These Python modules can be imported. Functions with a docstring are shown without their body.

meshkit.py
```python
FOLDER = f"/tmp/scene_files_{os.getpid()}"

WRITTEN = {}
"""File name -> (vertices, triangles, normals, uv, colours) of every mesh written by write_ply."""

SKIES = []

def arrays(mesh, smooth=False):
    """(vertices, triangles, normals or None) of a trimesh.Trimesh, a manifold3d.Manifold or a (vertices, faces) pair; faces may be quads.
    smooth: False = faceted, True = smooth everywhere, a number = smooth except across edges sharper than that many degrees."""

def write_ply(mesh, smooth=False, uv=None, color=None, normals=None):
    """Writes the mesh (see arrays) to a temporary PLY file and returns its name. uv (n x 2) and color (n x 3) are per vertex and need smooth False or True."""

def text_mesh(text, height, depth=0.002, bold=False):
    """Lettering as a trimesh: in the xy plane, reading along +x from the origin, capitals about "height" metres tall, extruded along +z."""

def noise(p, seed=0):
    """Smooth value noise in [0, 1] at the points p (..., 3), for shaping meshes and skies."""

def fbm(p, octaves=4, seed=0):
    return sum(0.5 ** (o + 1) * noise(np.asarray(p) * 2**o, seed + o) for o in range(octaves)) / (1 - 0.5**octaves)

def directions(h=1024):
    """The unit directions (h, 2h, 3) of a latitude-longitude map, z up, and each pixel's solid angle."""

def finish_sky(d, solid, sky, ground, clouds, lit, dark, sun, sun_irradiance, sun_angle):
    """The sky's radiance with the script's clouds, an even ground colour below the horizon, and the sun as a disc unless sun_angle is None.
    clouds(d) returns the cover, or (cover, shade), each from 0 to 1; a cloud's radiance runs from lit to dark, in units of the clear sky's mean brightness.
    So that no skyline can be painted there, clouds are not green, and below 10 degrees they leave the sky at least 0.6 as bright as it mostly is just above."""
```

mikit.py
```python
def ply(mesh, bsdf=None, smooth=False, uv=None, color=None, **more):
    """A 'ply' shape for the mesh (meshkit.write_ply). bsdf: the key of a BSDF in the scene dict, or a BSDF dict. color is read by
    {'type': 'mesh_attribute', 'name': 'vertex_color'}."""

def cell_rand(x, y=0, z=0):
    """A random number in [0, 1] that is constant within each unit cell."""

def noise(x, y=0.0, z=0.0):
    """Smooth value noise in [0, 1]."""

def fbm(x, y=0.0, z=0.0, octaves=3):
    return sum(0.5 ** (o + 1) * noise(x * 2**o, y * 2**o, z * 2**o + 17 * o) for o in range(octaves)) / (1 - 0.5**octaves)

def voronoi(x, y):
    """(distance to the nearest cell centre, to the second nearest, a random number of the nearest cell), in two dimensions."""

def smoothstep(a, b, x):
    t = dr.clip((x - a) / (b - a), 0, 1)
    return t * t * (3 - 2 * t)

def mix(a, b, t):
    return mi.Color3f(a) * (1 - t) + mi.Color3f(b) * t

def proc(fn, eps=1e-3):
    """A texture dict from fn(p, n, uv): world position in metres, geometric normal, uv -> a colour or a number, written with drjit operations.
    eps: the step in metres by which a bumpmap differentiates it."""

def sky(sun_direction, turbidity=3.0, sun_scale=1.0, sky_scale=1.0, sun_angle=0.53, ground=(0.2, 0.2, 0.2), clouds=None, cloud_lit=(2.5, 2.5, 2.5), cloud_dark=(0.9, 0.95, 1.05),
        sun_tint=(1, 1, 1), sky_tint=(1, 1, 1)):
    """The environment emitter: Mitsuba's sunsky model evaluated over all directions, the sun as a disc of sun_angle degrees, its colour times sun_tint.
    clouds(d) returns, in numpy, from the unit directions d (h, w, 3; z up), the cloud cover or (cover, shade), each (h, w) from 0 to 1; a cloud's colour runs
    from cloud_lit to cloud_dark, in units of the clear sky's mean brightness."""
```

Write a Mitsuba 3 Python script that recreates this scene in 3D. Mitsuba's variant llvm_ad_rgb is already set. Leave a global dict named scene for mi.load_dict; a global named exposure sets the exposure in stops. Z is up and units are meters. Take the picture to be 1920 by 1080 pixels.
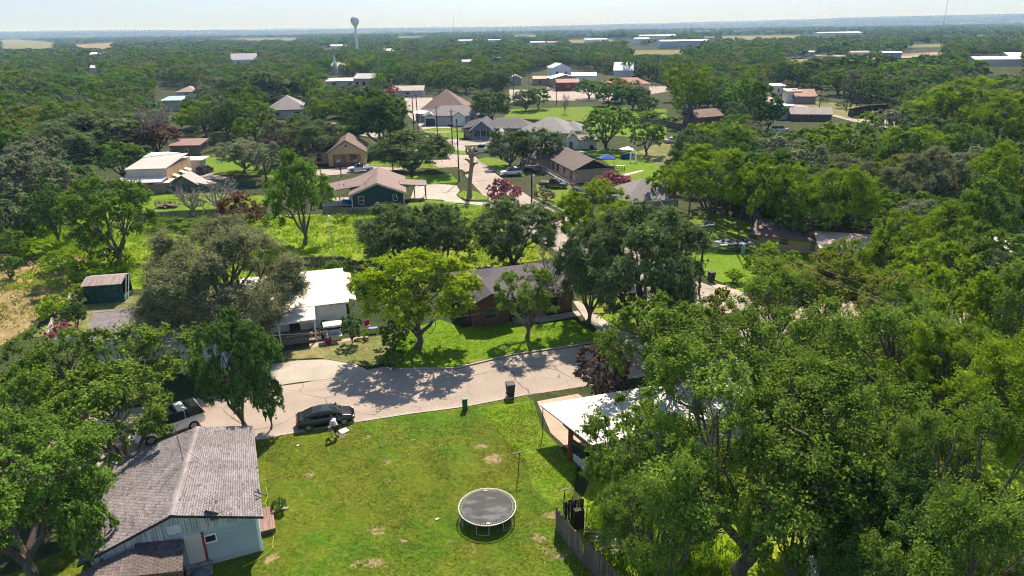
import math, random
import numpy as np, trimesh, mitsuba as mi, drjit as dr, mikit, meshkit
from mikit import noise, fbm, voronoi, cell_rand, smoothstep, mix
T = mi.ScalarTransform4f
scene, labels = {}, {}

# ---------------------------------------------------------------- camera, sky, exposure, haze
PITCH, ROLL = math.atan(488 / 1280), math.radians(0.85)
FW = np.array([0, math.cos(PITCH), -math.sin(PITCH)])
UP0 = np.cross([1.0, 0, 0], FW)
UP = math.sin(ROLL) * np.array([1.0, 0, 0]) + math.cos(ROLL) * UP0
EYE = np.array([0, 0, 30.0])
scene['camera'] = {'type': 'perspective', 'fov': 2 * math.degrees(math.atan(960 / 1280)), 'fov_axis': 'x', 'near_clip': 0.5, 'far_clip': 60000.0,
                   'to_world': T().look_at(origin=EYE.tolist(), target=(EYE + FW).tolist(), up=UP.tolist()), 'medium': {'type': 'ref', 'id': 'haze_air'}}
SUN_AZ, SUN_EL = math.radians(9.0), math.radians(50.0)
SUN = [math.cos(SUN_EL) * math.sin(SUN_AZ), math.cos(SUN_EL) * math.cos(SUN_AZ), math.sin(SUN_EL)]


def thin_cloud(d):
    n = meshkit.fbm(np.stack([d[..., 0] * 3, d[..., 1] * 3, d[..., 2] * 9], -1), 4, 3)
    return 0.12 + 0.22 * n, np.full(d.shape[:2], 0.1)


scene['sky'] = mikit.sky(SUN, turbidity=3.5, sky_scale=0.7, clouds=thin_cloud, cloud_lit=(1.45, 1.56, 1.70), cloud_dark=(1.1, 1.15, 1.25), sun_tint=(0.98, 0.98, 1.0))
exposure = 2.65
scene['haze_air'] = {'type': 'homogeneous', 'albedo': {'type': 'rgb', 'value': [0.88, 0.94, 1.0]}, 'sigma_t': {'type': 'rgb', 'value': [0.5e-4, 0.82e-4, 1.5e-4]}}
scene['haze'] = {'type': 'cube', 'to_world': T().translate([0, 9000, 76]).scale([16000, 12000, 83]), 'bsdf': {'type': 'null'}, 'interior': {'type': 'ref', 'id': 'haze_air'}}
labels['haze'] = {'label': 'thin blue summer haze over the far plain', 'category': 'haze', 'kind': 'stuff'}

# ---------------------------------------------------------------- materials
PAL = [(.155, .250, .038), (.140, .205, .076), (.200, .230, .115), (.215, .325, .024), (.112, .210, .046), (.215, .255, .150), (.175, .105, .070), (.36, .14, .165), (.145, .255, .040),
       (.260, .410, .026), (.270, .375, .024), (.140, .110, .085), (.215, .250, .046), (.22, .19, .15)]
KIND = {k: i for i, k in enumerate('pecan oak olive bright dark pale rust pink mid weed bright2 plum tan dead'.split())}


def leaf_fn(p, n, uv):
    k = dr.floor(uv.y)
    c = mi.Color3f(0)
    for i, q in enumerate(PAL):
        c = dr.select(dr.abs(k - i) < 0.5, mi.Color3f(q), c)
    big = noise(p.x * .13, p.y * .13, p.z * .1)
    med = noise(p.x * .55 + 7, p.y * .55, p.z * .55)
    r = uv.x
    v = 0.66 + 0.86 * r + 0.45 * (med - .5) + 0.35 * (big - .5)
    c = c * v
    warm = smoothstep(.55, 1., r) * .5 * med
    return c * mi.Color3f(1 + .45 * warm, 1 + .12 * warm, 1 - .3 * warm)


scene['leaf'] = {'type': 'principledthin', 'base_color': mikit.proc(leaf_fn), 'roughness': 0.3, 'diff_trans': 0.6, 'eta': 1.5}


def painted_fn(p, n, uv):
    k = dr.floor(uv.x)
    r = dr.floor(k / 4096.)
    g = dr.floor((k - r * 4096.) / 64.)
    b = k - r * 4096. - g * 64.
    c = mi.Color3f(dr.square(r / 63.), dr.square(g / 63.), dr.square(b / 63.))
    m = dr.floor(uv.y)
    is_ = lambda i: dr.abs(m - i) < 0.5
    h = dr.sqrt(n.x * n.x + n.y * n.y)
    flat = h < .05
    hs = dr.maximum(h, .05)
    al = dr.select(flat, p.x * .96 + p.y * .279, (p.y * n.x - p.x * n.y) / hs)
    s = dr.select(flat, p.y * .96 - p.x * .279, p.z / hs)
    grime = fbm(p.x * .6, p.y * .6, p.z * .6)
    fine = noise(p.x * 7, p.y * 7, p.z * 7)
    v = .86 + .2 * grime + .08 * fine
    # 1 shingles
    row = dr.floor(s / .15)
    tab = al / .32 + .5 * (row - 2 * dr.floor(row * .5))
    fr = s / .15 - row
    sh = (.74 + .34 * cell_rand(tab, row) + .22 * (grime - .5)) * (1 - .35 * smoothstep(.82, 1., fr))
    v = dr.select(is_(1), sh, v)
    # 2 wood
    wd = .62 + .5 * noise(al * 9, s * .7, 3.) + .3 * (noise(al * 40, s * 1.5) - .5) + .2 * (grime - .5)
    v = dr.select(is_(2), wd, v)
    # 3 brick
    br = dr.floor(s / .08)
    bx = al / .22 + .5 * (br - 2 * dr.floor(br * .5))
    fx, fy = bx - dr.floor(bx), s / .08 - br
    mort = dr.select((fx < .06) | (fy < .16), mi.Float(1), mi.Float(0))
    v = dr.select(is_(3), .75 + .45 * cell_rand(bx, br), v)
    # 4 metal sheet with streaks
    v = dr.select(is_(4), .84 + .16 * noise(al * 2.2, s * .25) + .1 * (fine - .5) + .08 * grime, v)
    # 5 concrete
    con = .70 + .42 * fbm(p.x * .8, p.y * .8, p.z * .8) + .12 * (fine - .5)
    v = dr.select(is_(5), con, v)
    # 6 bark
    bk = .55 + .75 * noise(p.x * 11, p.y * 11, p.z * 2.2) * (.6 + .6 * grime)
    v = dr.select(is_(6), bk, v)
    # 7 weathered shingle, tabs are built; blotches and lichen
    lich = smoothstep(.48, .62, fbm(p.x * .9 + 4, p.y * .9, p.z * .9, 4))
    v = dr.select(is_(7), .70 + .18 * lich + .2 * (fine - .5), v)
    # 8 dusty mat
    mt = smoothstep(.45, .8, fbm(p.x * 1.3, p.y * 2.6 + 3, 0., 4))
    v = dr.select(is_(8), .7 + 1.9 * mt + .3 * fine, v)
    out = c * v
    return dr.select(is_(3) & (mort > .5), c * .55 + mi.Color3f(.16, .15, .14), out)


PROC_PAINT = mikit.proc(painted_fn)
scene['painted'] = {'type': 'twosided', 'bsdf': {'type': 'principled', 'base_color': PROC_PAINT, 'roughness': 0.72, 'specular': 0.35}}
scene['sheet_metal'] = {'type': 'twosided', 'bsdf': {'type': 'principled', 'base_color': PROC_PAINT, 'roughness': 0.42, 'specular': 0.6}}
scene['gloss'] = {'type': 'twosided', 'bsdf': {'type': 'principled', 'base_color': PROC_PAINT, 'roughness': 0.16, 'specular': 0.5, 'clearcoat': 1.0, 'clearcoat_gloss': 0.97}}
scene['glass'] = {'type': 'twosided', 'bsdf': {'type': 'principled', 'base_color': {'type': 'rgb', 'value': [0.02, 0.028, 0.03]}, 'roughness': 0.08, 'specular': 0.5}}

TURF = [  # lush and dry colour of: near lawn, trimmed lawns, meadow, tan field, forest floor, worn yard
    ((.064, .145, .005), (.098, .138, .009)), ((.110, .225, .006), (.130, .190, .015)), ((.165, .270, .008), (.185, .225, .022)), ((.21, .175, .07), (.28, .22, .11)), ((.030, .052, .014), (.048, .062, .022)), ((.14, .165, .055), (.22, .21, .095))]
SPOTS = [(*(-2.43, 44.58), .8), (*(-1.58, 42.90), .9), (*(-8.90, 35.14), .95), (*(-9.61, 32.52), .75), (*(-8.65, 32.50), .75), (*(-8.71, 40.33), .5), (*(-9.87, 42.70), .9), (*(-14.81, 41.21), .5), (*(-8.00, 45.59), .5), (*(1.44, 34.44), 1.1), (*(2.66, 32.80), 1.3), (*(2.41, 36.68), .8), (*(-18.97, 44.51), .8), (*(-11.49, 45.98), .5), (*(-5.72, 34.12), .4), (*(-7.08, 34.29), .4), (*(-14.98, 32.93), .9), (*(-13.67, 46.34), .6)]


def turf_fn(p, n, uv):
    k = dr.floor(uv.y)
    a, b = mi.Color3f(0), mi.Color3f(0)
    for i, q in enumerate(TURF):
        s = dr.abs(k - i) < .5
        a, b = dr.select(s, mi.Color3f(q[0]), a), dr.select(s, mi.Color3f(q[1]), b)
    x, y = p.x, p.y
    far = dr.clip(dr.sqrt(x * x + y * y) / 400., .35, 6.)
    big = fbm(x * .09, y * .09, 0., 4)
    med = fbm(x * .75, y * .75, 5., 4)
    fine = noise(x * 6.5, y * 6.5, 1.)
    fin2 = noise(x * 17, y * 17, 2.)
    t = smoothstep(.38, .66, big * .55 + med * .5)
    c = mix(a, b, t) * (.62 + .5 * fine * (.5 + fin2) + .35 * (med - .4))
    lawn = k < .5
    # near lawn: tired golden middle, bare spots, faint mower lanes
    gold = dr.exp(-(dr.square((x + 1.2) / 2.2) + dr.square((y - 42.) / 4.))) * .8 + smoothstep(.5, .7, big) * .35
    lane = .90 + .16 * noise((x * .94 + y * .34) * 1.3, (y * .94 - x * .34) * .05)
    c = dr.select(lawn, mix(c, mi.Color3f(.108, .116, .009) * (.65 + .5 * fine), dr.clip(gold, 0, .6)) * lane, c)
    bare = mi.Float(0)
    for sx, sy, sr in SPOTS:
        dx, dy = x - sx, y - sy
        bare = dr.maximum(bare, dr.exp(-(dx * dx * .7 + dy * dy * 1.6) / (sr * sr)))
    bare = .85 * smoothstep(.52, .86, bare * .75 + (med - .5) * .9 + (fine - .5) * .35)
    speck = smoothstep(.70, .95, fbm(x * 1.9, y * 1.9, 9., 3)) * .8
    bare = dr.select(lawn, dr.maximum(bare, speck * .4), dr.select(k < 2.5, speck * .25, mi.Float(0)))
    dirt = mix(mi.Color3f(.22, .165, .09), mi.Color3f(.31, .245, .16), fine)
    c = mix(c, dirt, bare)
    # distant plain: mottled tree cover and pale fields, all large
    dist = dr.sqrt(x * x + y * y)
    wood = fbm(x * .0035, y * .0035, 3., 5)
    clump = fbm(x * .02, y * .02, 0., 3)
    field = mix(mi.Color3f(.10, .12, .045), mi.Color3f(.19, .17, .09), noise(x * .0016, y * .003, 2.))
    plain = mix(mi.Color3f(.022, .045, .016) * (.5 + clump), field, smoothstep(.66, .72, wood + .15 * (clump - .5)))
    return dr.select(k > 5.5, plain, c)


def turf_h(p, n, uv):
    return .05 * noise(p.x * 8, p.y * 8) + .06 * fbm(p.x * 2.2, p.y * 2.2)


scene['turf'] = {'type': 'twosided', 'bsdf': {'type': 'bumpmap', 'scale': 1.0, 'arbitrary': mikit.proc(turf_h, eps=.03), 'bsdf': {'type': 'principled', 'base_color': mikit.proc(turf_fn), 'roughness': .9, 'specular': .15}}}


def road_fn(p, n, uv):
    x, y = p.x, p.y
    a, c = x * .96 + y * .279, y * .96 - x * .279
    med = fbm(x * .5, y * .5, 0., 4)
    fine = noise(x * 22, y * 22)
    wx, wy = x + 1.6 * fbm(x * .5, y * .5, 3.), y + 1.6 * fbm(x * .5 + 9, y * .5, 5.)
    f, s, w = voronoi(wx * .14, wy * .24)
    crack = (1 - smoothstep(.008, .024, s - f)) * smoothstep(.30, .48, noise(x * .13, y * .13, 7.))
    f2, s2, w2 = voronoi(wx * .42 + 5, wy * .5)
    crack = dr.maximum(crack, .7 * (1 - smoothstep(.01, .03, s2 - f2)) * smoothstep(.55, .7, noise(x * .22 + 3, y * .22, 2.)))
    lane = smoothstep(.35, .75, noise(a * .05, c * .9, 2.))
    col = mix(mi.Color3f(.285, .248, .220), mi.Color3f(.365, .325, .292), med) * (.90 + .2 * fine) * (.94 + .1 * lane)
    rust = smoothstep(.58, .72, fbm(x * .9, y * .9, 11., 3)) * (1 - smoothstep(54.2, 57., y - x * .29 + 2.2)) * .7
    col = mix(col, mi.Color3f(.32, .21, .13), rust * .32)
    return mix(col, mi.Color3f(.06, .052, .048), crack * .7)


scene['paving'] = {'type': 'twosided', 'bsdf': {'type': 'principled', 'base_color': mikit.proc(road_fn), 'roughness': .85, 'specular': .25}}

# ---------------------------------------------------------------- mesh helpers: a mesh is (V, F)
def box(x0, x1, y0, y1, z0, z1):
    v = np.array([[x, y, z] for x in (x0, x1) for y in (y0, y1) for z in (z0, z1)], float)
    f = np.array([[0, 1, 3], [0, 3, 2], [4, 6, 7], [4, 7, 5], [0, 4, 5], [0, 5, 1], [2, 3, 7], [2, 7, 6], [0, 2, 6], [0, 6, 4], [1, 5, 7], [1, 7, 3]])
    return v, f


def join(ms):
    vs, fs, o = [], [], 0
    for v, f in ms:
        vs.append(v); fs.append(f + o); o += len(v)
    return np.vstack(vs), np.vstack(fs)


def xf(m, x=0, y=0, z=0, yaw=0, s=1, pitch=0):
    v = m[0] * s
    if pitch:
        c, q = math.cos(pitch), math.sin(pitch)
        v = v @ np.array([[c, 0, -q], [0, 1, 0], [q, 0, c]])
    c, q = math.cos(yaw), math.sin(yaw)
    v = v @ np.array([[c, q, 0], [-q, c, 0], [0, 0, 1.0]])
    return v + np.array([x, y, z]), m[1]


def tube(pts, rad, n=6, cap=True):
    p = np.asarray(pts, float)
    r = np.broadcast_to(np.asarray(rad, float), (len(p),))
    t = np.gradient(p, axis=0)
    t /= np.linalg.norm(t, axis=1, keepdims=True) + 1e-9
    ref = np.where(np.abs(t[:, 2:]) < .9, [0, 0, 1.0], [1.0, 0, 0])
    a = np.cross(t, ref); a /= np.linalg.norm(a, axis=1, keepdims=True) + 1e-9
    b = np.cross(t, a)
    g = np.arange(n) * 2 * np.pi / n
    v = (p[:, None] + r[:, None, None] * (np.cos(g)[None, :, None] * a[:, None] + np.sin(g)[None, :, None] * b[:, None])).reshape(-1, 3)
    i, j = np.meshgrid(np.arange(len(p) - 1), np.arange(n), indexing='ij')
    q = np.stack([i * n + j, i * n + (j + 1) % n, (i + 1) * n + (j + 1) % n, (i + 1) * n + j], -1).reshape(-1, 4)
    f = np.vstack([q[:, [0, 2, 1]], q[:, [0, 3, 2]]])
    if cap:
        m = len(p) - 1
        v = np.vstack([v, p[:1], p[-1:]])
        k = np.arange(n); k2 = (k + 1) % n
        f = np.vstack([f, np.stack([k, k2, k * 0 + len(v) - 2], 1), np.stack([m * n + k2, m * n + k, k * 0 + len(v) - 1], 1)])
    return v, f


def prism(poly, z0, z1):
    """a plan polygon (any winding, may be concave) as a slab"""
    from shapely.geometry import Polygon
    g = Polygon(poly)
    if g.exterior.is_ccw is False:
        g = Polygon(list(g.exterior.coords)[::-1])
    m = trimesh.creation.extrude_polygon(g, z1 - z0, engine='earcut')
    return np.array(m.vertices) + [0, 0, z0], np.array(m.faces)


def plan(poly, z):
    """a plan polygon as a single sheet"""
    from shapely.geometry import Polygon
    v, f = trimesh.creation.triangulate_polygon(Polygon(poly), engine='earcut')
    v = np.c_[v, np.full(len(v), z)]
    n = np.cross(v[f[:, 1]] - v[f[:, 0]], v[f[:, 2]] - v[f[:, 0]])[:, 2]
    f = np.where(n[:, None] < 0, f[:, ::-1], f)
    return v, f


def quad_slab(pts, th):
    """four corners (counter-clockwise from above) thickened downwards"""
    p = np.asarray(pts, float)
    n = len(p)
    v = np.vstack([p, p - [0, 0, th]])
    f = [[0, i, i + 1] for i in range(1, n - 1)] + [[n, n + i + 1, n + i] for i in range(1, n - 1)]
    for i in range(n):
        j = (i + 1) % n
        f += [[i, n + i, n + j], [i, n + j, j]]
    return v, np.array(f)


def disc(x, y, z, r, n=16, h=.05, axis='z'):
    g = np.arange(n) * 2 * np.pi / n
    ring = np.c_[np.cos(g) * r, np.sin(g) * r]
    v = np.vstack([np.c_[ring, np.full(n, -h / 2)], np.c_[ring, np.full(n, h / 2)], [[0, 0, -h / 2], [0, 0, h / 2]]])
    k = np.arange(n); k2 = (k + 1) % n
    f = np.vstack([np.c_[k, k2, k2 + n], np.c_[k, k2 + n, k + n], np.c_[k2, k, k * 0 + 2 * n], np.c_[k + n, k2 + n, k * 0 + 2 * n + 1]])
    if axis == 'y':
        v = v[:, [0, 2, 1]]; f = f[:, ::-1]
    if axis == 'x':
        v = v[:, [2, 0, 1]]
    return v + [x, y, z], f


def ball(x, y, z, r, n=2, sz=1.0):
    m = trimesh.creation.icosphere(subdivisions=n, radius=1)
    return np.array(m.vertices) * [r, r, r * sz] + [x, y, z], np.array(m.faces)


def rbox(x0, x1, y0, y1, z0, z1, c=.05):
    """box with chamfered edges"""
    p = []
    for i, X in enumerate((x0, x1)):
        for j, Y in enumerate((y0, y1)):
            for k, Z in enumerate((z0, z1)):
                sx, sy, sz = (1 - 2 * i) * c, (1 - 2 * j) * c, (1 - 2 * k) * c
                p += [(X + sx, Y + sy, Z), (X + sx, Y, Z + sz), (X, Y + sy, Z + sz)]
    h = trimesh.convex.convex_hull(np.array(p))
    return np.array(h.vertices), np.array(h.faces)


# ---------------------------------------------------------------- entries
COUNT = {}


def numbered(k):
    i = COUNT.get(k, 0)
    COUNT[k] = i + 1
    return k if i == 0 else f'{k}_{i:03d}'


def pack(c):
    r, g, b = (int(round(min(1, max(0, x)) ** .5 * 63)) for x in c)
    return r * 4096 + g * 64 + b + .5


def ent(m, color=(.5, .5, .5), mode=0, bsdf='painted', smooth=False):
    n = len(m[0])
    return mikit.ply(m, bsdf, smooth=smooth, uv=np.tile([pack(color), mode + .5], (n, 1)))


def ent_multi(parts, bsdf='painted', smooth=False):
    """[(mesh, color, mode)] of one material as one mesh"""
    uv = np.vstack([np.tile([pack(c), md + .5], (len(m[0]), 1)) for m, c, md in parts])
    return mikit.ply(join([m for m, _, _ in parts]), bsdf, smooth=smooth, uv=uv)


def thing(name, label, cat, group=None):
    k = numbered(name)
    labels[k] = {'label': label, 'category': cat}
    if group: labels[k]['group'] = group
    return k


def part(parent, name, m, color=(.5, .5, .5), mode=0, bsdf='painted', smooth=False, label=None, kind=None):
    k = numbered(parent + '__' + name)
    scene[k] = ent(m, color, mode, bsdf, smooth)
    if label or kind:
        labels[k] = {}
        if label: labels[k]['label'] = label
        if kind: labels[k]['kind'] = kind
    return k


def solo(name, m, label, cat, color=(.5, .5, .5), mode=0, bsdf='painted', smooth=False, group=None):
    k = thing(name, label, cat, group)
    scene[k] = ent(m, color, mode, bsdf, smooth)
    return k


def struct(name, m, color=(.5, .5, .5), mode=0, bsdf='painted', label=None):
    k = numbered(name)
    scene[k] = ent(m, color, mode, bsdf)
    labels[k] = {'kind': 'structure'}
    if label: labels[k]['label'] = label
    return k


def turf(name, poly, z, mode, thick=True, label=None):
    return struct(name, prism(poly, -.05, z) if thick else plan(poly, z), (.1, .1, .1), mode, 'turf', label)


AX = math.radians(16.2)
UX, UY = np.array([math.cos(AX), math.sin(AX)]), np.array([-math.sin(AX), math.cos(AX)])

# ---------------------------------------------------------------- ground, streets, lawns
RIDGE = ([-60, -37, -20, 0, 20, 37, 60], [86, 82, 60, 53, 80, 122, 120])


def terrain(xs, ys):
    X, Y = np.meshgrid(xs, ys)
    d = np.hypot(X, Y)
    az = np.degrees(np.arctan2(X, Y))
    amp = np.interp(az, *RIDGE)
    t = np.clip((d - 5200) / 7200, 0, 1)
    n = meshkit.fbm(np.stack([X / 1700, Y / 1700, X * 0], -1), 5, 2)
    Z = amp * t * t * (3 - 2 * t) * (.72 + .5 * n) * (Y > 0) + 6 * (n - .5) * np.clip((d - 2500) / 2500, 0, 1)
    i, j = np.meshgrid(np.arange(len(ys) - 1), np.arange(len(xs) - 1), indexing='ij')
    w = len(xs)
    q = np.stack([i * w + j, i * w + j + 1, (i + 1) * w + j + 1, (i + 1) * w + j], -1).reshape(-1, 4)
    return np.stack([X, Y, Z], -1).reshape(-1, 3), np.vstack([q[:, [0, 1, 2]], q[:, [0, 2, 3]]])


near = (np.array([[-900, -400, 0], [900, -400, 0], [900, 1000, 0], [-900, 1000, 0.0]]), np.array([[0, 1, 2], [0, 2, 3]]))
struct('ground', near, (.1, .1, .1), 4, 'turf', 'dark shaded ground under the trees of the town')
g = np.r_[0:200:21j, 0:1:1j]
ax = np.r_[-15500, -13000, -11000, np.linspace(-9500, 9500, 121), 11000, 13000, 15500]
ay = np.r_[-2500, -1200, np.linspace(0, 16000, 129), 20000]
v, f = terrain(ax, ay)
v[:, 2] -= .6
struct('plain', (v, f), (.1, .1, .1), 6, 'turf', 'wooded plain and low hills fading to the horizon')

FIELDS = [[(-5265.9, 7558.4), (-1771.9, 2850.7), (-1003.8, 1600.1), (-1185.9, 1692.7)], [(-1339.0, 2216.9), (-1394.1, 2575.9), (-825.1, 1509.2), (-757.8, 1339.7)], [(157.1, 938.2), (230.2, 925.4), (193.1, 774.7), (133.9, 798.4)], [(-1335.0, 3553.4), (-961.9, 3341.4), (-696.6, 2416.2), (-950.2, 2525.4)], [(-496.0, 3178.4), (-359.1, 3204.0), (-277.9, 2476.5), (-384.5, 2461.1)],
          [(583.6, 2002.6), (796.0, 1982.0), (604.2, 1501.9), (427.0, 1462.6)], [(249.4, 637.6), (316.6, 659.6), (457.2, 760.3), (407.1, 675.9), (278.3, 578.6), (232.9, 583.6)], [(967.8, 2209.3), (1062.8, 2238.6), (782.4, 1645.4), (715.0, 1629.4)], [(557.2, 1010.7), (608.8, 1009.8), (534.3, 884.9), (488.9, 885.6)], [(15.0, 2910.5), (123.8, 2961.5), (92.4, 2210.6), (11.7, 2297.1)], [(139.9, 1781.2), (254.2, 1757.0), (204.7, 1413.3), (108.7, 1383.3)]]
for i, p in enumerate(FIELDS):
    turf('field', p, .35, 3 if i in (1, 6) else 5, False)

ROAD = [(-23.78, 44.28), (-20.48, 45.92), (-14.04, 47.98), (-8.60, 49.47), (-4.22, 50.45), (1.73, 52.53), (4.59, 53.29), (15.3, 56.4), (27.5, 60.0), (60, 69.6), (90, 78), (88, 87), (58, 79), (31, 70.6), (20.4, 66.6), (14.85, 64.26), (6.06, 61.78), (-0.10, 59.96), (-5.39, 57.35), (-12.5, 58.1), (-19.09, 55.18), (-23.31, 54.03), (-42, 48.2), (-70, 40), (-67, 31), (-40, 38.8)]
struct('street', plan(ROAD, .012), (.4, .4, .4), 0, 'paving', 'pale cracked street crossing in front of the lawn')
S2L = [(-50, 330), (-38, 262), (-21.5, 197.1), (-12.7, 160.1), (-5.4, 129.4), (5, 97), (15.5, 68)]
S2R = [(-36, 330), (-25, 255), (-10.6, 178.3), (-2.5, 147), (4, 126), (12, 105), (23, 80.5), (29.5, 71)]
struct('side_street', plan(S2L + S2R[::-1], .008), (.4, .4, .4), 0, 'paving', 'side street running up past the pollarded trunk')
struct('cross_street', plan([(-48.60, 156.37), (-42.02, 149.85), (-30.97, 153.80), (-19.30, 157.30), (-10, 158), (-13, 168), (-22.90, 166.37), (-33.95, 163.08), (-43.93, 157.28), (-50.50, 163.03)], .02), (.4, .4, .4), 0, 'paving', 'street passing the parked white pickup')
struct('cross_street', plan([(-48.5, 213.4), (-26.48, 194.70), (-12.57, 188.76), (-2.36, 190.56), (-2.44, 199.27), (-13.15, 198.30), (-27.8, 204.8), (-50.6, 223.0)], .02), (.4, .4, .4), 0, 'paving', 'pale lane in front of the slate blue house')
struct('highway', plan([(107.9, 320.3), (107.3, 291.6), (110.7, 266.8), (111.5, 225.6), (114.0, 210.2), (125.1, 218.8), (121.0, 241.8), (116.9, 262.3), (113.6, 290.6), (117.8, 335.2)], .03), (.46, .46, .46), 0, 'paving', 'wide pale highway beyond the trees on the right')
struct('parking_lot', plan([(0.0, 302.8), (10.6, 310.5), (31.2, 305.1), (45.1, 305.3), (76.3, 342.3), (83.0, 373.2), (52.9, 378.8), (33.6, 355.6), (0.1, 367.8)], .03), (.46, .46, .46), 0, 'paving', 'pale downtown parking lot')
struct('far_road', plan([(280.4, 711.5), (304.4, 676.3), (347.1, 625.7), (427.1, 709.7), (441.6, 734.1), (362.9, 654.7), (319.4, 710.2), (290.0, 736.1)], .5), (.46, .46, .46), 0, 'paving', 'thin pale road by the mobile homes')

# lawns and yards, each a raised bed with the street kerb in front
turf('lawn', [(-20.36, 45.70), (-14.01, 47.82), (-8.58, 49.30), (-4.21, 50.28), (1.02, 52.09), (1.7, 51.3), (2.2, 47), (4.6, 42), (4.0, 38.6), (2.5, 35.2), (3.9, 32.6), (9, 24), (9, 4), (-40, 4), (-40, 30), (-30, 32), (-22, 40.5)], .10, 0, label='patchy sunlit lawn around the trampoline')
turf('lush_strip', [(-3.2, 50.2), (1.3, 51.2), (2.1, 47), (4.4, 42), (3.9, 39), (2.4, 37.4), (1.2, 39.5), (0.9, 42.6), (-1.2, 46.6)], .104, 1, False, 'fresh lush grass along the carport side')
turf('yard', [(3.9, 32.2), (2.7, 35.3), (4.7, 38.5), (5.6, 41), (12, 41.5), (40, 48), (60, 40), (60, 4), (9.3, 4), (9.3, 24)], .09, 2, label='shaded yard under the big trees')
turf('front_lawn', [(-10.95, 57.63), (-5.42, 57.78), (-0.10, 60.43), (6.10, 62.27), (9.09, 63.30), (9.1, 63.6), (6.6, 68.5), (2.8, 67.4), (-2, 68.6), (-5.2, 66.6), (-8, 69), (-11, 66.5), (-12.5, 60.3)], .10, 1, label='bright front lawn of the black-shingled house')
turf('front_yard', [(-24.03, 59.83), (-18.91, 60.12), (-13.72, 58.15), (-12.8, 58.6), (-12.6, 60), (-11.3, 66), (-15, 64.8), (-20, 62.6), (-25, 61)], .07, 5, label='dry front yard with bare soil')
turf('corner_yard', [(13.2, 64.8), (19.5, 66.8), (14.5, 76), (7.8, 74), (11.3, 65.6)], .08, 2, label='shaded yard by the curved driveway')
turf('meadow', [(-66, 80), (-64.5, 111), (-46, 113), (-44, 115.5), (-30, 116), (-4.0, 119.5), (1.5, 103), (6, 90), (-8, 84), (-14, 79.5), (-27, 80), (-30, 84), (-44, 80)], .06, 2, label='bright weedy vacant lot')
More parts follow.
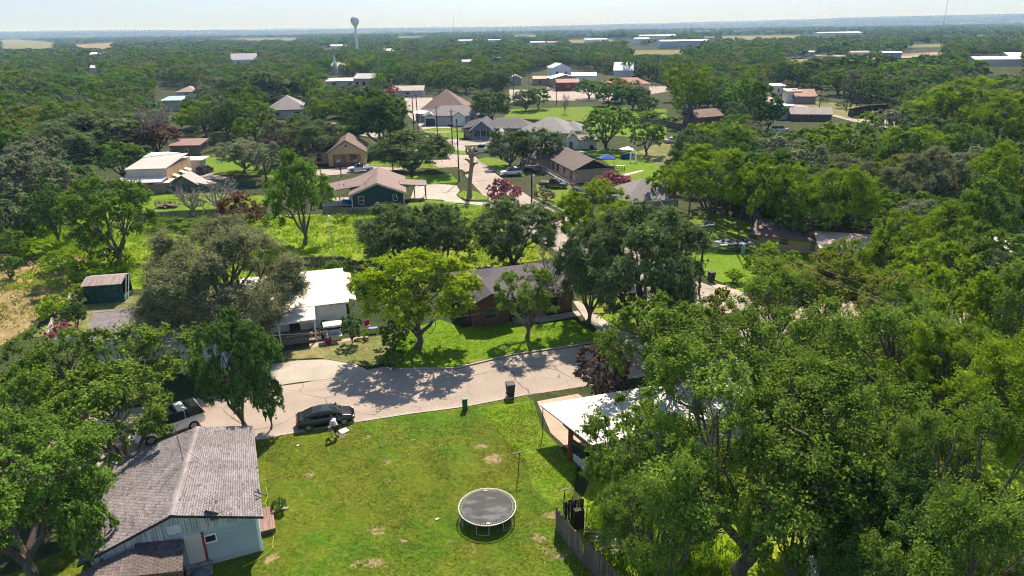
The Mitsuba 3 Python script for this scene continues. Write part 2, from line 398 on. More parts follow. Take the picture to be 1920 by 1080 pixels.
turf('field_clearing', [(-120, 50), (-53, 62), (-52.5, 74), (-56, 84), (-62, 95), (-80, 96), (-120, 80)], .07, 3, label='dry tan clearing at the left')
turf('side_yard', [(-51, 66), (-42, 68), (-28, 79), (-43.5, 79.6), (-52.3, 74)], .06, 5, label='worn yard by the green shed')
turf('backyard', [(-76, 112), (-64, 112), (-45.8, 116.2), (-44, 130), (-62, 134.5), (-74, 133)], .06, 1, label='bright backyard with the utility trailer')
turf('backyard', [(-80.91, 164.06), (-71.28, 154.99), (-55.30, 150.83), (-38.91, 137.81), (-40.27, 143.06), (-48.23, 155.10), (-60.50, 162.47), (-71.96, 179.53), (-87.16, 179.22)], .05, 1, label='grassy yard beside the black van')
turf('verge', [(-30.93, 147.33), (-21.45, 137.63), (-10.80, 140.99), (-13.02, 149.47), (-24.84, 149.18)], .08, 1, label='shaded lawn under the spreading oak')
turf('verge', [(-33.72, 168.69), (-33.43, 160.35), (-15.95, 155.77), (-19.42, 165.38), (-25.73, 168.04)], .08, 1, label='lawn across the street from the white pickup')
turf('verge', [(-18.68, 117.90), (-9.68, 111.28), (-4.09, 119.71), (-5.08, 120.56), (-10.59, 123.32), (-18.98, 127.22)], .08, 1, label='lawn strip in front of the wire fence')
turf('tree_island', [(-10.24, 129.75), (-9.38, 132.46), (-7.06, 132.30), (-4.08, 126.70), (-4.24, 125.00), (-7.71, 124.80), (-9.68, 127.50)], .10, 1, label='grass island round the dead trunk')
turf('side_lawn', [(-8.21, 165.88), (-6.78, 169.40), (-3.48, 169.12), (2.57, 153.73), (3.24, 146.55), (-1.72, 146.91), (-3.83, 154.21)], .08, 1, label='lawn beside the silver wagon')
turf('side_lawn', [(5.2, 138), (13.5, 137.2), (14.5, 120), (12.5, 108.5), (5.2, 125.5)], .06, 1, label='lawn with the dark pickup parked on it')
turf('side_lawn', [(22.24, 164.10), (18.04, 173.39), (14.27, 176.91), (21.26, 177.93), (32.55, 175.31), (33.99, 150.11), (30.56, 136.56), (24.57, 139.55)], .06, 1, label='back lawn with picnic tables')
turf('side_lawn', [(-19.42, 199.91), (-25.3, 211.1), (-17.5, 216.0), (-4.1, 205.7), (-5.6, 201.6), (-13.4, 202.4)], .08, 1, label='lawn in front of the slate blue house')
turf('side_lawn', [(-30.3, 218.5), (-24.3, 225.2), (-14.6, 222.9), (-17.7, 218.4)], .08, 1, label='lawn in front of the white garage')
turf('side_lawn', [(-26.19, 181.29), (-10.30, 173.48), (-10.55, 178.27), (-22.81, 188.79)], .08, 1, label='lawn beyond the spreading oak')
turf('pasture', [(-4.5, 233.5), (1.0, 276.0), (31.0, 281.5), (60.2, 268.1), (44.05, 193.76), (24.5, 206.0), (8.1, 237.6)], .05, 1, label='bright green pasture behind the houses')
turf('side_lawn', [(32.68, 175.30), (43.64, 191.87), (55.73, 192.63), (49.27, 169.17), (39.20, 149.71), (33.97, 148.91)], .06, 5, label='rough grass under the leafy trees right of the back lawn')
turf('boat_yard', [(24.4, 82.4), (27.6, 76.2), (33, 73.5), (40, 78), (42, 97), (36, 112), (28.5, 112), (24, 98)], .09, 1, label='bright lawn round the parked boat')
turf('roadside', [(114.1, 304.3), (115.7, 264.3), (113.4, 235.2), (119.4, 227.4), (140.9, 270.3), (124.0, 289.1), (124.2, 312.5)], .05, 5, label='grass verge along the highway')
turf('shop_lot', [(-27.8, 211.3), (-25.9, 216.8), (-12.7, 217.8), (-9.4, 221.1), (-22.1, 230.1)], .04, 3)

DRIVE = 'painted'
def paving(name, poly, z, c=(.365, .338, .312), label=None, mode=5): return struct(name, prism(poly, -.04, z), c, mode, 'painted', label)
paving('driveway', [(-23.73, 55.93), (-24.87, 58.51), (-20.88, 59.72), (-17.80, 59.85), (-15.04, 58.64), (-13.39, 57.17), (-13.06, 56.74), (-15.90, 56.10), (-19.61, 55.30), (-23.14, 54.22)], .03, label='pale curved concrete apron of the white-roofed house')
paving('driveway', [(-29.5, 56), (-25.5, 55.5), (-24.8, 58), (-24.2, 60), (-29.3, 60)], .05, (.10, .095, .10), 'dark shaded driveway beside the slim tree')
paving('driveway', [(7.1, 74), (9.3, 74.2), (11.4, 66), (12.9, 64.2), (10.2, 62.7), (8.0, 68.6)], .035, label='concrete driveway of the black-shingled house')
paving('walkway', [(2.4, 69.3), (3.0, 67.9), (7.7, 69.8), (7.4, 71.1)], .04, label='front walk of the black-shingled house')
paving('walkway', [(-20.45, 61.58), (-18.71, 62.50), (-14.92, 63.88), (-15.18, 65.19), (-20.85, 63.44)], .06, (.42, .34, .28), label='front walk with flower pots')
paving('driveway', [(2.0, 51.2), (5.6, 52.4), (9, 48), (9.2, 41.8), (5.4, 41.6), (2.9, 46.3)], .05, (.42, .32, .26), 'sandy driveway under the carport roof')
paving('driveway', [(-19.58, 140.04), (-13.97, 139.14), (-11.03, 137.92), (-10.05, 132.97), (-10.52, 129.32), (-8.66, 124.02), (-4.18, 122.92), (-1.21, 118.00), (-5.44, 117.49), (-10.37, 120.49), (-12.75, 125.54), (-18.98, 127.22)], .05, label='broad curved concrete drive round the dead trunk')
paving('driveway', [(-80.72, 160.09), (-76.44, 159.76), (-69.35, 159.22), (-66.77, 152.85), (-61.93, 149.57), (-60.82, 146.68), (-74.08, 150.45)], .05, (.32, .28, .25), 'driveway with the parked black van')
paving('driveway', [(-28.6, 225.6), (-27.3, 229.3), (-21.1, 228.7), (-18.1, 223.3), (-22.9, 220.1)], .05, label='drive of the white garage')
paving('driveway', [(-25.5, 205.7), (-25.3, 211.1), (-18.8, 211.5), (-17.0, 213.6), (-17.3, 208.1)], .055, label='drive of the slate blue house')
paving('walkway', [(21.28, 143.55), (27.38, 149.41), (29.45, 151.06), (29.46, 149.85), (22.87, 142.89)], .07, label='pale path across the back lawn')
paving('driveway', [(24.25, 79.54), (24.78, 76.75), (27.43, 74.04), (30.37, 75.29), (30.11, 76.35), (25.67, 78.73)], .05, (.40, .33, .27), 'pinkish corner apron by the street light pole')


def kerb(pts, label):
    ms = []
    pts = [np.array(p) for p in pts]
    for a, b in zip(pts[:-1], pts[1:]):
        d = b - a; L = np.hypot(*d); yaw = math.atan2(d[1], d[0])
        k = max(1, int(L / 1.5))
        for i in range(k):
            ms.append(xf(box(i * L / k + .006, (i + 1) * L / k - .006, -.09, .09, -.05, .125), a[0], a[1], 0, yaw))
    struct('kerb', join(ms), (.40, .36, .32), 5, 'painted', label)


kerb([(-20.42, 45.85), (-14.04, 47.98), (-8.60, 49.47), (-4.22, 50.45), (1.02, 52.27)], 'pale kerb along the near lawn')
kerb([(-10.94, 57.52), (-5.40, 57.56), (-0.10, 60.20), (6.08, 62.02), (8.94, 63.05)], 'kerb along the bright front lawn')
kerb([(12.85, 63.94), (14.62, 64.53), (19.6, 66.6)], 'kerb beside the shaded corner yard')
kerb([(5, 126), (12.6, 107)], 'kerb of the side street')
kerb([(-8.24, 166.60), (-3.82, 153.59), (-1.60, 146.33)], 'kerb of the silver wagon lawn')

# grass tufts: real blades over the near lawn and tall weeds in the vacant lot
def blades(rng, pts, n_per, h0, h1, spread, lean=.5, w=.03):
    k = len(pts) * n_per
    b = np.repeat(pts, n_per, 0) + np.c_[rng.normal(0, spread, (k, 2)), np.zeros(k)]
    hh = rng.uniform(h0, h1, k)
    a = rng.uniform(0, 2 * np.pi, k)
    d = np.c_[np.cos(a), np.sin(a), np.zeros(k)]
    tip = b + np.c_[rng.normal(0, lean, (k, 2)) * hh[:, None], hh]
    wid = (w * (.6 + .8 * rng.random(k)))[:, None]
    v = np.stack([b - d * wid, b + d * wid, tip], 1).reshape(-1, 3)
    return v, np.arange(3 * k).reshape(-1, 3), np.repeat(rng.random(k), 3)


def in_poly(rng, poly, n):
    from shapely.geometry import Polygon
    from shapely import contains_xy
    g = Polygon(poly).buffer(-.15); x0, y0, x1, y1 = g.bounds
    p = np.c_[rng.uniform(x0, x1, n), rng.uniform(y0, y1, n)]
    return p[contains_xy(g, p[:, 0], p[:, 1])]


def grass(name, poly, n, n_per, h0, h1, spread, z, sp, label, seed, w=.03, clump=.5):
    rng = np.random.default_rng(seed)
    p = in_poly(rng, poly, n)
    d = meshkit.fbm(np.c_[p * .55, np.zeros(len(p))], 4, seed)
    p = p[d + rng.random(len(p)) * .25 > clump]
    m = blades(rng, np.c_[p, np.full(len(p), z)], n_per, h0, h1, spread, w=w)
    k = numbered(name)
    scene[k] = mikit.ply((m[0], m[1]), 'leaf', uv=np.c_[m[2], np.full(len(m[2]), sp + .5)])
    labels[k] = {'label': label, 'category': 'grass', 'kind': 'stuff'}


LAWN = [(-20.36, 45.70), (-14.01, 47.82), (-8.58, 49.30), (-4.21, 50.28), (1.02, 52.09), (1.7, 51.3), (2.2, 47), (4.6, 42), (4.0, 38.6), (2.5, 35.2), (5.5, 29.5), (-16, 28), (-15.4, 33.3), (-18.6, 42.6), (-20, 45)]
grass('grass', LAWN, 26000, 3, .04, .10, .06, .10, 12, 'short tufted grass on the near lawn', 1, .025, .62)
grass('grass', [(-3, 50), (1.5, 51), (2.0, 46), (4.2, 42), (3.9, 39), (1.5, 40), (-.5, 44)], 2600, 4, .05, .12, .09, .104, 10, 'fresh lush grass along the carport side', 2, .03, .42)
grass('weeds', [(-66, 80), (-64.5, 111), (-46, 113), (-30, 115.5), (-4.0, 118.5), (1.5, 103), (6, 90), (-8, 84.5), (-27, 81), (-30, 85), (-44, 81)], 19000, 3, .12, .45, .2, .06, 9, 'tall bright weeds in the vacant lot', 3, .10, .55)
grass('weeds', [(-54.5, 70), (-52.7, 70), (-53, 76), (-55.5, 84), (-61, 95), (-78, 97), (-80, 108), (-66, 110), (-58, 92)], 8000, 4, .2, .9, .3, .05, 9, 'tall weeds along the left clearing', 4, .13, .55)
grass('dry_grass', [(-100, 60), (-53.5, 63), (-53, 74), (-56.5, 84), (-62.5, 94), (-80, 95), (-110, 80)], 7000, 3, .1, .4, .25, .07, 12, 'straw and green clumps in the tan clearing', 7, .09, .56)
grass('grass', [(-12.5, 60.5), (-5.0, 58.6), (0, 60.8), (9, 63.8), (6.6, 68.3), (-2, 68.3), (-5.2, 66.3), (-8, 68.8), (-11, 66)], 7000, 3, .05, .12, .08, .10, 9, 'thick grass on the bright front lawn', 5, .03, .45)
grass('weeds', [(4.2, 33), (4.9, 38), (10, 39), (14, 33), (10, 28)], 3500, 4, .15, .6, .2, .09, 9, 'lush undergrowth beneath the big tree', 6, .06, .45)

# ---------------------------------------------------------------- buildings
WHITE, CREAM, DARK = (.78, .78, .76), (.62, .55, .42), (.03, .03, .035)


class B:
    """a building in its own frame: x to the right, y away from the camera"""
    def __init__(s, name, label, cat, x, y, yaw, group=None):
        s.k = thing(name, label, cat, group); s.x, s.y, s.yaw = x, y, yaw

    def at(s, m): return xf(m, s.x, s.y, 0, s.yaw)

    def p(s, name, m, color, mode=0, bsdf='painted', parent=None, smooth=False, label=None, kind=None):
        return part(parent or s.k, name, s.at(m), color, mode, bsdf, smooth, label, kind)

    def win(s, cx, cy, cz, w, h, face='-y', frame=(.6, .6, .58), mull=1, parent=None):
        t = .07
        ms = [box(-w / 2 - t, -w / 2, -.05, .03, -h / 2 - t, h / 2 + t), box(w / 2, w / 2 + t, -.05, .03, -h / 2 - t, h / 2 + t),
              box(-w / 2, w / 2, -.05, .03, h / 2, h / 2 + t), box(-w / 2 - .03, w / 2 + .03, -.09, .03, -h / 2 - t, -h / 2)]
        if mull: ms.append(box(-w / 2, w / 2, -.045, .0, -.025, .025))
        yaw = {'-y': 0, '+x': math.pi / 2, '-x': -math.pi / 2, '+y': math.pi}[face]
        k = s.p('window', xf(join(ms), cx, cy, cz, yaw), frame, 0, parent=parent)
        s.p('pane', xf(box(-w / 2, w / 2, -.02, .02, -h / 2, h / 2), cx, cy, cz, yaw), DARK, 0, 'glass', k)

    def door(s, cx, cy, z0, w, h, face='-y', color=(.25, .2, .16), handle=True, name='door'):
        yaw = {'-y': 0, '+x': math.pi / 2, '-x': -math.pi / 2, '+y': math.pi}[face]
        k = s.p(name, xf(join([box(-w / 2, w / 2, -.05, .02, 0, h), box(-w / 2 - .08, -w / 2, -.07, .02, 0, h + .08), box(w / 2, w / 2 + .08, -.07, .02, 0, h + .08), box(-w / 2, w / 2, -.07, .02, h, h + .08)]), cx, cy, z0, yaw), color, 0)
        if handle: s.p('handle', xf(ball(w / 2 - .1, -.09, h * .46, .04, 1), cx, cy, z0, yaw), (.5, .5, .5), 0, 'gloss', k)

    def posts(s, pts, z0, z1, r=.07, color=(.6, .6, .58)):
        for x, y in pts: s.p('post', box(x - r, x + r, y - r, y + r, z0, z1), color)


def gable_roof(x0, x1, y0, y1, ze, rise, axis='y', oh=.4, th=.16):
    if axis == 'y':
        xm = (x0 + x1) / 2; sl = rise / (xm - x0); xa, xb, ya, yb, zl = x0 - oh, x1 + oh, y0 - oh, y1 + oh, ze - oh * sl
        A = quad_slab([(xa, ya, zl), (xm, ya, ze + rise), (xm, yb, ze + rise), (xa, yb, zl)], th)
        C = quad_slab([(xm, ya, ze + rise), (xb, ya, zl), (xb, yb, zl), (xm, yb, ze + rise)], th)
        cap = quad_slab([(xm - .15, ya - .01, ze + rise - .15 * sl + .03), (xm + .15, ya - .01, ze + rise - .15 * sl + .03), (xm + .15, yb + .01, ze + rise - .15 * sl + .03), (xm - .15, yb + .01, ze + rise - .15 * sl + .03)], .06)
    else:
        ym = (y0 + y1) / 2; sl = rise / (ym - y0); xa, xb, ya, yb, zl = x0 - oh, x1 + oh, y0 - oh, y1 + oh, ze - oh * sl
        A = quad_slab([(xa, ya, zl), (xb, ya, zl), (xb, ym, ze + rise), (xa, ym, ze + rise)], th)
        C = quad_slab([(xa, ym, ze + rise), (xb, ym, ze + rise), (xb, yb, zl), (xa, yb, zl)], th)
        cap = quad_slab([(xa - .01, ym - .15, ze + rise - .15 * sl + .03), (xb + .01, ym - .15, ze + rise - .15 * sl + .03), (xb + .01, ym + .15, ze + rise - .15 * sl + .03), (xa - .01, ym + .15, ze + rise - .15 * sl + .03)], .06)
    return join([A, C, cap])


def hip_roof(x0, x1, y0, y1, ze, rise, oh=.4, th=.16, pyramid=False):
    xa, xb, ya, yb = x0 - oh, x1 + oh, y0 - oh, y1 + oh
    w, d = xb - xa, yb - ya
    zr = ze + rise
    if pyramid: r0 = r1 = ((xa + xb) / 2, (ya + yb) / 2, zr)
    elif w >= d: r0, r1 = (xa + d / 2, (ya + yb) / 2, zr), (xb - d / 2, (ya + yb) / 2, zr)
    else: r0, r1 = ((xa + xb) / 2, ya + w / 2, zr), ((xa + xb) / 2, yb - w / 2, zr)
    a, b, c, e = (xa, ya, ze), (xb, ya, ze), (xb, yb, ze), (xa, yb, ze)
    if w >= d: q = [[a, b, r1, r0], [c, e, r0, r1], [b, c, r1], [e, a, r0]]
    else: q = [[a, b, r0], [c, e, r1], [b, c, r1, r0], [e, a, r0, r1]]
    if pyramid: q = [[a, b, r0], [b, c, r0], [c, e, r0], [e, a, r0]]
    return join([quad_slab(x, th) for x in q])


def gable_wall(x0, x1, y0, y1, z0, ze, rise, axis='y', th=.16):
    """walls with gable ends, kept just under the roof slab"""
    if axis == 'y':
        sec = [(x0, z0), (x1, z0), (x1, ze - th), ((x0 + x1) / 2, ze + rise - th - .02), (x0, ze - th)]
        m = prism(sec, 0, 1); v = m[0]
        return np.c_[v[:, 0], y1 - v[:, 2] * (y1 - y0), v[:, 1]], m[1]
    sec = [(y0, z0), (y1, z0), (y1, ze - th), ((y0 + y1) / 2, ze + rise - th - .02), (y0, ze - th)]
    m = prism(sec, 0, 1); v = m[0]
    return np.c_[x0 + v[:, 2] * (x1 - x0), v[:, 0], v[:, 1]], m[1]


def ribs_on(q, pitch, w=.04, h=.03):
    """raised standing ribs on a sloping quad given as [eave a, eave b, ridge b, ridge a]"""
    a, b, c, d = (np.array(x, float) for x in q)
    n = max(2, int(np.linalg.norm(b - a) / pitch)); ms = []
    e = (b - a) / np.linalg.norm(b - a) * w / 2
    for i in range(n + 1):
        t = i / n
        p0, p1 = a + (b - a) * t, d + (c - d) * t
        ms.append(quad_slab([p0 - e + [0, 0, h], p0 + e + [0, 0, h], p1 + e + [0, 0, h], p1 - e + [0, 0, h]], h + .01))
    return join(ms)


def bil_slab(a, b, c, d, th, n=10):
    u, v = np.meshgrid(np.linspace(0, 1, n + 1), np.linspace(0, 1, n + 1), indexing='ij')
    u, v = u[..., None], v[..., None]
    p = ((a + (b - a) * u) * (1 - v) + (d + (c - d) * u) * v).reshape(-1, 3)
    i, j = np.meshgrid(np.arange(n), np.arange(n), indexing='ij'); w = n + 1
    q = np.stack([i * w + j, (i + 1) * w + j, (i + 1) * w + j + 1, i * w + j + 1], -1).reshape(-1, 4)
    f = np.vstack([q[:, [0, 1, 2]], q[:, [0, 2, 3]]]); m = len(p)
    rim = [k * w for k in range(w)] + [n * w + k for k in range(1, w)] + [k * w + n for k in range(n - 1, -1, -1)] + [k for k in range(n - 1, 0, -1)]
    e = [[rim[k], rim[k] + m, rim[(k + 1) % len(rim)] + m] for k in range(len(rim))] + [[rim[k], rim[(k + 1) % len(rim)] + m, rim[(k + 1) % len(rim)]] for k in range(len(rim))]
    return np.vstack([p, p - [0, 0, th]]), np.vstack([f, f[:, ::-1] + m, np.array(e)])


# --- weathered shingle house at the bottom left (corners measured, slightly out of square)
RN, RF, KN, KF, LN, LF = (np.array(p) for p in ((-15.1, 33.4, 2.85), (-19.2, 43.5, 2.85), (-19.55, 31.7, 4.4), (-22.0, 41.0, 4.4), (-24.1, 29.7, 2.75), (-27.2, 39.6, 2.75)))
NL = thing('house', 'weathered grey-shingled house with pale blue siding at the bottom left', 'house')


def shingles(a, b, c, d, n_row, n_col, rng, tone):
    """tabs laid course by course on the slope eave a-b, ridge d-c"""
    out = []
    for r in range(n_row):
        for q in range(-1, n_col + 1):
            o = .5 * (r % 2)
            u0, u1 = max(0, (q + o + .05) / n_col), min(1, (q + o + .95) / n_col)
            if u1 - u0 < .004: continue
            v0, v1 = r / n_row, min(1, (r + .84) / n_row)
            P = lambda u, v: (a + (b - a) * u) * (1 - v) + (d + (c - d) * u) * v
            j = rng.uniform(-.006, .006)
            m = quad_slab([P(u0, v0 + j * .3) + [0, 0, .034 + j], P(u1, v0 + j * .3) + [0, 0, .034 + j], P(u1, v1) + [0, 0, .012], P(u0, v1) + [0, 0, .012]], .02)
            k = rng.uniform(.84, 1.1) * tone
            if rng.random() < .08: k *= .68
            out.append((m, (.288 * k, .275 * k, .305 * k), 7))
    return out


rr = np.random.default_rng(11)
UPZ = np.array([0, 0, .06])
roof = numbered(NL + '__roof')
scene[roof] = ent(join([bil_slab(*[q - [0, 0, .012] for q in t], .15) for t in ([RN, RF, KF, KN], [LF, LN, KN, KF])]), (.05, .045, .05), 7)
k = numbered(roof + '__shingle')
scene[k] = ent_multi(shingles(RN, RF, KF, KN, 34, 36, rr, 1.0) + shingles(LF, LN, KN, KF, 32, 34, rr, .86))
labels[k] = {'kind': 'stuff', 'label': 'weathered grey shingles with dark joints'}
e = (KF - KN) / np.linalg.norm(KF - KN); s_ = np.array([e[1], -e[0], 0]) * .16
for i in range(34):
    a, b = KN + (KF - KN) * (i / 34), KN + (KF - KN) * ((i + .97) / 34)
    part(roof, 'ridge_cap', join([quad_slab([a + UPZ, a + s_ + [0, 0, .01], b + s_ + [0, 0, .01], b + UPZ], .02), quad_slab([a - s_ + [0, 0, .01], a + UPZ, b + UPZ, b - s_ + [0, 0, .01]], .02)]), (.33, .31, .33), 7)
# walls: gable end facing the lawn and side walls with lapped boards
ins = lambda p, q, t: p + (q - p) * t
WR, WL = ins(RN, KN, .09), ins(LN, KN, .10)
WR = WR + (RF - RN) / np.linalg.norm(RF - RN) * .45; WL = WL + (LF - LN) / np.linalg.norm(LF - LN) * .45
WRF, WLF = ins(RF, KF, .09) - (RF - RN) / np.linalg.norm(RF - RN) * .4, ins(LF, KF, .10) - (LF - LN) / np.linalg.norm(LF - LN) * .4
KW = KN + (KF - KN) / np.linalg.norm(KF - KN) * .45
SID = (.33, .43, .45)
def wall_strip(a, b, z0, z1, th=.08):
    d = (b - a)[:2]; L = np.hypot(*d); n = np.array([d[1], -d[0]]) / L
    p = [a[:2], b[:2], b[:2] - n * th, a[:2] - n * th]
    return prism([tuple(x) for x in p], z0, z1)
wall = numbered(NL + '__wall')
scene[wall] = ent(join([wall_strip(WR, WRF, .1, 2.7), wall_strip(WRF, WLF, .1, 2.6), wall_strip(WLF, WL, .1, 2.6), wall_strip(WL, WR, .1, 2.58)]), SID, 0)
d2 = (WR - WL)[:2]; L = float(np.hypot(*d2)); nn = np.array([d2[1], -d2[0], 0]) / L; dd = np.array([*d2, 0]) / L
for i in range(15):
    z0 = .45 + i * .152
    a, b = WL + dd * (L * .53), WR
    v = []
    for q in (a, b):
        v += [[q[0] + nn[0] * .045, q[1] + nn[1] * .045, z0], [q[0] + nn[0] * .012, q[1] + nn[1] * .012, z0 + .165], [q[0] - nn[0] * .01, q[1] - nn[1] * .01, z0]]
    f = np.array([[0, 3, 4], [0, 4, 1], [0, 2, 5], [0, 5, 3], [0, 1, 2], [3, 5, 4]])
    j = rr.uniform(.92, 1.06)
    part(wall, 'board', (np.array(v), f), tuple(c * j for c in SID), 0)
for i in range(15):
    z0 = .45 + i * .152
    v = []
    d = (WRF - WR); n2 = np.array([d[1], -d[0], 0]) / np.hypot(d[0], d[1])
    for q in (WR, WRF):
        v += [[*(q + n2 * .045)[:2], z0], [*(q + n2 * .012)[:2], z0 + .165], [*(q - n2 * .01)[:2], z0]]
    j = rr.uniform(.92, 1.06)
    part(wall, 'board', (np.array(v), np.array([[0, 3, 4], [0, 4, 1], [0, 2, 5], [0, 5, 3], [0, 1, 2], [3, 5, 4]])), tuple(c * j for c in SID), 0)
# gable triangle of upright battens
gt = []
for i in range(58):
    t0, t1 = i / 58, (i + .86) / 58
    for q in ((t0 + t1) / 2,):
        top = 2.62 + (1 - abs(q - .5) * 2) * 1.52
        p0, p1 = WL + dd * (L * t0), WL + dd * (L * t1)
        gt.append(prism([tuple(p0[:2] + nn[:2] * .03), tuple(p1[:2] + nn[:2] * .03), tuple(p1[:2] - nn[:2] * .03), tuple(p0[:2] - nn[:2] * .03)], 2.6, max(2.66, top - .1)))
part(NL, 'gable', join(gt), (.52, .55, .56), 2, label='pale battened gable triangle')
NB = B.__new__(B); NB.k, NB.x, NB.y, NB.yaw = NL, float(WL[0]), float(WL[1]), math.atan2(d2[1], d2[0])   # frame: x along the gable wall
NB.p('gable_vent', xf(join([box(-.35, .35, -.1, -.05, -.3, .3)] + [box(-.3, .3, -.13, -.08, -.26 + .1 * i, -.21 + .1 * i) for i in range(6)]), L * .5, 0, 3.25), (.6, .62, .63))
NB.win(L * .70, -.07, 2.0, .55, .42, frame=(.78, .78, .78), mull=0)
NB.door(L * .60, -.06, .55, .85, 2.0, color=(.50, .52, .50)); NB.p('door_jamb', box(L * .60 + .425, L * .60 + .56, -.15, -.135, .5, 2.62), (.36, .03, .025), label='red door jamb')
NB.p('corner_trim', box(L - .06, L + .1, -.09, .08, .1, 2.6), (.72, .76, .78))
NB.p('foundation', box(L * .5, L - .02, -.03, .0, 0, .42), (.42, .42, .42), 5)
for i in range(3): NB.p('step', box(L * .60 - .7, L * .60 + .7, -.35 - .3 * i, -.08 - .3 * i, 0, .5 - .17 * i), (.30, .27, .25), 2)
# porch with its own brown gable, in front of the left half
PX0, PX1, PY = L * .07, L * .52, -2.5
pm = L * .265
PR = B.p(NB, 'porch_roof', join([quad_slab([(pm, PY - .3, 2.95), (PX1 + .2, PY - .3, 2.42), (PX1 + .2, -.08, 2.42), (pm, -.08, 2.95)], .12), quad_slab([(PX0 - 1.6, PY - .3, 2.1), (pm, PY - .3, 2.95), (pm, -.5, 2.95), (PX0 - 1.6, -.5, 2.1)], .12)]), (.16, .125, .115), 7)
q4 = lambda *p: [NB.at((np.array([x], float), None))[0][0] for x in p]
k = numbered(PR + '__shingle')
scene[k] = ent_multi([(m, (c[0] * .52, c[1] * .45, c[2] * .43), 7) for m, c, _ in shingles(*q4((PX1 + .2, PY - .3, 2.42), (PX1 + .2, -.08, 2.42), (pm, -.08, 2.95), (pm, PY - .3, 2.95)), 13, 9, rr, .9) + shingles(*q4((PX0 - 1.6, -.5, 2.1), (PX0 - 1.6, PY - .3, 2.1), (pm, PY - .3, 2.95), (pm, -.5, 2.95)), 16, 9, rr, 1.5)])
labels[k] = {'kind': 'stuff', 'label': 'brown porch shingles'}
NB.p('porch_wall', gable_wall(PX0 - .6, PX1 - .15, PY, -.12, 0, 2.3, .55, 'y', .12), (.30, .155, .075), 2, label='brown wooden porch front')
NB.p('fascia', join([box(PX0 - .6, PX1, PY - .34, PY - .30, 2.12, 2.3)]), (.12, .07, .05), 2)
NB.win(L * .27, PY - .03, 1.45, 1.3, .9, frame=(.22, .12, .07))
NB.win(L * .15, PY - .03, 1.45, .45, .7, frame=(.22, .12, .07), mull=0)
dk = numbered(NL + '__side_deck')
scene[dk] = NB.p and ent(NB.at(box(L + .02, L + .95, 1.4, 3.6, .1, .42)), (.16, .12, .10), 2)
for i in range(6): part(dk, 'plank', NB.at(box(L + .1 + .145 * i, L + .235 + .145 * i, 1.3, 3.65, .42, .47)), (.24 + .03 * (i % 3), .19, .165), 2)
ANT = solo('antenna_mast', join([tube([(-21.2, 37.0, 4.4), (-21.25, 36.95, 7.0)], .03, 5), tube([(-21.23, 36.97, 5.6), (-20.3, 37.3, 4.2)], .015, 4), tube([(-21.23, 36.97, 5.6), (-22.3, 35.9, 4.0)], .015, 4)]), 'bare antenna mast with guy struts on the weathered roof', 'antenna', (.2, .2, .2))
DI = thing('satellite_dish', 'grey satellite dish on the roof edge above the small window', 'satellite dish')
dc = np.array([-17.75, 32.75, 3.85])
g_ = np.linspace(0, 2 * np.pi, 17)[:-1]
dv = np.vstack([[[0, 0, -.1]], np.c_[np.cos(g_) * .24, np.sin(g_) * .24, g_ * 0 - .07], np.c_[np.cos(g_) * .44, np.sin(g_) * .40, g_ * 0]])
df = [[0, 1 + i, 1 + (i + 1) % 16] for i in range(16)] + [[1 + i, 17 + i, 17 + (i + 1) % 16] for i in range(16)] + [[1 + i, 17 + (i + 1) % 16, 1 + (i + 1) % 16] for i in range(16)]
part(DI, 'reflector', xf((dv, np.array(df)), *dc, yaw=1.2, pitch=.75), (.16, .16, .17))
part(DI, 'arm', join([tube([(-17.6, 32.6, 3.35), (-17.6, 32.62, 3.75), dc], .03, 5), tube([dc, dc + [.15, .45, .35]], .018, 4), xf(box(-.07, .07, -.06, .06, 0, .12), *(dc + [.15, .43, .32]))]), (.2, .2, .2))
part(DI, 'foot', xf(box(-.22, .22, -.15, .15, 0, .06), -17.6, 32.6, 3.36, .36), (.25, .25, .25))
solo('roof_vent', join([tube([(-15.9, 35.2, 3.1), (-15.95, 35.2, 3.5)], .05, 6), tube([(-16.3, 35.4, 3.16), (-15.4, 35.2, 3.0)], .04, 5), tube([(-15.5, 35.0, 3.05), (-15.2, 35.5, 3.55)], .02, 4)]), 'dark and white vent pipe near the right roof edge', 'vent', (.12, .12, .12))

# --- carport house with the white ribbed metal roof
CP = thing('carport_house', 'white metal-roofed carport with rust red posts under the big trees', 'carport')
A, Bc, Cc, D = (2.0, 46.1, 2.75), (5.35, 40.2, 3.0), (20.5, 44.0, 3.0), (19.3, 51.1, 2.75)
rf = part(CP, 'roof', quad_slab([A, Bc, Cc, D], .12), (.46, .46, .49), 4, 'sheet_metal')
part(rf, 'rib', ribs_on([A, D, Cc, Bc], .30, .04, .025), (.52, .52, .55), 4, 'sheet_metal', kind='stuff')
RUST = (.19, .046, .022)
part(CP, 'post', tube([(2.25, 46.05, 0), (2.25, 46.05, 2.65)], .04, 6), (.09, .04, .03), label='slim dark corner post')
part(CP, 'brick_pier', box(3.95, 4.3, 42.5, 42.85, 0, 2.62), RUST, 0, label='rust red post')
part(CP, 'brick_pier', box(5.5, 5.85, 38.9 + 1.6, 40.85, 0, 2.7), RUST, 0, label='rust red post')
part(CP, 'beam', prism([(3.6, 43.6), (5.25, 40.5), (5.45, 40.6), (3.8, 43.7)], 2.45, 2.72), RUST)
part(CP, 'wall', join([prism([(6.4, 42.2), (6.6, 41.8), (19.5, 45.2), (19.3, 45.6)], 0, 2.6), prism([(6.4, 42.2), (6.1, 45.5), (6.35, 45.6), (6.65, 42.3)], 0, 2.6)]), (.50, .46, .42))
part(CP, 'screen_wall', prism([(4.15, 42.75), (5.55, 40.7), (5.65, 40.76), (4.25, 42.8)], .0, .75), (.55, .52, .48), label='low pale wall between the posts')
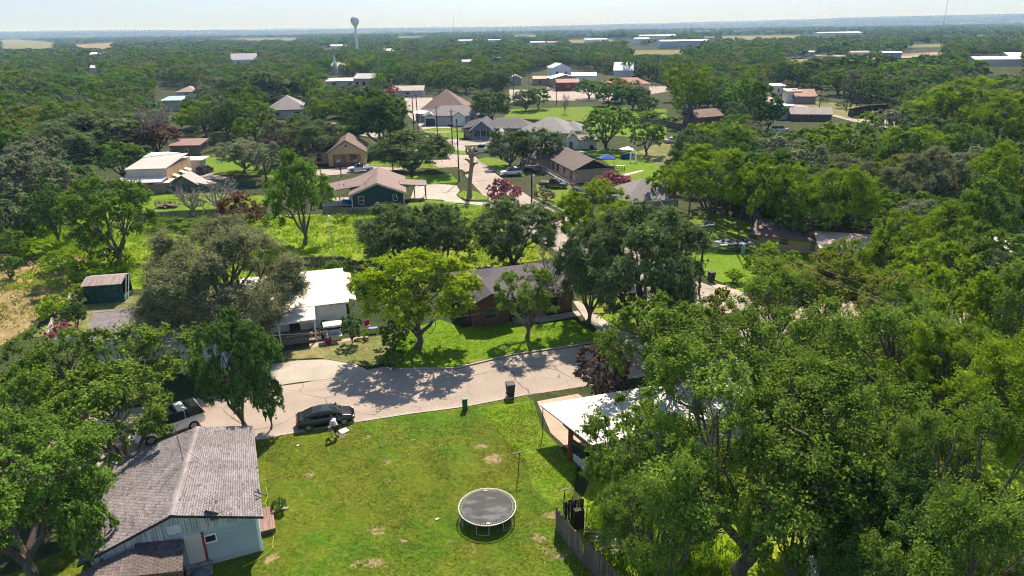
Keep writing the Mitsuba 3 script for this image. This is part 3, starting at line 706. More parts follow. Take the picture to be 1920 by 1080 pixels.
k = part(CP, 'window', prism([(4.2, 42.6), (5.42, 40.8), (5.5, 40.85), (4.28, 42.65)], .8, 1.9), (.05, .055, .05))
part(k, 'pane', prism([(4.16, 42.55), (5.36, 40.83), (5.4, 40.86), (4.2, 42.58)], .9, 1.8), (.02, .03, .03), 0, 'glass')
solo('sun_dish', xf(disc(0, 0, 0, .28, 14, .06, 'x'), 5.15, 40.95, 1.55, -.5), 'dark round dish hanging under the carport eave', 'fan', (.02, .02, .02))
hs = [(3.3 + .45 * math.cos(a), 42.9 + .3 * math.sin(a), .12 + .55 * max(0, math.sin(a))) for a in np.linspace(0, math.pi, 12)]
solo('hose_reel', tube(hs, .03, 5), 'dark looped hose beside the rust red post', 'hose', (.05, .05, .05))
solo('beam_log', tube([(8.0, 43.0, 3.02), (9.2, 43.6, 3.05)], .08, 6), 'fallen branch lying on the white carport roof', 'branch', (.12, .09, .08), 6)

# --- white metal-roofed house with porch
WH = B('house', 'white house with a white metal roof and covered porch', 'house', -21.0, 67.0, AX)
h0 = gable_wall(-7.6, 3.3, 0, 11, 0, 2.95, .9, 'x', .14)
WH.p('wall', h0, (.66, .70, .74))
rf = WH.p('roof', gable_roof(-7.6, 3.3, 0, 11, 2.95, .9, 'x', .3, .12), (.66, .65, .64), 4, 'sheet_metal')
WH.p('rib', join([ribs_on([(-7.9, -.3, 2.9), (3.6, -.3, 2.9), (3.6, 5.5, 3.85), (-7.9, 5.5, 3.85)], .6, .05, .025), ribs_on([(3.6, 11.3, 2.9), (-7.9, 11.3, 2.9), (-7.9, 5.5, 3.85), (3.6, 5.5, 3.85)], .6, .05, .025)]), (.56, .55, .54), 4, 'sheet_metal', rf, kind='stuff')
WH.p('porch_roof', quad_slab([(-8, -3.1, 2.5), (.05, -3.1, 2.5), (.05, -.3, 2.86), (-8, -.3, 2.86)], .1), (.64, .62, .6), 4, 'sheet_metal')
WH.p('fascia', box(.1, 3.6, -.36, -.3, 2.72, 2.9), (.60, .52, .42), 2)
WH.posts([(-.1, -2.95), (-3.6, -2.95), (-7, -2.95)], 0, 2.42, .07, (.72, .72, .72))
WH.p('porch_floor', box(-7.9, .4, -3.0, 0, 0, .22), (.25, .22, .2), 5)
WH.p('porch_beam', box(-7.9, 0, -3.02, -2.9, 2.28, 2.4), (.55, .55, .55))
WH.p('railing', join([box(-7.0, -.2, -2.98, -2.92, .85, .92), box(-7.0, -.2, -2.98, -2.92, .4, .46)] + [box(x, x + .04, -2.97, -2.93, .22, .9) for x in np.arange(-6.9, -.3, .3)]), (.3, .25, .22))
WH.win(-4.5, -.06, 1.5, 1.2, 1.1); WH.door(-2.2, -.04, .22, .9, 2.0, color=(.05, .05, .06)); WH.win(-6.4, -.06, 1.5, .8, 1.1)
WH.p('side_lean_to', quad_slab([(3.45, 1.5, 2.65), (4.5, 1.5, 2.3), (4.5, 10.8, 2.3), (3.45, 10.8, 2.65)], .1), (.52, .47, .43), 4)
WH.posts([(4.4, 1.7), (4.4, 6), (4.4, 10.6)], 0, 2.15, .05)
SW = thing('porch_swing', 'canopied garden swing with blue striped cushions before the white wall', 'swing')
sx, sy = -18.6, 66.2 - 1.6
W = lambda m: xf(m, sx, sy, 0, AX)
can = [(-.95, -.55, 1.75), (.95, -.55, 1.75), (.95, .15, 1.95), (-.95, .15, 1.95)]
part(SW, 'canopy', W(join([quad_slab(can, .06), quad_slab([(-.95, .15, 1.95), (.95, .15, 1.95), (.95, .6, 1.78), (-.95, .6, 1.78)], .06)] + [box(-.95 + .317 * i, -.95 + .317 * i + .29, -.57, -.54, 1.58 - .02 * (i % 2), 1.74) for i in range(6)])), (.80, .79, .76))
for i in range(5): part(SW, 'cushion', W(rbox(-.8 + .325 * i, -.8 + .325 * i + .3, -.1, .08, .5, 1.05, .04)), (.30, .38, .52) if i % 2 else (.42, .48, .58))
part(SW, 'seat', W(rbox(-.85, .85, -.6, 0, .38, .5, .04)), (.55, .52, .48))
part(SW, 'frame', W(join([tube([(x, -.6, 0), (x, -.1, 1.85), (x, .55, 0)], .025, 5) for x in (-.92, .92)] + [tube([(-.92, -.1, 1.85), (.92, -.1, 1.85)], .025, 5)])), (.4, .4, .4))

# --- black shingled brick house
BH = B('house', 'dark red brick house with a black shingle roof behind the bright lawn', 'house', -4.7, 67.0, AX)
BRK = (.115, .04, .03)
BH.p('wall', box(.2, 12.2, .9, 9.6, 0, 2.62), BRK, 3)
BH.p('roof', join([hip_roof(0, 12.6, .7, 9.8, 2.8, 1.75, .45), gable_roof(.3, 4.6, -.6, 3.5, 2.8, 1.15, 'y', .4)]), (.056, .060, .078), 1)
BH.p('gable_wall', gable_wall(.5, 4.4, -.4, 1.0, 0, 2.8, 1.05, 'y'), BRK, 3)
BH.p('fascia', join([quad_slab([(-.1, -1.03, 2.62), (2.45, -1.03, 3.78), (2.45, -1.0, 3.98), (-.1, -1.0, 2.82)], .12), quad_slab([(2.45, -1.03, 3.78), (5.0, -1.03, 2.62), (5.0, -1.0, 2.82), (2.45, -1.0, 3.98)], .12)]), (.05, .045, .045))
BH.win(2.4, -.44, 1.5, 1.3, 1.1, frame=(.2, .18, .17)); BH.win(6.6, .86, 1.5, 1.2, 1.1, frame=(.2, .18, .17)); BH.win(9.8, .86, 1.5, 1.4, 1.1, frame=(.2, .18, .17)); BH.door(8.2, .87, .1, .95, 2.05)
BH.p('gutter', tube([(5.1, .22, 2.72), (13, .22, 2.72)], .06, 5), (.5, .5, .5))
BH.p('porch_slab', box(5.0, 8.9, -.9, .9, 0, .1), (.42, .38, .35), 5)
BH.p('roof_vent', join([xf(box(-.2, .2, -.2, .2, 0, .25), 4.2, 7, 4.0), tube([(8, 7.2, 3.6), (8, 7.2, 4.2)], .05, 6)]), (.2, .2, .2))
CL = thing('utility_cable_post', 'slim post with a cable sagging to the brick house', 'post')
part(CL, 'post', tube([(-8.3, 67.3, 0), (-8.3, 67.3, 2.6)], .05, 6), (.3, .27, .25))
part(CL, 'bar', tube([(-8.9, 67.2, 2.5), (-5.0, 68.1, 2.7)], .03, 5), (.6, .6, .6))

# --- grey roofed house under the olive tree
GH = B('house', 'grey composition-roofed house half hidden under the olive tree', 'house', -40.2, 58.9, math.radians(14))
GH.p('wall', gable_wall(.35, 12.2, .3, 7.2, 0, 2.9, 1.3, 'x'), (.42, .52, .58))
GH.p('roof', gable_roof(0, 12.6, 0, 7.5, 2.95, 1.35, 'x', .3), (.235, .225, .24), 1)
GH.p('fascia', box(-.36, -.32, -.3, 7.8, 2.6, 2.85), (.75, .74, .72))
GH.p('wing_wall', gable_wall(7.5, 12.3, -3.6, .4, 0, 2.9, .95, 'y'), (.42, .54, .60)); GH.p('wing_roof', gable_roof(7.2, 12.6, -3.7, 2.5, 2.95, .98, 'y', .35), (.22, .21, .225), 1)
GH.win(9.9, -3.65, 1.5, 1.3, 1.1); GH.win(3.5, .26, 1.5, 1.2, 1.1)

# --- dark green shed with the grey roof
GS = B('shed', 'dark green open shed with a weathered grey roof', 'shed', -50.3, 75.2, math.radians(10))
GS.p('wall', join([box(0, 4.1, 0, 3, .0, .5), box(0, 4.1, .06, .12, .5, 2.3), box(0, .1, .12, 3, .5, 2.4), box(0, 4.1, 2.9, 3.0, .5, 2.5)]), (.012, .075, .065), 2)
for i in range(17): GS.p('board', box(.24 * i + .01, .24 * i + .228, .02, .065, .5, 2.28), (.010 + .003 * (i % 3), .052 + .009 * ((i * 7) % 4), .048 + .007 * ((i * 5) % 3)), 2, parent=GS.k + '__wall')
GS.p('roof', quad_slab([(-.2, -.35, 2.45), (4.25, -.35, 2.45), (4.25, 1.7, 2.95), (-.2, 1.7, 2.95)], .08), (.30, .25, .24), 2)
GS.p('back_roof', quad_slab([(-.2, 1.7, 2.95), (4.25, 1.7, 2.95), (4.25, 3.3, 2.55), (-.2, 3.3, 2.55)], .08), (.30, .26, .25), 2)
for x in (4.32, 4.62): GS.p('roof_rail', tube([(x, -.3, .4), (x, 1.4, 2.9)], .06, 5), (.62, .58, .48))
FP = thing('lattice_gate', 'low wooden lattice gate leaning beside the green shed', 'lattice')
ms = [box(0, 1.5, -.03, .03, 0, .07), box(0, 1.5, -.03, .03, .73, .8), box(0, .07, -.03, .03, 0, .8), box(1.43, 1.5, -.03, .03, 0, .8)]
part(FP, 'frame', xf(join(ms), -51.6, 73.9, 0, .2), (.36, .25, .10), 2)
ms = []
for i in range(-4, 11):
    for sgn in (1, -1):
        a = np.array([.15 * i, 0.0]); b = a + [.8, .8]
        pts = [(x, z) for x, z in (a + (b - a) * t for t in np.linspace(0, 1, 9)) if .03 < x < 1.47]
        if len(pts) > 1:
            (xa, za), (xb, zb) = pts[0], pts[-1]
            if sgn < 0: xa, xb = 1.5 - xa, 1.5 - xb
            ms.append(tube([(xa, .01 * sgn, za), (xb, .01 * sgn, zb)], .016, 3))
part(FP, 'slat', xf(join(ms), -51.6, 73.9, 0, .2), (.40, .29, .12), 2, kind='stuff')


def fence(name, label, pts, h, color, pitch=.16, mode=2, group=None, z0=.0, rails=True, gap=.012, cat='fence', jag=.03, seed=1, as_parts=False):
    rng = np.random.default_rng(seed)
    k = thing(name, label, cat, group)
    pk, po, ra = [], [], []
    pts = [np.array(p, float) for p in pts]
    for a, b in zip(pts[:-1], pts[1:]):
        d = b - a; L = np.hypot(*d); yaw = math.atan2(d[1], d[0]); n = max(1, int(L / pitch))
        for i in range(n):
            hh = h + rng.normal(0, jag)
            m = box(i * L / n + gap, (i + 1) * L / n - gap, -.012, .012, z0 + .03, hh)
            m = (m[0] + np.c_[(m[0][:, 2] * rng.normal(0, jag * .12)), np.full(8, rng.normal(0, .006)), np.zeros(8)], m[1])
            t = rng.uniform(.75, 1.15)
            pk.append((xf(m, a[0], a[1], 0, yaw), tuple(c * t for c in color), mode))
        for x in np.arange(0, L + .1, 2.4): po.append(xf(box(x - .05, x + .05, .02, .12, 0, h - .1), a[0], a[1], 0, yaw))
        if rails: ra += [xf(box(0, L, .013, .055, z, z + .09), a[0], a[1], 0, yaw) for z in (.35, h - .4)]
    if as_parts:
        for m, c, md in pk: part(k, 'picket', m, c, md)
        for m in po: part(k, 'post', m, color, mode)
        for m in ra: part(k, 'rail', m, color, mode)
    else:
        q = numbered(k + '__picket'); scene[q] = ent_multi(pk); labels[q] = {'kind': 'stuff'}
        for m in po[:40]: part(k, 'post', m, color, mode)
        if ra: part(k, 'rail', join(ra), color, mode)
    return k


fence('picket_fence', 'weathered dark wooden fence running off at the bottom right of the lawn', [(2.55, 35.2), (3.5, 33.0), (6.2, 28.5), (7.2, 26)], 1.9, (.16, .125, .115), .15, as_parts=True, jag=.09, seed=4)
fence('picket_fence', 'short dark fence return behind the weathered fence', [(3.2, 35.6), (4.4, 35.9)], 1.9, (.05, .04, .035), .15, seed=5, as_parts=True, jag=.05)
fence('picket_fence', 'dark picket fence below the trailer lawn', [(-68.12, 118.19), (-62.74, 112.56), (-57.50, 113.98), (-49.63, 114.94), (-42.59, 115.97)], 1.6, (.17, .15, .13), .2, seed=6)
fence('board_fence', 'brown board fence below the cream house patio', [(-73.04, 132.45), (-68.63, 134.48)], 2.0, (.26, .18, .145), .18, seed=7)
fence('screen_fence', 'long dark green screened fence behind the trailer', [(-68.63, 134.48), (-63.35, 135.07), (-52.30, 138.72)], 1.5, (.03, .075, .07), .4, 0, seed=8)
fence('plank_fence', 'pale leaning plank fence beside the green shed', [(-51.84, 75.33), (-51.06, 73.18)], 1.9, (.55, .53, .5), .16, seed=9, as_parts=True, jag=.08)
fence('plank_fence', 'pale plank fence piece next to the propane tank', [(-49.38, 67.48), (-47.60, 63.73)], 1.7, (.6, .58, .55), .16, seed=10, as_parts=True)
fence('plank_fence', 'dark backyard fence behind the white metal-roofed house', [(-28.81, 87.38), (-23.13, 87.79), (-13, 79.8)], 1.5, (.10, .085, .08), .2, seed=12)
fence('plank_fence', 'grey fence edging the teal house patio', [(-32.77, 116.13), (-25.65, 115.00), (-18.52, 116.77)], 1.3, (.17, .15, .135), .18, seed=13)
fence('privacy_fence', 'brown fence under the slate blue gable', [(-12.28, 199.22), (-7.84, 199.79), (-5.7, 206.9)], 1.8, (.25, .15, .10), .2, seed=14)
fence('privacy_fence', 'long dark fence behind the grey hip-roofed house', [(-2.8, 233.3), (18.1, 225.6), (25.2, 219.8)], 1.8, (.13, .11, .095), .25, seed=15)
fence('privacy_fence', 'dark fence across the pasture to the right', [(41.0, 228.3), (48.5, 222.3), (56.0, 205.0)], 1.8, (.10, .085, .075), .25, seed=16)
fence('fence_enclosure', 'black wooden fence enclosure beside the highway', [(116.2, 239.3), (120.7, 245.0), (128.1, 250.5), (137.5, 254.3), (132.7, 245.0), (122.1, 240.1), (115.3, 233.5), (116.2, 239.3)], 2.2, (.030, .028, .028), .3, seed=17)

# wire fence in front of the curved drive
WF = thing('wire_fence', 'thin wire mesh fence between the meadow and the curved drive', 'fence')
a, b = np.array((-17.58, 116.71)), np.array((0.03, 120.25))
for t in np.linspace(0, 1, 12): p = a + (b - a) * t; part(WF, 'post', tube([(*p, 0), (*p, 1.15)], .03, 4), (.35, .35, .33))
part(WF, 'wire', join([tube([(*a, z), (*b, z)], .008, 3) for z in (.15, .4, .65, .9, 1.1)]), (.4, .4, .4), kind='stuff')

# --- teal gabled house
TH = B('house', 'dark teal gabled house with a dull red roof beyond the meadow', 'house', -28.3, 119.4, math.radians(9))
TEAL = (.022, .060, .066); RED = (.195, .140, .140)
TH.p('wall', gable_wall(0, 9.2, 0, 14, .35, 2.8, 1.75, 'y'), TEAL)
TH.p('foundation', box(.05, 9.15, .04, 14, 0, .36), (.4, .38, .35), 5)
TH.p('roof', join([gable_roof(0, 9.2, 0, 14, 2.85, 1.85, 'y', .5), quad_slab([(-5.6, 3.2, 2.6), (1.6, 3.2, 3.55), (4.0, 9, 4.55), (-5.6, 9.5, 2.75)], .14)]), RED, 1)
TH.p('carport_roof', quad_slab([(8.6, 4.6, 3.2), (13.6, 4.6, 2.7), (13.6, 8.2, 2.95), (8.6, 8.2, 3.5)], .14), RED, 1)
TH.posts([(13.3, 4.8), (13.3, 8.0), (11.2, 4.8)], 0, 2.6, .09, (.2, .14, .11))
TH.p('fascia', join([quad_slab([(-.55, -.53, 2.45), (4.6, -.53, 4.5), (4.6, -.5, 4.7), (-.55, -.5, 2.66)], .14), quad_slab([(4.6, -.53, 4.5), (9.75, -.53, 2.45), (9.75, -.5, 2.66), (4.6, -.5, 4.7)], .14)]), (.42, .38, .34))
TH.p('corner_trim', join([box(-.05, .12, -.04, .1, .35, 2.6), box(9.08, 9.25, -.04, .1, .35, 2.6)]), (.6, .58, .54))
TH.win(1.6, -.03, 1.55, .85, 1.3, frame=(.62, .6, .55)); TH.win(7.6, -.03, 1.75, .65, .95, frame=(.62, .6, .55))
TH.posts([(-5.4, 3.4), (-2.4, 3.4), (-5.4, 9.2)], 0, 2.55, .08, (.5, .45, .4))
TH.p('patio_slab', box(-5.6, 0, 3, 9.4, 0, .12), (.35, .32, .3), 5)
TH.p('roof_vent', join([tube([(-2.5, 6, 3.1), (-2.5, 6, 3.5)], .07, 5), tube([(-1.6, 5.2, 3.2), (-1.6, 5.2, 3.6)], .07, 5), tube([(2.6, 1.6, 3.9), (2.6, 1.6, 4.3)], .07, 5)]), (.12, .09, .08))
pl = np.array((-30.17, 122.89))
solo('kiddie_pool', xf(join([tube([(.85 * math.cos(a), .85 * math.sin(a), .2) for a in np.linspace(0, 2 * np.pi, 15)], .16, 6), disc(0, 0, .12, .8, 14, .1)]), pl[0], pl[1] + .5, .3, pitch=.25), 'bright blue paddling pool propped on the teal house patio', 'paddling pool', (.01, .13, .62))
PC = thing('patio_clutter_rack', 'leaning white folding frame on the teal house patio', 'rack')
part(PC, 'frame', xf(join([tube([(-.5, 0, 0), (.1, .2, 1.5), (.5, 0, 0)], .04, 5), tube([(-.3, .05, .6), (.3, .1, .6)], .03, 4)]), pl[0] - 1.2, pl[1] + 1.6, .1, .2), (.6, .6, .6))
GR = thing('grill', 'black barbecue on a stand beside the teal house', 'grill')
gx, gy = (-16.44, 121.25)
part(GR, 'bowl', ball(gx, gy, 1.1, .3, 2, .75), (.02, .02, .02)); part(GR, 'stand', join([tube([(gx, gy, 0), (gx, gy, .9)], .04, 5), disc(gx, gy, .03, .22, 8, .05)]), (.05, .05, .05))

# --- cream house with white patio roof, A-frame shed, brown wall building
CH = B('house', 'cream house with white metal and patio roofs on the left', 'house', -77.5, 137.5, math.radians(6))
CH.p('wall', join([box(0, 7.6, 0, 15, 0, 4.25)]), (.50, .47, .38))
CH.p('roof', quad_slab([(-.3, -.2, 4.4), (7.8, -.2, 4.4), (8.0, 13.3, 5.2), (-.3, 13.3, 5.2)], .14), (.43, .40, .38), 4, 'sheet_metal')
CH.p('upper_roof', quad_slab([(-.4, 10, 5.15), (6.4, 13.4, 5.3), (3, 15, 5.35), (-.4, 15, 5.3)], .1), (.58, .62, .72), 4, 'sheet_metal')
CH.p('side_wall', box(7.6, 7.75, 0, 13, 0, 4.3), (.52, .36, .23), 2)
CH.p('patio_roof', quad_slab([(-1.2, -3.6, 2.3), (7.7, -3.6, 2.3), (7.7, -.1, 2.75), (-1.2, -.1, 2.75)], .09), (.50, .52, .56), 4, 'sheet_metal')
CH.posts([(-1, -3.4), (2.6, -3.4), (6.9, -3.4), (7.5, -3.4)], 0, 2.25, .06, (.4, .38, .34))
CH.p('patio_floor', box(-1, 7.6, -3.5, 0, 0, .1), (.2, .17, .15), 5)
CH.win(2.2, -.05, 1.4, 1.2, 1.0, frame=(.3, .22, .17)); CH.door(4.2, -.05, .1, .9, 2.0)
for yy in (2.5, 6.5, 9.5): CH.p('awning', quad_slab([(7.75, yy, 2.5), (9.0, yy, 2.0), (9.0, yy + 1.8, 2.0), (7.75, yy + 1.8, 2.5)], .06), (.55, .47, .38))
CH.win(7.78, 3.4, 1.5, 1.2, 1.0, '+x', mull=0); CH.win(7.78, 7.4, 1.5, 1.2, 1.0, '+x', mull=0)
CH.p('annex', join([box(5, 9, 17, 21, 0, 2.9)]), (.5, .47, .42)); CH.p('annex_roof', quad_slab([(3.5, 16.5, 3.2), (9.5, 16.5, 3.0), (9.8, 21.5, 3.0), (3.5, 21.5, 3.2)], .12), (.66, .6, .56), 4)
AF = B('shed', 'small gabled shed with pale roof planes beside the cream house', 'shed', -68.3, 136.4, math.radians(3))
AF.p('wall', gable_wall(0, 4.6, 0, 4, 0, 1.5, 1.6, 'y'), (.16, .17, .13)); AF.p('roof', gable_roof(-.5, 5.1, 0, 4, 1.45, 1.85, 'y', .4, .1), (.38, .35, .34), 4)
AF.p('lean_to', quad_slab([(-3.4, -.4, 1.7), (-.4, -.4, 1.9), (-.4, 3, 2.1), (-3.4, 3, 1.9)], .08), (.74, .74, .76), 4)
AF.p('wing', quad_slab([(5.2, .2, 1.7), (7.6, .2, .9), (7.6, 3.5, .9), (5.2, 3.5, 1.7)], .08), (.5, .46, .43), 4)
AF.posts([(-3.3, -.3), (-3.3, 2.9)], 0, 1.65, .05)
BWL = B('outbuilding', 'long brown-walled outbuilding with a faded red roof on the left', 'outbuilding', *(-87.57, 177.68), math.radians(2))
BWL.p('wall', box(0, 7.5, 0, 6, 0, 2.8), (.15, .11, .095), 2); BWL.p('roof', quad_slab([(-.3, -.3, 2.9), (7.8, -.3, 2.9), (7.8, 6.3, 3.7), (-.3, 6.3, 3.7)], .14), (.22, .145, .135), 4)
BWL.win(4, -.04, 1.5, 1, .8)

# --- tan brick gabled house
TB = B('house', 'tan brick house with a brown gable and deep porch', 'house', *(-42.77, 161.08), math.radians(9))
TAN = (.46, .33, .18)
TB.p('wall', join([gable_wall(0, 8.6, 1.8, 13, 0, 3.3, 2.6, 'y'), box(-5, 0, 4, 12, 0, 2.9)]), TAN, 3)
TB.p('porch_gable', np.array(0) if False else gable_wall(0, 8.6, 0, 1.75, 2.7, 3.3, 2.6, 'y'), TAN, 3)
for x in (0, 7.5): TB.p('porch_pier', box(x, x + 1.1, .05, 1.0, 0, 2.7), TAN, 3)
TB.p('porch_floor', box(0, 8.6, .1, 1.8, 0, .35), (.25, .09, .07))
TB.p('roof', join([gable_roof(0, 8.6, 0, 13, 3.35, 2.7, 'y', .45), hip_roof(-5.3, .5, 3.8, 12.2, 2.95, 1.6, .4)]), (.13, .10, .09), 1)
TB.p('chimney', box(.8, 1.7, 9, 9.9, 3.5, 8.6), (.30, .16, .11), 3); TB.p('chimney_cap', box(.7, 1.8, 8.9, 10, 8.6, 8.8), (.4, .33, .27))
TB.door(3.4, 1.77, .35, 1, 2.1); TB.win(5.6, 1.77, 1.6, 1.4, 1.2, frame=(.1, .08, .07)); TB.win(-2.5, 3.96, 1.5, 1, 1.5, frame=(.1, .08, .07)); TB.win(4.3, -.03, 4.6, .5, .6, mull=0)
TB.p('porch_bench', join([box(1.6, 2.6, .6, 1.1, .75, .82), box(1.6, 2.6, 1.05, 1.12, .82, 1.3), box(5.8, 6.6, .6, 1.1, .75, .82), box(5.8, 6.6, 1.05, 1.12, .82, 1.25)]), (.5, .5, .48))

# --- the group behind the side street
DG = B('house', 'slate blue gabled house with a charcoal roof and white trim', 'house', *(-11.05, 199.10), math.radians(-7))
BLU = (.10, .125, .155); CHAR = (.085, .09, .11)
DG.p('wall', join([gable_wall(0, 6.2, 0, 9, 0, 3.0, 2.5, 'y'), box(6.2, 17, 3, 11, 0, 3.0), box(-2.5, 0, 1.5, 9, 0, 3.0)]), BLU)
DG.p('roof', join([gable_roof(0, 6.2, 0, 9.5, 3.05, 2.6, 'y', .5), hip_roof(3, 17.2, 2.8, 11.2, 3.05, 2.4, .4)]), CHAR, 1)
DG.p('side_roof', join([quad_slab([(-3.0, .6, 3.0), (.2, .6, 3.6), (1.6, 4, 4.4), (-2.4, 4, 3.7)], .12), quad_slab([(-2.6, 4.6, 3.4), (1.6, 4.6, 4.2), (2.6, 8.5, 5.2), (-2.0, 8.5, 4.2)], .12)]), (.016, .022, .05), 1)
DG.p('trim', join([quad_slab([(-.6, -.55, 2.5), (3.1, -.55, 5.48), (3.1, -.5, 5.68), (-.6, -.5, 2.7)], .16), quad_slab([(3.1, -.55, 5.48), (6.8, -.55, 2.5), (6.8, -.5, 2.7), (3.1, -.5, 5.68)], .16), box(6.7, 17.6, 2.34, 2.4, 2.85, 3.05)]), (.72, .72, .72))
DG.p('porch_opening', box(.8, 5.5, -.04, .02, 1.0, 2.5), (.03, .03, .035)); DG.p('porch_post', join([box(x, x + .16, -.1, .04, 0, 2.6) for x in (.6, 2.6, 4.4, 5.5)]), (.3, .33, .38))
DG.win(13, 2.96, 1.7, .9, 1.1, frame=(.75, .75, .75)); DG.win(-1.2, 1.46, 1.6, .9, 1.4, frame=(.75, .75, .75))
WG = B('garage_house', 'white house and garage with a dark grey roof', 'house', *(-28.0, 230.7), math.radians(-3))
WG.p('wall', join([gable_wall(0, 3.6, 0, 12, 0, 3.2, 1.3, 'y'), box(3.6, 19, 2, 11, 0, 3.2), gable_wall(9.5, 13.5, -1.5, 3, 0, 3.1, 1.5, 'y')]), (.66, .66, .68))
WG.p('roof', join([hip_roof(-.6, 20, .0, 12, 3.25, 2.7, .4), gable_roof(9.5, 13.5, -1.5, 5, 3.15, 1.5, 'y', .3)]), (.13, .135, .165), 1)
WG.door(1.8, -.06, 0, 2.9, 2.3, color=(.04, .04, .045), handle=False, name='garage_door'); WG.win(10.7, -1.54, 1.7, .5, 1.4); WG.win(15.5, 1.96, 1.7, 1, 1.4)
WG.p('downpipe', join([box(3.62, 3.72, -.02, .06, 0, 3.0), box(9.42, 9.5, -1.54, -1.44, 0, 3)]), (.05, .05, .05))
BP = B('house', 'house with a brown pyramid roof beyond the white garage', 'house', *(-31.3, 251.1), math.radians(-2))
BP.p('wall', box(1, 15, 1, 15, 0, 3.3), (.55, .5, .46)); BP.p('roof', hip_roof(0, 16, 0, 16, 3.3, 6.2, .4, pyramid=True), (.20, .135, .12), 1); BP.win(6, .95, 1.8, 1, 1.4)
BP.p('eave_trim', box(-.4, 16.4, -.45, -.4, 3.0, 3.3), (.7, .7, .7))
CPT = B('white_carport', 'flat white carport left of the brown pyramid roof', 'carport', *(-32.9, 240.9), 0)
CPT.p('roof', quad_slab([(-.5, -1, 3.1), (5, -1.4, 2.8), (6.5, 5, 3.1), (0, 5.5, 3.4)], .14), (.76, .75, .72), 4); CPT.posts([(0, -.6), (4.6, -1), (2.4, -.8)], 0, 2.8, .12, (.7, .7, .7)); CPT.p('wall', box(0, 5, 4.6, 4.8, 0, 3), (.4, .38, .35))
WHH = B('house', 'white house with a grey hip roof right of the live oaks', 'house', *(2.38, 191.98), math.radians(-24))
WHH.p('wall', box(.5, 14, .5, 12.5, 0, 3.3), (.66, .67, .70)); WHH.p('roof', join([hip_roof(0, 14.5, 0, 13, 3.3, 3.4, .5), hip_roof(9, 16.5, 5, 12.8, 3.3, 2.2, .4)]), (.20, .205, .23), 1)
WHH.win(9.2, .46, 1.8, .7, 1.1, frame=(.03, .03, .03)); WHH.win(11.2, .46, 2.1, 1.2, .5, frame=(.03, .03, .03), mull=0); WHH.p('foundation', box(.45, 14.05, .44, 1, 0, .5), (.45, .42, .4), 5)
WHH.p('roof_vent', join([tube([(6, 3.2, 4.6), (6, 3.2, 5.3)], .08, 5), tube([(10, 2.6, 4.2), (10, 2.6, 4.8)], .08, 5)]), (.5, .5, .5))
GW = B('garage', 'small white gabled garage half behind the live oak', 'garage', *(-5.30, 178.63), math.radians(-6))
GW.p('wall', gable_wall(0, 4.5, 0, 8, 0, 3.0, 1.8, 'y'), (.62, .60, .56)); GW.p('roof', gable_roof(0, 4.5, 0, 8, 3.05, 1.85, 'y', .4), (.30, .30, .32), 1); GW.p('garage_door', box(.6, 3.9, -.06, 0, 0, 2.4), (.7, .69, .66))
WS = B('shed', 'white shed with a dark roof beside the grey hip-roofed house', 'shed', *(15.08, 180.14), math.radians(-3))
WS.p('wall', gable_wall(0, 2.8, 0, 7, 0, 2.6, 1.5, 'y'), (.58, .60, .56)); WS.p('long_wall', box(2.8, 7.6, .15, 3, 0, 2.3), (.50, .52, .49)); WS.p('roof', join([gable_roof(0, 2.8, 0, 7, 2.65, 1.55, 'y', .3, .1), quad_slab([(2.6, -.2, 2.4), (7.9, -.2, 2.4), (7.9, 3.4, 3.3), (2.6, 3.4, 3.3)], .12)]), (.13, .12, .125), 1)
WS.p('wheel_arch', disc(6.3, .1, .5, .55, 14, .16, 'y'), (.03, .03, .03)); WS.door(.9, -.03, 0, .8, 1.9, color=(.12, .12, .12))

# --- long brown-roofed tan house, its neighbour, and others on the right
BT = B('house', 'long tan house with a brown roof and dark gable by the side street', 'house', 13.0, 138.0, math.radians(16))
BT.p('wall', box(.3, 7.9, .3, 27, 0, 2.75), (.46, .35, .25), 5)
BT.p('gable', gable_wall(.25, 7.95, .24, 27, 2.74, 2.9, 1.7, 'y'), (.045, .035, .035), 2)
BT.p('roof', join([gable_roof(0, 8.2, 0, 27.4, 2.95, 1.8, 'y', .45), gable_roof(-4.2, 4, 15.5, 22, 2.9, 1.55, 'x', .4)]), (.115, .088, .088), 1)
BT.p('porch_wall', box(-2.6, .3, 16.2, 21.4, 0, 2.7), (.44, .34, .25), 5); BT.posts([(-4.2, 15.7), (-4.2, 18.5), (-4.2, 21.8)], 0, 2.75, .18, (.45, .36, .27))
for yy in (2.4, 6.5, 10.5, 13.5): BT.win(.28, yy, 1.5, .8, 1.7 if yy != 6.5 else 1.0, '-x', frame=(.12, .10, .09), mull=0)
BT.p('ramp_rail', join([tube([(-1.6, y, .1), (-1.6, y, .95)], .035, 4) for y in np.arange(-1, 15, 2.2)] + [tube([(-1.6, -1.2, .95), (-1.6, 15.2, .95)], .03, 4), tube([(-1.6, -1.2, .5), (-1.6, 15.2, .5)], .03, 4)]), (.55, .5, .45)); BT.p('ramp', box(-1.7, .2, -1, 15.3, 0, .25), (.3, .26, .23), 5)
NB2 = B('house', 'tan house corner behind the twin live oaks', 'house', *(3.56, 160.10), math.radians(-2))
NB2.p('wall', box(0, 7.5, 0, 7, 0, 2.9), (.5, .38, .28), 5); NB2.p('roof', gable_roof(-.4, 8, 0, 7, 2.95, 1.5, 'x', .5), (.16, .13, .125), 1); NB2.win(5.5, -.05, 1.6, 1.2, 1, mull=0)
NB2.p('awning', quad_slab([(1, -2.6, 2.3), (6, -2.6, 2.3), (6, 0, 2.7), (1, 0, 2.7)], .1), (.7, .7, .68), 4); NB2.posts([(1.1, -2.5), (5.9, -2.5)], 0, 2.25, .06)
HR = B('house', 'grey hip-roofed house between the tall green trees', 'house', 19.2, 110.5, math.radians(14))
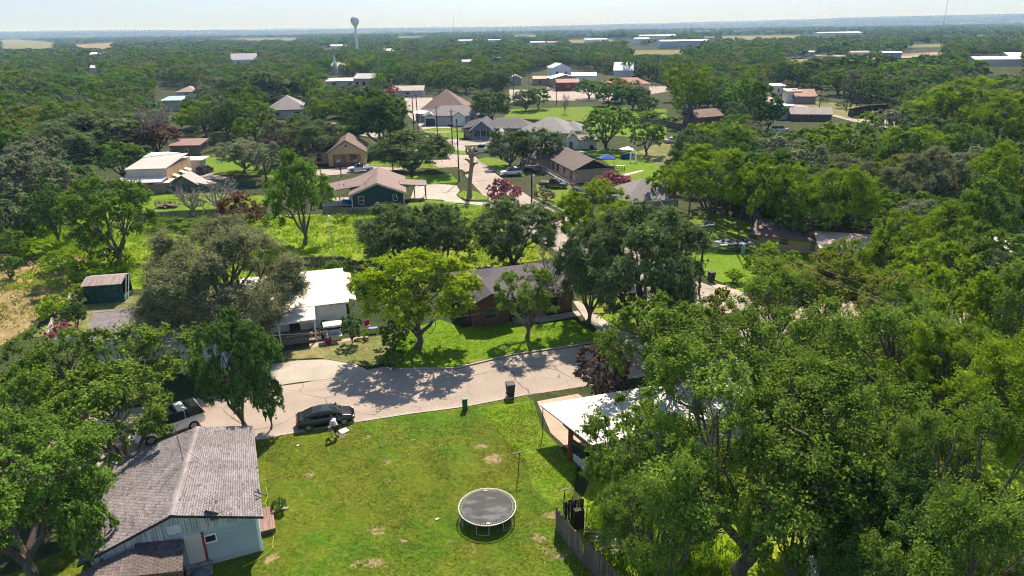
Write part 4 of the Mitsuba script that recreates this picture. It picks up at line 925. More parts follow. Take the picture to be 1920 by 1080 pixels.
HR.p('wall', box(.4, 9.6, .4, 9, 0, 2.75), (.4, .38, .36)); HR.p('roof', hip_roof(0, 10, 0, 9.4, 2.8, 2.7, .4), (.19, .185, .195), 1); HR.win(3, .36, 1.5, 1.2, 1); HR.p('eave_trim', box(-.4, 10.4, -.46, -.41, 2.6, 2.8), (.6, .6, .6))
TR = B('house', 'tan house with a brown roof behind the parked boat', 'house', 34.6, 93.2, math.radians(-28))
TR.p('wall', gable_wall(.3, 16, .3, 8.1, 0, 2.3, .9, 'x'), (.46, .34, .22), 5); TR.p('roof', gable_roof(0, 16.4, 0, 8.4, 2.3, 1.0, 'x', .5), (.15, .10, .095), 1); TR.win(4, .26, 1.5, 1.2, 1); TR.door(8, .26, 0, .9, 2)
TR2 = B('house', 'pale roofed annex glimpsed through golden foliage', 'house', 40.0, 84.5, math.radians(-16))
TR2.p('wall', box(.3, 8.4, .3, 6, 0, 2.6), (.45, .4, .36), 5); TR2.p('roof', quad_slab([(0, 0, 2.7), (9, 0, 2.7), (9, 6.4, 3.2), (0, 6.4, 3.2)], .12), (.46, .36, .33), 4); TR2.win(2.5, .26, 1.5, 1.2, 1)
MR = B('shed', 'white ribbed metal roof glimpsed at the bottom right', 'shed', 15.6, 27.2, math.radians(-14))
MR.p('wall', box(.2, 6.2, .2, 4.8, 0, 2.4), (.5, .5, .5)); rf = MR.p('roof', quad_slab([(0, 0, 2.45), (6.5, 0, 2.45), (6.5, 5, 3.1), (0, 5, 3.1)], .08), (.80, .79, .80), 4, 'sheet_metal'); MR.p('rib', ribs_on([(0, 0, 2.45), (6.5, 0, 2.45), (6.5, 5, 3.1), (0, 5, 3.1)], .28, .05, .03), (.82, .81, .82), 4, 'sheet_metal', rf, kind='stuff')
RR = B('house', 'white patch of roof deep in the right-hand trees', 'house', 62.5, 80.0, 0.2)
RR.p('wall', box(.3, 9, .3, 7, 0, 2.8), (.5, .48, .45)); RR.p('roof', gable_roof(0, 9.4, 0, 7.4, 2.85, 1.3, 'x', .4), (.64, .63, .64), 4)
RB = B('house', 'house with a reddish brown roof behind the tallest tree', 'house', *(59.3, 221.1), math.radians(25))
RB.p('wall', box(.3, 10, .3, 7, 0, 2.7), (.22, .13, .10), 3); RB.p('roof', gable_roof(0, 10.4, 0, 7.4, 2.8, 1.8, 'x', .5), (.20, .125, .11), 1)

# --- downtown and far buildings
def simple(name, label, cat, px, w, d, h, rise, wall, roof, yaw=0, kind='gable', axis='x', wins=2, mode=0, rmode=4):
    b = B(name, label, cat, *px, math.radians(yaw))
    b.p('wall', gable_wall(0, w, 0, d, 0, h, rise, axis) if kind == 'gable' else box(.2, w - .2, .2, d - .2, 0, h - .1), wall, mode)
    b.p('roof', gable_roof(0, w, 0, d, h + .05, rise, axis, .4) if kind == 'gable' else hip_roof(0, w, 0, d, h, rise, .4) if kind == 'hip' else quad_slab([(-.3, -.3, h), (w + .3, -.3, h), (w + .3, d + .3, h + rise), (-.3, d + .3, h + rise)], .25), roof, rmode)
    for i in range(wins): b.win(w * (i + .5) / max(wins, 1), -.04, h * .55, min(1.6, w * .12), h * .34, frame=(.5, .5, .5), mull=0)
    return b


simple('white_hall', 'white two-storey building behind the red barn', 'building', (25.9, 423.3), 11, 14, 7.5, 2.2, (.66, .70, .78), (.78, .79, .82), 10, axis='y')
simple('brick_shop', 'tan brick shop with a white roof left of the red barn', 'shop', (22.8, 380.8), 15, 14, 4.2, 1.9, (.33, .22, .14), (.76, .75, .72), 6, mode=3, axis='y')
simple('red_barn', 'small dark red barn with parked cars in front', 'barn', (23.9, 354.2), 11, 8, 4.2, 1.4, (.16, .04, .035), (.28, .15, .14), 2, wins=1)
simple('teal_hall', 'pale green hall half behind a dark tree', 'building', (33.8, 382.3), 13, 12, 5.5, 1.4, (.52, .62, .58), (.6, .66, .63), -4, wins=1)
simple('tan_house', 'long low tan building behind two dark oaks', 'building', (13.5, 393.4), 16, 10, 3.4, 1.2, (.42, .31, .2), (.36, .28, .2), 2)
simple('grey_shed', 'small grey shed with a white arched roof downtown', 'shed', (0.8, 395.8), 6, 6, 4, 1.5, (.30, .36, .35), (.75, .76, .76), 2, wins=0, axis='y')
simple('red_roof_shop', 'shop with a bright red roof behind the reddish tree', 'shop', (47.8, 347.1), 21, 12, 3.6, 2.6, (.55, .5, .45), (.27, .10, .088), -3, 'hip', wins=1)
simple('canopy', 'white angled canopy roof downtown', 'canopy', (64.9, 442.6), 12, 8, 4.5, 4.5, (.5, .5, .52), (.80, .80, .80), -12, 'flat', wins=0)
simple('brick_shop', 'flat grey building right of the parking lot', 'shop', (112.2, 382.1), 24, 14, 4.2, .2, (.5, .48, .45), (.66, .66, .66), -6, 'flat')
simple('pink_house', 'pale pink two-storey house in the middle canopy', 'house', (-83.5, 382.5), 12, 12, 5.8, 2.2, (.46, .34, .31), (.42, .42, .44), -14, axis='x', wins=3)
simple('white_hall', 'long white roof left of the pink house', 'building', (-102.9, 400.1), 18, 12, 3.4, .9, (.58, .56, .52), (.72, .69, .65), 2, 'flat')
simple('house', 'grey roofed house by the distant red flowering tree', 'house', (-56.1, 338.5), 15, 11, 2.7, 1.8, (.5, .46, .42), (.36, .33, .31), 0, wins=1, rmode=1)
simple('house', 'grey hip-roofed house with a white gable turret', 'house', (-88.1, 254.7), 14, 16, 3.2, 4.4, (.5, .5, .5), (.24, .24, .26), 12, 'hip', rmode=1)
simple('house', 'grey roofed house in the upper left canopy', 'house', (-163.2, 347.0), 10, 12, 2.8, 2.4, (.6, .57, .53), (.33, .29, .27), 4, 'hip', wins=1, rmode=1)
simple('white_gabled_house', 'white gabled house far in the left canopy', 'house', (-250.9, 652.2), 22, 13, 6.5, 5.0, (.66, .66, .68), (.55, .53, .56), 18, wins=2)
simple('house', 'pale roof in the far left canopy', 'house', (-499.9, 862.5), 20, 14, 7.5, 2, (.6, .6, .6), (.74, .74, .76), 6, wins=0)
simple('house', 'small white roof in the left canopy', 'house', (-323.7, 550.6), 8, 10, 6, 1.2, (.6, .6, .6), (.74, .73, .73), -8, wins=0)
simple('house', 'blue roofed porch in the left canopy', 'house', (-142.4, 289.1), 8, 8, 4.2, 1.0, (.5, .48, .44), (.30, .52, .66), 0, 'flat', wins=0)
simple('house', 'light roof left of the water tower', 'house', (-274.4, 1116.1), 30, 14, 8, 1.4, (.62, .6, .57), (.74, .70, .66), 3, wins=0)
simple('house', 'pale roof right of the water tower', 'house', (-142.7, 797.5), 20, 14, 8, 2, (.6, .6, .6), (.62, .63, .67), 20, wins=0)
simple('warehouse', 'long pale metal warehouse in the distance', 'warehouse', (216.7, 1031.4), 70, 36, 9, 1.5, (.42, .45, .48), (.62, .63, .64), -2, wins=0)
simple('warehouse', 'paler warehouse behind the long one', 'warehouse', (277.0, 1525.8), 75, 30, 10, 2, (.62, .60, .58), (.70, .68, .66), -1, wins=0)
simple('warehouse', 'small white warehouse left of the long one', 'warehouse', (220.6, 1264.8), 26, 20, 9, 1.5, (.60, .62, .64), (.7, .7, .7), 0, wins=0)
simple('house', 'white sheds left of the warehouses', 'shed', (152.5, 1451.3), 45, 16, 6, 1.5, (.6, .6, .6), (.72, .71, .70), -2, wins=0)
simple('mobile_home', 'white mobile home by the far road', 'mobile home', (277.3, 686.4), 15, 6, 4.6, .8, (.6, .6, .6), (.72, .72, .72), -4, wins=2)
simple('mobile_home', 'brown-roofed mobile home by the far road', 'mobile home', (309.4, 650.4), 16, 7, 5, 1.0, (.5, .48, .46), (.40, .36, .36), -4, wins=2)
simple('mobile_home', 'blue and white mobile home by the far road', 'mobile home', (329.0, 632.1), 16, 7, 5, 1.0, (.16, .22, .42), (.74, .74, .76), -5, wins=1)
simple('warehouse', 'flat pale warehouse above the mobile homes', 'warehouse', (702.9, 1643.1), 95, 40, 9, 2, (.55, .53, .5), (.70, .68, .66), -3, wins=0)
simple('metal_barn', 'long white metal barn at the far right', 'barn', (329.8, 506.6), 30, 16, 4.6, 1.6, (.5, .48, .46), (.72, .72, .74), -10, wins=0)
simple('metal_barn', 'white metal barn cut off by the right edge', 'barn', (358.5, 513.1), 34, 20, 6, 2.4, (.34, .22, .16), (.74, .74, .76), -10, wins=0)
simple('white_shop', 'whitewashed shop with a rusty roof beside the highway', 'shop', (111.9, 284.4), 5.5, 8, 4.6, .4, (.66, .65, .63), (.5, .45, .42), -8, 'flat', wins=1)
simple('white_shop', 'grey shed wing with a rust red roof beside the highway', 'shop', (113.8, 280.0), 8, 7, 3, 2.2, (.20, .19, .19), (.26, .135, .115), -10, 'flat', wins=0)
simple('white_shop', 'small white workshop at the highway bend', 'shop', (115.8, 311.4), 6, 8, 4.6, .4, (.62, .62, .62), (.72, .70, .68), 0, 'flat', wins=1)
simple('brown_house', 'low brown house with a grey roof below the highway', 'house', (92.5, 229.2), 12.5, 8, 2.4, 1.7, (.13, .10, .085), (.27, .265, .28), -12, wins=1, rmode=1)
for lab, p0, w_, hh, rc in (('small white roof right of the water tower far off', (-37.4, 577.6), 9, 5, (.6, .6, .6)), ('pale roof in the canopy above the brown pyramid roof', (-15.1, 640.3), 11, 5, (.52, .48, .45)), ('long pale shed far right of the water tower', (-101.2, 1476.1), 40, 7, (.6, .6, .58)), ('second pale shed far right of the water tower', (-41.7, 1485.4), 26, 7, (.56, .56, .55)), ('white shed far above the parking lot', (36.6, 1191.3), 24, 7, (.6, .6, .6)), ('red roofed barn far above the parking lot', (63.0, 1176.3), 20, 7, (.34, .17, .15)), ('small dark red barn right of the long warehouse', (365.2, 1345.1), 20, 8, (.2, .09, .08))):
    simple('house', lab, 'house', p0, w_, w_ * .6, hh, 1.6, (.5, .49, .47), rc, 3, wins=0)
tx, ty = (91.8, 236.3)
TK = thing('storage_tank', 'big white open storage tank left of the brown house', 'tank')
part(TK, 'shell', disc(tx, ty, 2.2, 3.6, 28, 4.4), (.52, .58, .62), 4, smooth=False); part(TK, 'rim', tube([(tx + 3.62 * math.cos(a), ty + 3.62 * math.sin(a), 4.42) for a in np.linspace(0, 2 * np.pi, 29)], .07, 5), (.7, .72, .74)); part(TK, 'lid', disc(tx, ty, 4.43, 3.5, 28, .06), (.66, .68, .7), 4)

# church steeple, water tower, radio mast
ST = thing('church', 'white church steeple rising from the canopy', 'church')
cx, cy = (-125.1, 517.5)
part(ST, 'tower', box(cx - 1.3, cx + 1.3, cy - 1.3, cy + 1.3, 0, 8), (.62, .64, .68)); part(ST, 'spire', tube([(cx, cy, 8), (cx, cy, 9.6), (cx, cy, 15)], [1.2, .8, .05], 8), (.66, .68, .72)); part(ST, 'nave', gable_wall(cx - 4, cx + 12, cy + 2, cy + 20, 0, 5, 3, 'x'), (.6, .6, .6)); part(ST, 'roof', gable_roof(cx - 4, cx + 12, cy + 2, cy + 20, 5, 3, 'x'), (.4, .4, .42), 1)
WT = thing('water_tower', 'pale ball-shaped water tower on a single tall stem', 'water tower')
wx, wy = (-177.5, 850.0)
prof = [(0, 2.6), (2, 2.2), (6, 1.75), (26, 1.25), (32.5, 1.25), (34.2, 1.9), (35.4, 2.9), (36.6, 3.9), (38.2, 4.65), (40, 4.95), (41.8, 4.7), (43.4, 3.85), (44.6, 2.4), (45.1, 0.02)]
part(WT, 'stem', tube([(wx, wy, z) for z, r in prof[:5]], [r for z, r in prof[:5]], 20), (.72, .74, .78), 0, smooth=True)
part(WT, 'tank', tube([(wx, wy, z) for z, r in prof[4:]], [r for z, r in prof[4:]], 28), (.70, .73, .78), 0, smooth=True)
g_ = np.linspace(0, 2 * np.pi, 24)
em = [(wx - 2.3 + .95 * math.cos(a), wy - 5.02 + .5 + .0 * a, 40.8 + .95 * math.sin(a)) for a in g_]
part(WT, 'emblem', xf(disc(0, 0, 0, 1.0, 20, .5, 'y'), wx - 2.45, wy - 4.15, 41.0, -.5), (.05, .09, .20), label='round dark blue emblem on the tank')
part(WT, 'beacon', join([tube([(wx - .4, wy, 45), (wx - .4, wy, 46.2)], .12, 5), box(wx - .7, wx - .1, wy - .3, wy + .3, 45.9, 46.5)]), (.2, .2, .22))
MS = thing('radio_mast', 'tall thin lattice radio mast above the right horizon', 'mast')
mx, my = (1050.0, 1760.0)
rr_ = .75
co = [np.array([rr_ * math.cos(a), rr_ * math.sin(a), 0]) for a in (0, 2.1, 4.2)]
base = np.array([mx, my, 0])
part(MS, 'leg', join([tube([base + c, base + c + [0, 0, 118]], .13, 4) for c in co]), (.22, .22, .25)); part(MS, 'bracing', join([tube([base + co[i % 3] + [0, 0, z], base + co[(i + 1) % 3] + [0, 0, z + 3]], .07, 3) for i, z in enumerate(np.arange(0, 115, 1.5))]), (.22, .22, .25), kind='stuff')
MS2 = solo('radio_mast', tube([(-230, 3100, 0), (-230, 3100, 88)], [.6, .4], 4), 'faint distant mast right of the water tower', 'mast', (.4, .4, .44))

# ---------------------------------------------------------------- vehicles
def loft(st):
    """stations (x, [(y, z) ...]) of a closed section each, capped at both ends"""
    n = len(st[0][1])
    v = np.array([[x, y, z] for x, s in st for y, z in s], float)
    f = []
    for i in range(len(st) - 1):
        for j in range(n):
            a, b, c, d = i * n + j, i * n + (j + 1) % n, (i + 1) * n + (j + 1) % n, (i + 1) * n + j
            f += [[a, b, c], [a, c, d]]
    for o, rev in ((0, True), ((len(st) - 1) * n, False)):
        for j in range(1, n - 1): f.append([o, o + j + 1, o + j] if rev else [o, o + j, o + j + 1])
    return v, np.array(f)


def sec(w, zb, zt):
    r = [(w * .86, zb), (w, zb + .14), (w, zb + (zt - zb) * .6), (w * .95, zt - .07), (w * .78, zt)]
    return [(y, z) for y, z in r] + [(-y, z) for y, z in r[::-1]]


def sec2(wb, wt, z0, z1):
    r = [(wb, z0), (wt + .04, z1 - .08), (wt - .06, z1)]
    return r + [(-y, z) for y, z in r[::-1]]


def wheels(k, L, xs, half, r, at):
    for x in xs:
        for sy in (-1, 1):
            t = part(k, 'wheel', at(disc(x, sy * (half - .10), r, r, 18, .22, 'y')), (.018, .018, .018))
            part(t, 'rim', at(disc(x, sy * (half + .005), r, r * .62, 12, .03, 'y')), (.22, .22, .24), 0, 'gloss')


CARS = {
    'sedan': dict(body=[(-2.3, .72, .45, .80), (-2.17, .84, .28, 1.0), (-1.5, .89, .2, 1.04), (-.8, .9, .2, 1.0), (.5, .9, .2, .99), (1.0, .9, .2, .97), (1.5, .88, .2, .90), (2.05, .83, .24, .79), (2.3, .66, .36, .62)],
                  cab=[(-1.75, .66, .52, .98, 1.03), (-.95, .80, .60, .98, 1.37), (-.1, .82, .62, .96, 1.44), (.45, .80, .60, .95, 1.39), (1.3, .72, .60, .92, .97)], roof=(-.98, .5), wx=(-1.4, 1.38), r=.32),
    'suv': dict(body=[(-2.35, .80, .5, 1.0), (-2.25, .90, .35, 1.1), (-1.5, .94, .28, 1.12), (.7, .94, .28, 1.1), (1.0, .93, .28, 1.08), (1.8, .90, .3, 1.0), (2.25, .84, .32, .9), (2.38, .7, .42, .74)],
                cab=[(-2.3, .78, .66, 1.05, 1.2), (-2.05, .84, .68, 1.05, 1.72), (-.2, .86, .70, 1.05, 1.78), (.45, .85, .68, 1.04, 1.72), (1.2, .78, .66, 1.02, 1.1)], roof=(-2.08, .5), wx=(-1.42, 1.45), r=.36),
    'pickup': dict(body=[(-2.85, .88, .5, 1.12), (-2.8, .95, .42, 1.15), (-.75, .96, .38, 1.15), (-.7, .96, .36, 1.15), (.9, .96, .36, 1.15), (1.3, .95, .36, 1.14), (2.3, .92, .38, 1.06), (2.75, .86, .42, .98), (2.85, .74, .5, .84)],
                   cab=[(-.72, .84, .70, 1.08, 1.5), (-.62, .86, .70, 1.08, 1.83), (.2, .87, .71, 1.08, 1.87), (.75, .86, .69, 1.08, 1.8), (1.45, .80, .68, 1.08, 1.16)], roof=(-.68, .8), wx=(-1.75, 1.85), r=.40),
}


def car(kind, label, x, y, yaw, color, cat, z=0.0, sc=1.0, detail=True, group=None, name=None, roof_color=None):
    c = CARS[kind]
    k = thing(name or {'sedan': 'parked_car', 'suv': 'parked_car', 'pickup': 'pickup_truck'}[kind], label, cat, group)
    at = lambda m: xf(m, x, y, z, yaw, sc)
    bs = np.array(c['body']); xs = np.unique(np.r_[np.linspace(bs[0, 0], bs[-1, 0], 28), bs[:, 0]])
    bs = np.stack([xs] + [np.interp(xs, bs[:, 0], bs[:, i]) for i in (1, 2, 3)], 1)
    for i in (1, 2, 3): bs[1:-1, i] = (bs[:-2, i] + 2 * bs[1:-1, i] + bs[2:, i]) / 4
    part(k, 'body', at(loft([(X, sec(w, a, b)) for X, w, a, b in bs])), color, 0, 'gloss', kind != 'pickup')
    cab = [(X, sec2(wb, wt, a, b)) for X, wb, wt, a, b in c['cab']]
    part(k, 'window', at(loft(cab)), (.02, .025, .03), 0, 'glass', kind == 'sedan')
    x0, x1 = c['roof']
    zs = np.interp([x0, (x0 + x1) / 2, x1], [q[0] for q in c['cab']], [q[4] for q in c['cab']]); ws = np.interp([x0, (x0 + x1) / 2, x1], [q[0] for q in c['cab']], [q[2] for q in c['cab']])
    rm = loft([(X, [(w + .045, zz - .075), (w - .05, zz + .02), (-(w - .05), zz + .02), (-(w + .045), zz - .075)]) for X, zz, w in zip([x0, (x0 + x1) / 2, x1], zs, ws)])
    part(k, 'roof', at(rm), roof_color or color, 0, 'gloss')
    wheels(k, 0, c['wx'], c['body'][3][1], c['r'], at)
    xe, xf_ = c['body'][0][0], c['body'][-1][0]
    if detail:
        pil = []
        for sy in (-1, 1):
            q = c['cab']
            for t in ((q[-1][0], q[-1][1], q[-1][4], x1, ws[2], zs[2]), (q[0][0], q[0][1], q[0][4], x0, ws[0], zs[0])):
                pil.append(tube([(t[0], sy * t[1], t[2] - .02), (t[3], sy * (t[4] + .03), t[5] - .03)], .035, 4))
            xm = x0 * .45 + x1 * .55 - .35
            pil.append(tube([(xm, sy * (np.interp(xm, [a[0] for a in q], [a[1] for a in q]) - .01), 1.0), (xm, sy * (ws[1] + .03), zs[1] - .08)], .03, 4))
        for m in pil: part(k, 'pillar', at(m), color, 0, 'gloss')
        zb = c['body'][-1][3]
        for sy in (-1, 1):
            part(k, 'headlight', at(rbox(xf_ - .34, xf_ - .06, sy * .62 - .14, sy * .62 + .14, zb - .08, zb + .06, .04)), (.75, .77, .78), 0, 'gloss')
            part(k, 'taillight', at(rbox(xe - .02, xe + .22, sy * .66 - .12, sy * .66 + .12, c['body'][0][3] - .10, c['body'][0][3] + .08, .04)), (.50, .02, .02), 0, 'gloss')
            part(k, 'mirror', at(rbox(x1 + .32, x1 + .48, sy * 1.0 - .1, sy * 1.0 + .1, 1.0, 1.14, .03)), color, 0, 'gloss')
    if kind == 'pickup':
        part(k, 'bed', at(box(-2.7, -.82, -.78, .78, .9, 1.16)), (.05, .05, .05)); part(k, 'grille', at(box(2.78, 2.88, -.6, .6, .55, .85)), (.06, .06, .06))
    return k


BS = car('sedan', 'black sedan parked along the kerb in front of the lawn', -15.35, 48.35, math.radians(17.5), (.0045, .0065, .013), 'car', .012)
car('suv', 'white vehicle with a roof rack behind the weathered house', -27.6, 47.2, math.radians(221), (.74, .75, .76), 'car', .1, 1.12)
for i, s in enumerate((-.55, .35)):
    part('parked_car_001', 'roof_rack', xf(join([box(s - .04, s + .04, -.85, .85, 1.84, 1.89), box(s - .03, s + .03, -.8, -.75, 1.7, 1.86), box(s - .03, s + .03, .75, .8, 1.7, 1.86)]), -27.6, 47.2, .1, math.radians(221), 1.12), (.15, .15, .15))
car('pickup', 'white crew-cab pickup parked before the tan brick house', -33.9, 154.2, math.radians(190), (.76, .77, .79), 'pickup', .02)
car('suv', 'black van on the drive of the cream house', -69.4, 155.0, math.radians(82), (.010, .012, .02), 'van', .06)
car('suv', 'silver white wagon parked across the side street', 0.2, 147.2, math.radians(192), (.62, .64, .68), 'car', .09)
car('pickup', 'dark blue pickup on the lawn by the long tan house', 8.6, 134.6, math.radians(-18), (.012, .022, .045), 'pickup', .06, roof_color=(.20, .21, .24))
car('sedan', 'dark car behind the pink shirted person', 13.0, 127.4, math.radians(-62), (.03, .03, .035), 'car', .06, detail=False)
car('sedan', 'dark car under the awning of the tan house corner', 4.6, 152.5, math.radians(-25), (.05, .055, .07), 'car', .06, detail=False)
car('pickup', 'white work truck at the street corner by the twin live oaks', -7.2, 178.5, math.radians(165), (.72, .73, .74), 'truck', .02, detail=False)
for i, (u, v, c, l) in enumerate([(1028, 170, (.72, .72, .72), 'white car left of the two before the red barn'), (1041, 170, (.70, .70, .72), 'white car directly before the red barn'), (1054, 169, (.45, .52, .58), 'pale blue car right of the red barn front'), (1180, 144, (.10, .14, .3), 'dark blue car at the back of the parking lot'), (1190, 148, (.75, .75, .75), 'white car at the back of the parking lot'), (1198, 147, (.2, .22, .26), 'grey car at the back right of the parking lot'), (1130, 158, (.70, .70, .7), 'white car at the left of the parking lot'), (1460, 186, (.72, .72, .72), 'white car by the whitewashed shop'), (1462, 248, (.66, .67, .7), 'white car half hidden below the brown house'), (1262, 268, (.50, .54, .56), 'silver car under the leafy trees in the back lawn'), (1603, 464, (.20, .27, .36), 'blue grey car roof deep in the right-hand trees')]):
    gx, gy = [(19.8, 358.0), (23.3, 357.4), (27.0, 359.9), (76.1, 450.0), (76.1, 430.8), (79.4, 434.7), (51.9, 393.7), (114.7, 299.5), (79.9, 204.7), (44.55, 188.02), (49.05, 92.90)][i]
    car('suv' if i % 3 else 'sedan', l, gx, gy, [1.2, 1.3, 1.25, .1, .2, 0, .4, .3, .1, .2, .5][i], c, 'car', .08, 1.05, detail=False)

# utility trailer
UT = thing('utility_trailer', 'rusty utility trailer with rail sides on the backyard lawn', 'trailer')
uw = lambda m: xf(m, -63.0, 122.9, 0, math.radians(3))
part(UT, 'bed', uw(box(-1.8, 1.9, -.95, .95, .5, .6)), (.17, .10, .085), 2)
part(UT, 'rail', uw(join([tube([(-1.8, s * .95, z), (1.9, s * .95, z)], .035, 4) for s in (-1, 1) for z in (.95, 1.2)] + [tube([(x, s * .95, .55), (x, s * .95, 1.2)], .035, 4) for s in (-1, 1) for x in (-1.8, -.9, 0, .95, 1.9)])), (.06, .05, .05))
part(UT, 'ramp', uw(join([tube([(-1.85, y, .5), (-1.95, y, 1.45)], .03, 4) for y in np.linspace(-.9, .9, 6)] + [tube([(-1.9, -.9, z), (-1.9, .9, z)], .03, 4) for z in (.6, 1.0, 1.45)])), (.05, .045, .045))
part(UT, 'fender', uw(box(-.55, .65, -1.2, -.95, .72, .80)), (.05, .04, .04)); part(UT, 'tongue', uw(tube([(1.9, 0, .5), (3.1, 0, .45)], .05, 4)), (.06, .05, .05))
for s in (-1.08, 1.08):
    t = part(UT, 'wheel', uw(disc(.05, s, .38, .38, 16, .2, 'y')), (.02, .02, .02)); part(t, 'rim', uw(disc(.05, s * 1.1, .38, .22, 12, .04, 'y')), (.7, .7, .7))

# boat on its trailer
BO = thing('boat', 'silver and black motor boat with dark cover lumps on the corner lawn', 'boat')
bw = lambda m: xf(m, 31.4, 92.2, .35, math.radians(4))
def hull(z0, z1, grow):
    st = []
    for t in np.linspace(0, 1, 9):
        w = (1.0 - max(0, (.45 - t) / .45) ** 2.2 * .97) * 1.0
        st.append((-2.9 + 5.5 * t, [(w * .55, z0 + .35 * (1 - t) ** 3), (w * (.85 + grow), (z0 + z1) / 2 + .15 * (1 - t) ** 2), (w, z1 + .22 * (1 - t) ** 2), (-w, z1 + .22 * (1 - t) ** 2), (-w * (.85 + grow), (z0 + z1) / 2 + .15 * (1 - t) ** 2), (-w * .55, z0 + .35 * (1 - t) ** 3)]))
    return loft(st)
part(BO, 'hull', bw(hull(.2, .95, .05)), (.46, .49, .53), 0, 'gloss')
part(BO, 'stripe', bw(loft([(-2.2 + 4.8 * t, [(s, z) for s, z in ((w, .62), (w, .86), (-w, .86), (-w, .62))]) for t, w in ((0, .86), (.3, 1.0), (.6, 1.01), (1, 1.01))])), (.015, .015, .02), 0, 'gloss')
part(BO, 'deck', bw(loft([(-2.7 + 5.2 * t, [(w, .97), (w * .9, 1.04), (-w * .9, 1.04), (-w, .97)]) for t, w in ((0, .25), (.25, .8), (.5, .95), (1, .97))])), (.34, .33, .32))
for i, (x, y) in enumerate([(-.9, -.3), (-.2, .3), (.5, -.3), (1.3, .3), (1.6, -.4), (2.1, .2), (-1.5, 0)]): part(BO, 'seat', bw(ball(x, y, 1.1, .33, 1, .8)), (.06, .06, .07))
part(BO, 'windshield', bw(quad_slab([(-.2, -.7, 1.15), (.0, -.7, 1.5), (.0, .7, 1.5), (-.2, .7, 1.15)], .04)), (.3, .33, .35), 0, 'glass'); part(BO, 'motor', bw(rbox(2.6, 3.05, -.25, .25, .5, 1.35, .08)), (.05, .05, .05), 0, 'gloss')
BT_ = thing('boat_trailer', 'low trailer under the silver motor boat', 'trailer')
part(BT_, 'frame', bw(join([tube([(-3.6, 0, .0), (-2.2, -.5, .05), (2.4, -.7, .05)], .05, 4), tube([(-3.6, 0, .0), (-2.2, .5, .05), (2.4, .7, .05)], .05, 4), box(-.05, .05, -1, 1, .0, .1), box(1.25, 1.35, -1, 1, .0, .1)])), (.25, .25, .26))
for s in (-1, 1): part(BT_, 'wheel', bw(disc(1.0, s * 1.05, -.05, .3, 14, .18, 'y')), (.02, .02, .02))

# ---------------------------------------------------------------- people
import manifold3d as m3d
def blob(joints, bones, edge=.035, rounds=6):
    man = None
    for a, b in bones:
        hs = [m3d.Manifold.sphere(joints[q][3], 20).translate(list(joints[q][:3])) for q in (a, b)]
        h = m3d.Manifold.batch_hull(hs)
        man = h if man is None else man + h
    man = man.refine_to_length(edge)
    g = man.to_mesh()
    t = trimesh.Trimesh(g.vert_properties[:, :3], g.tri_verts, process=True)
    trimesh.smoothing.filter_taubin(t, lamb=.5, nu=.52, iterations=rounds)
    return np.array(t.vertices), np.array(t.faces)


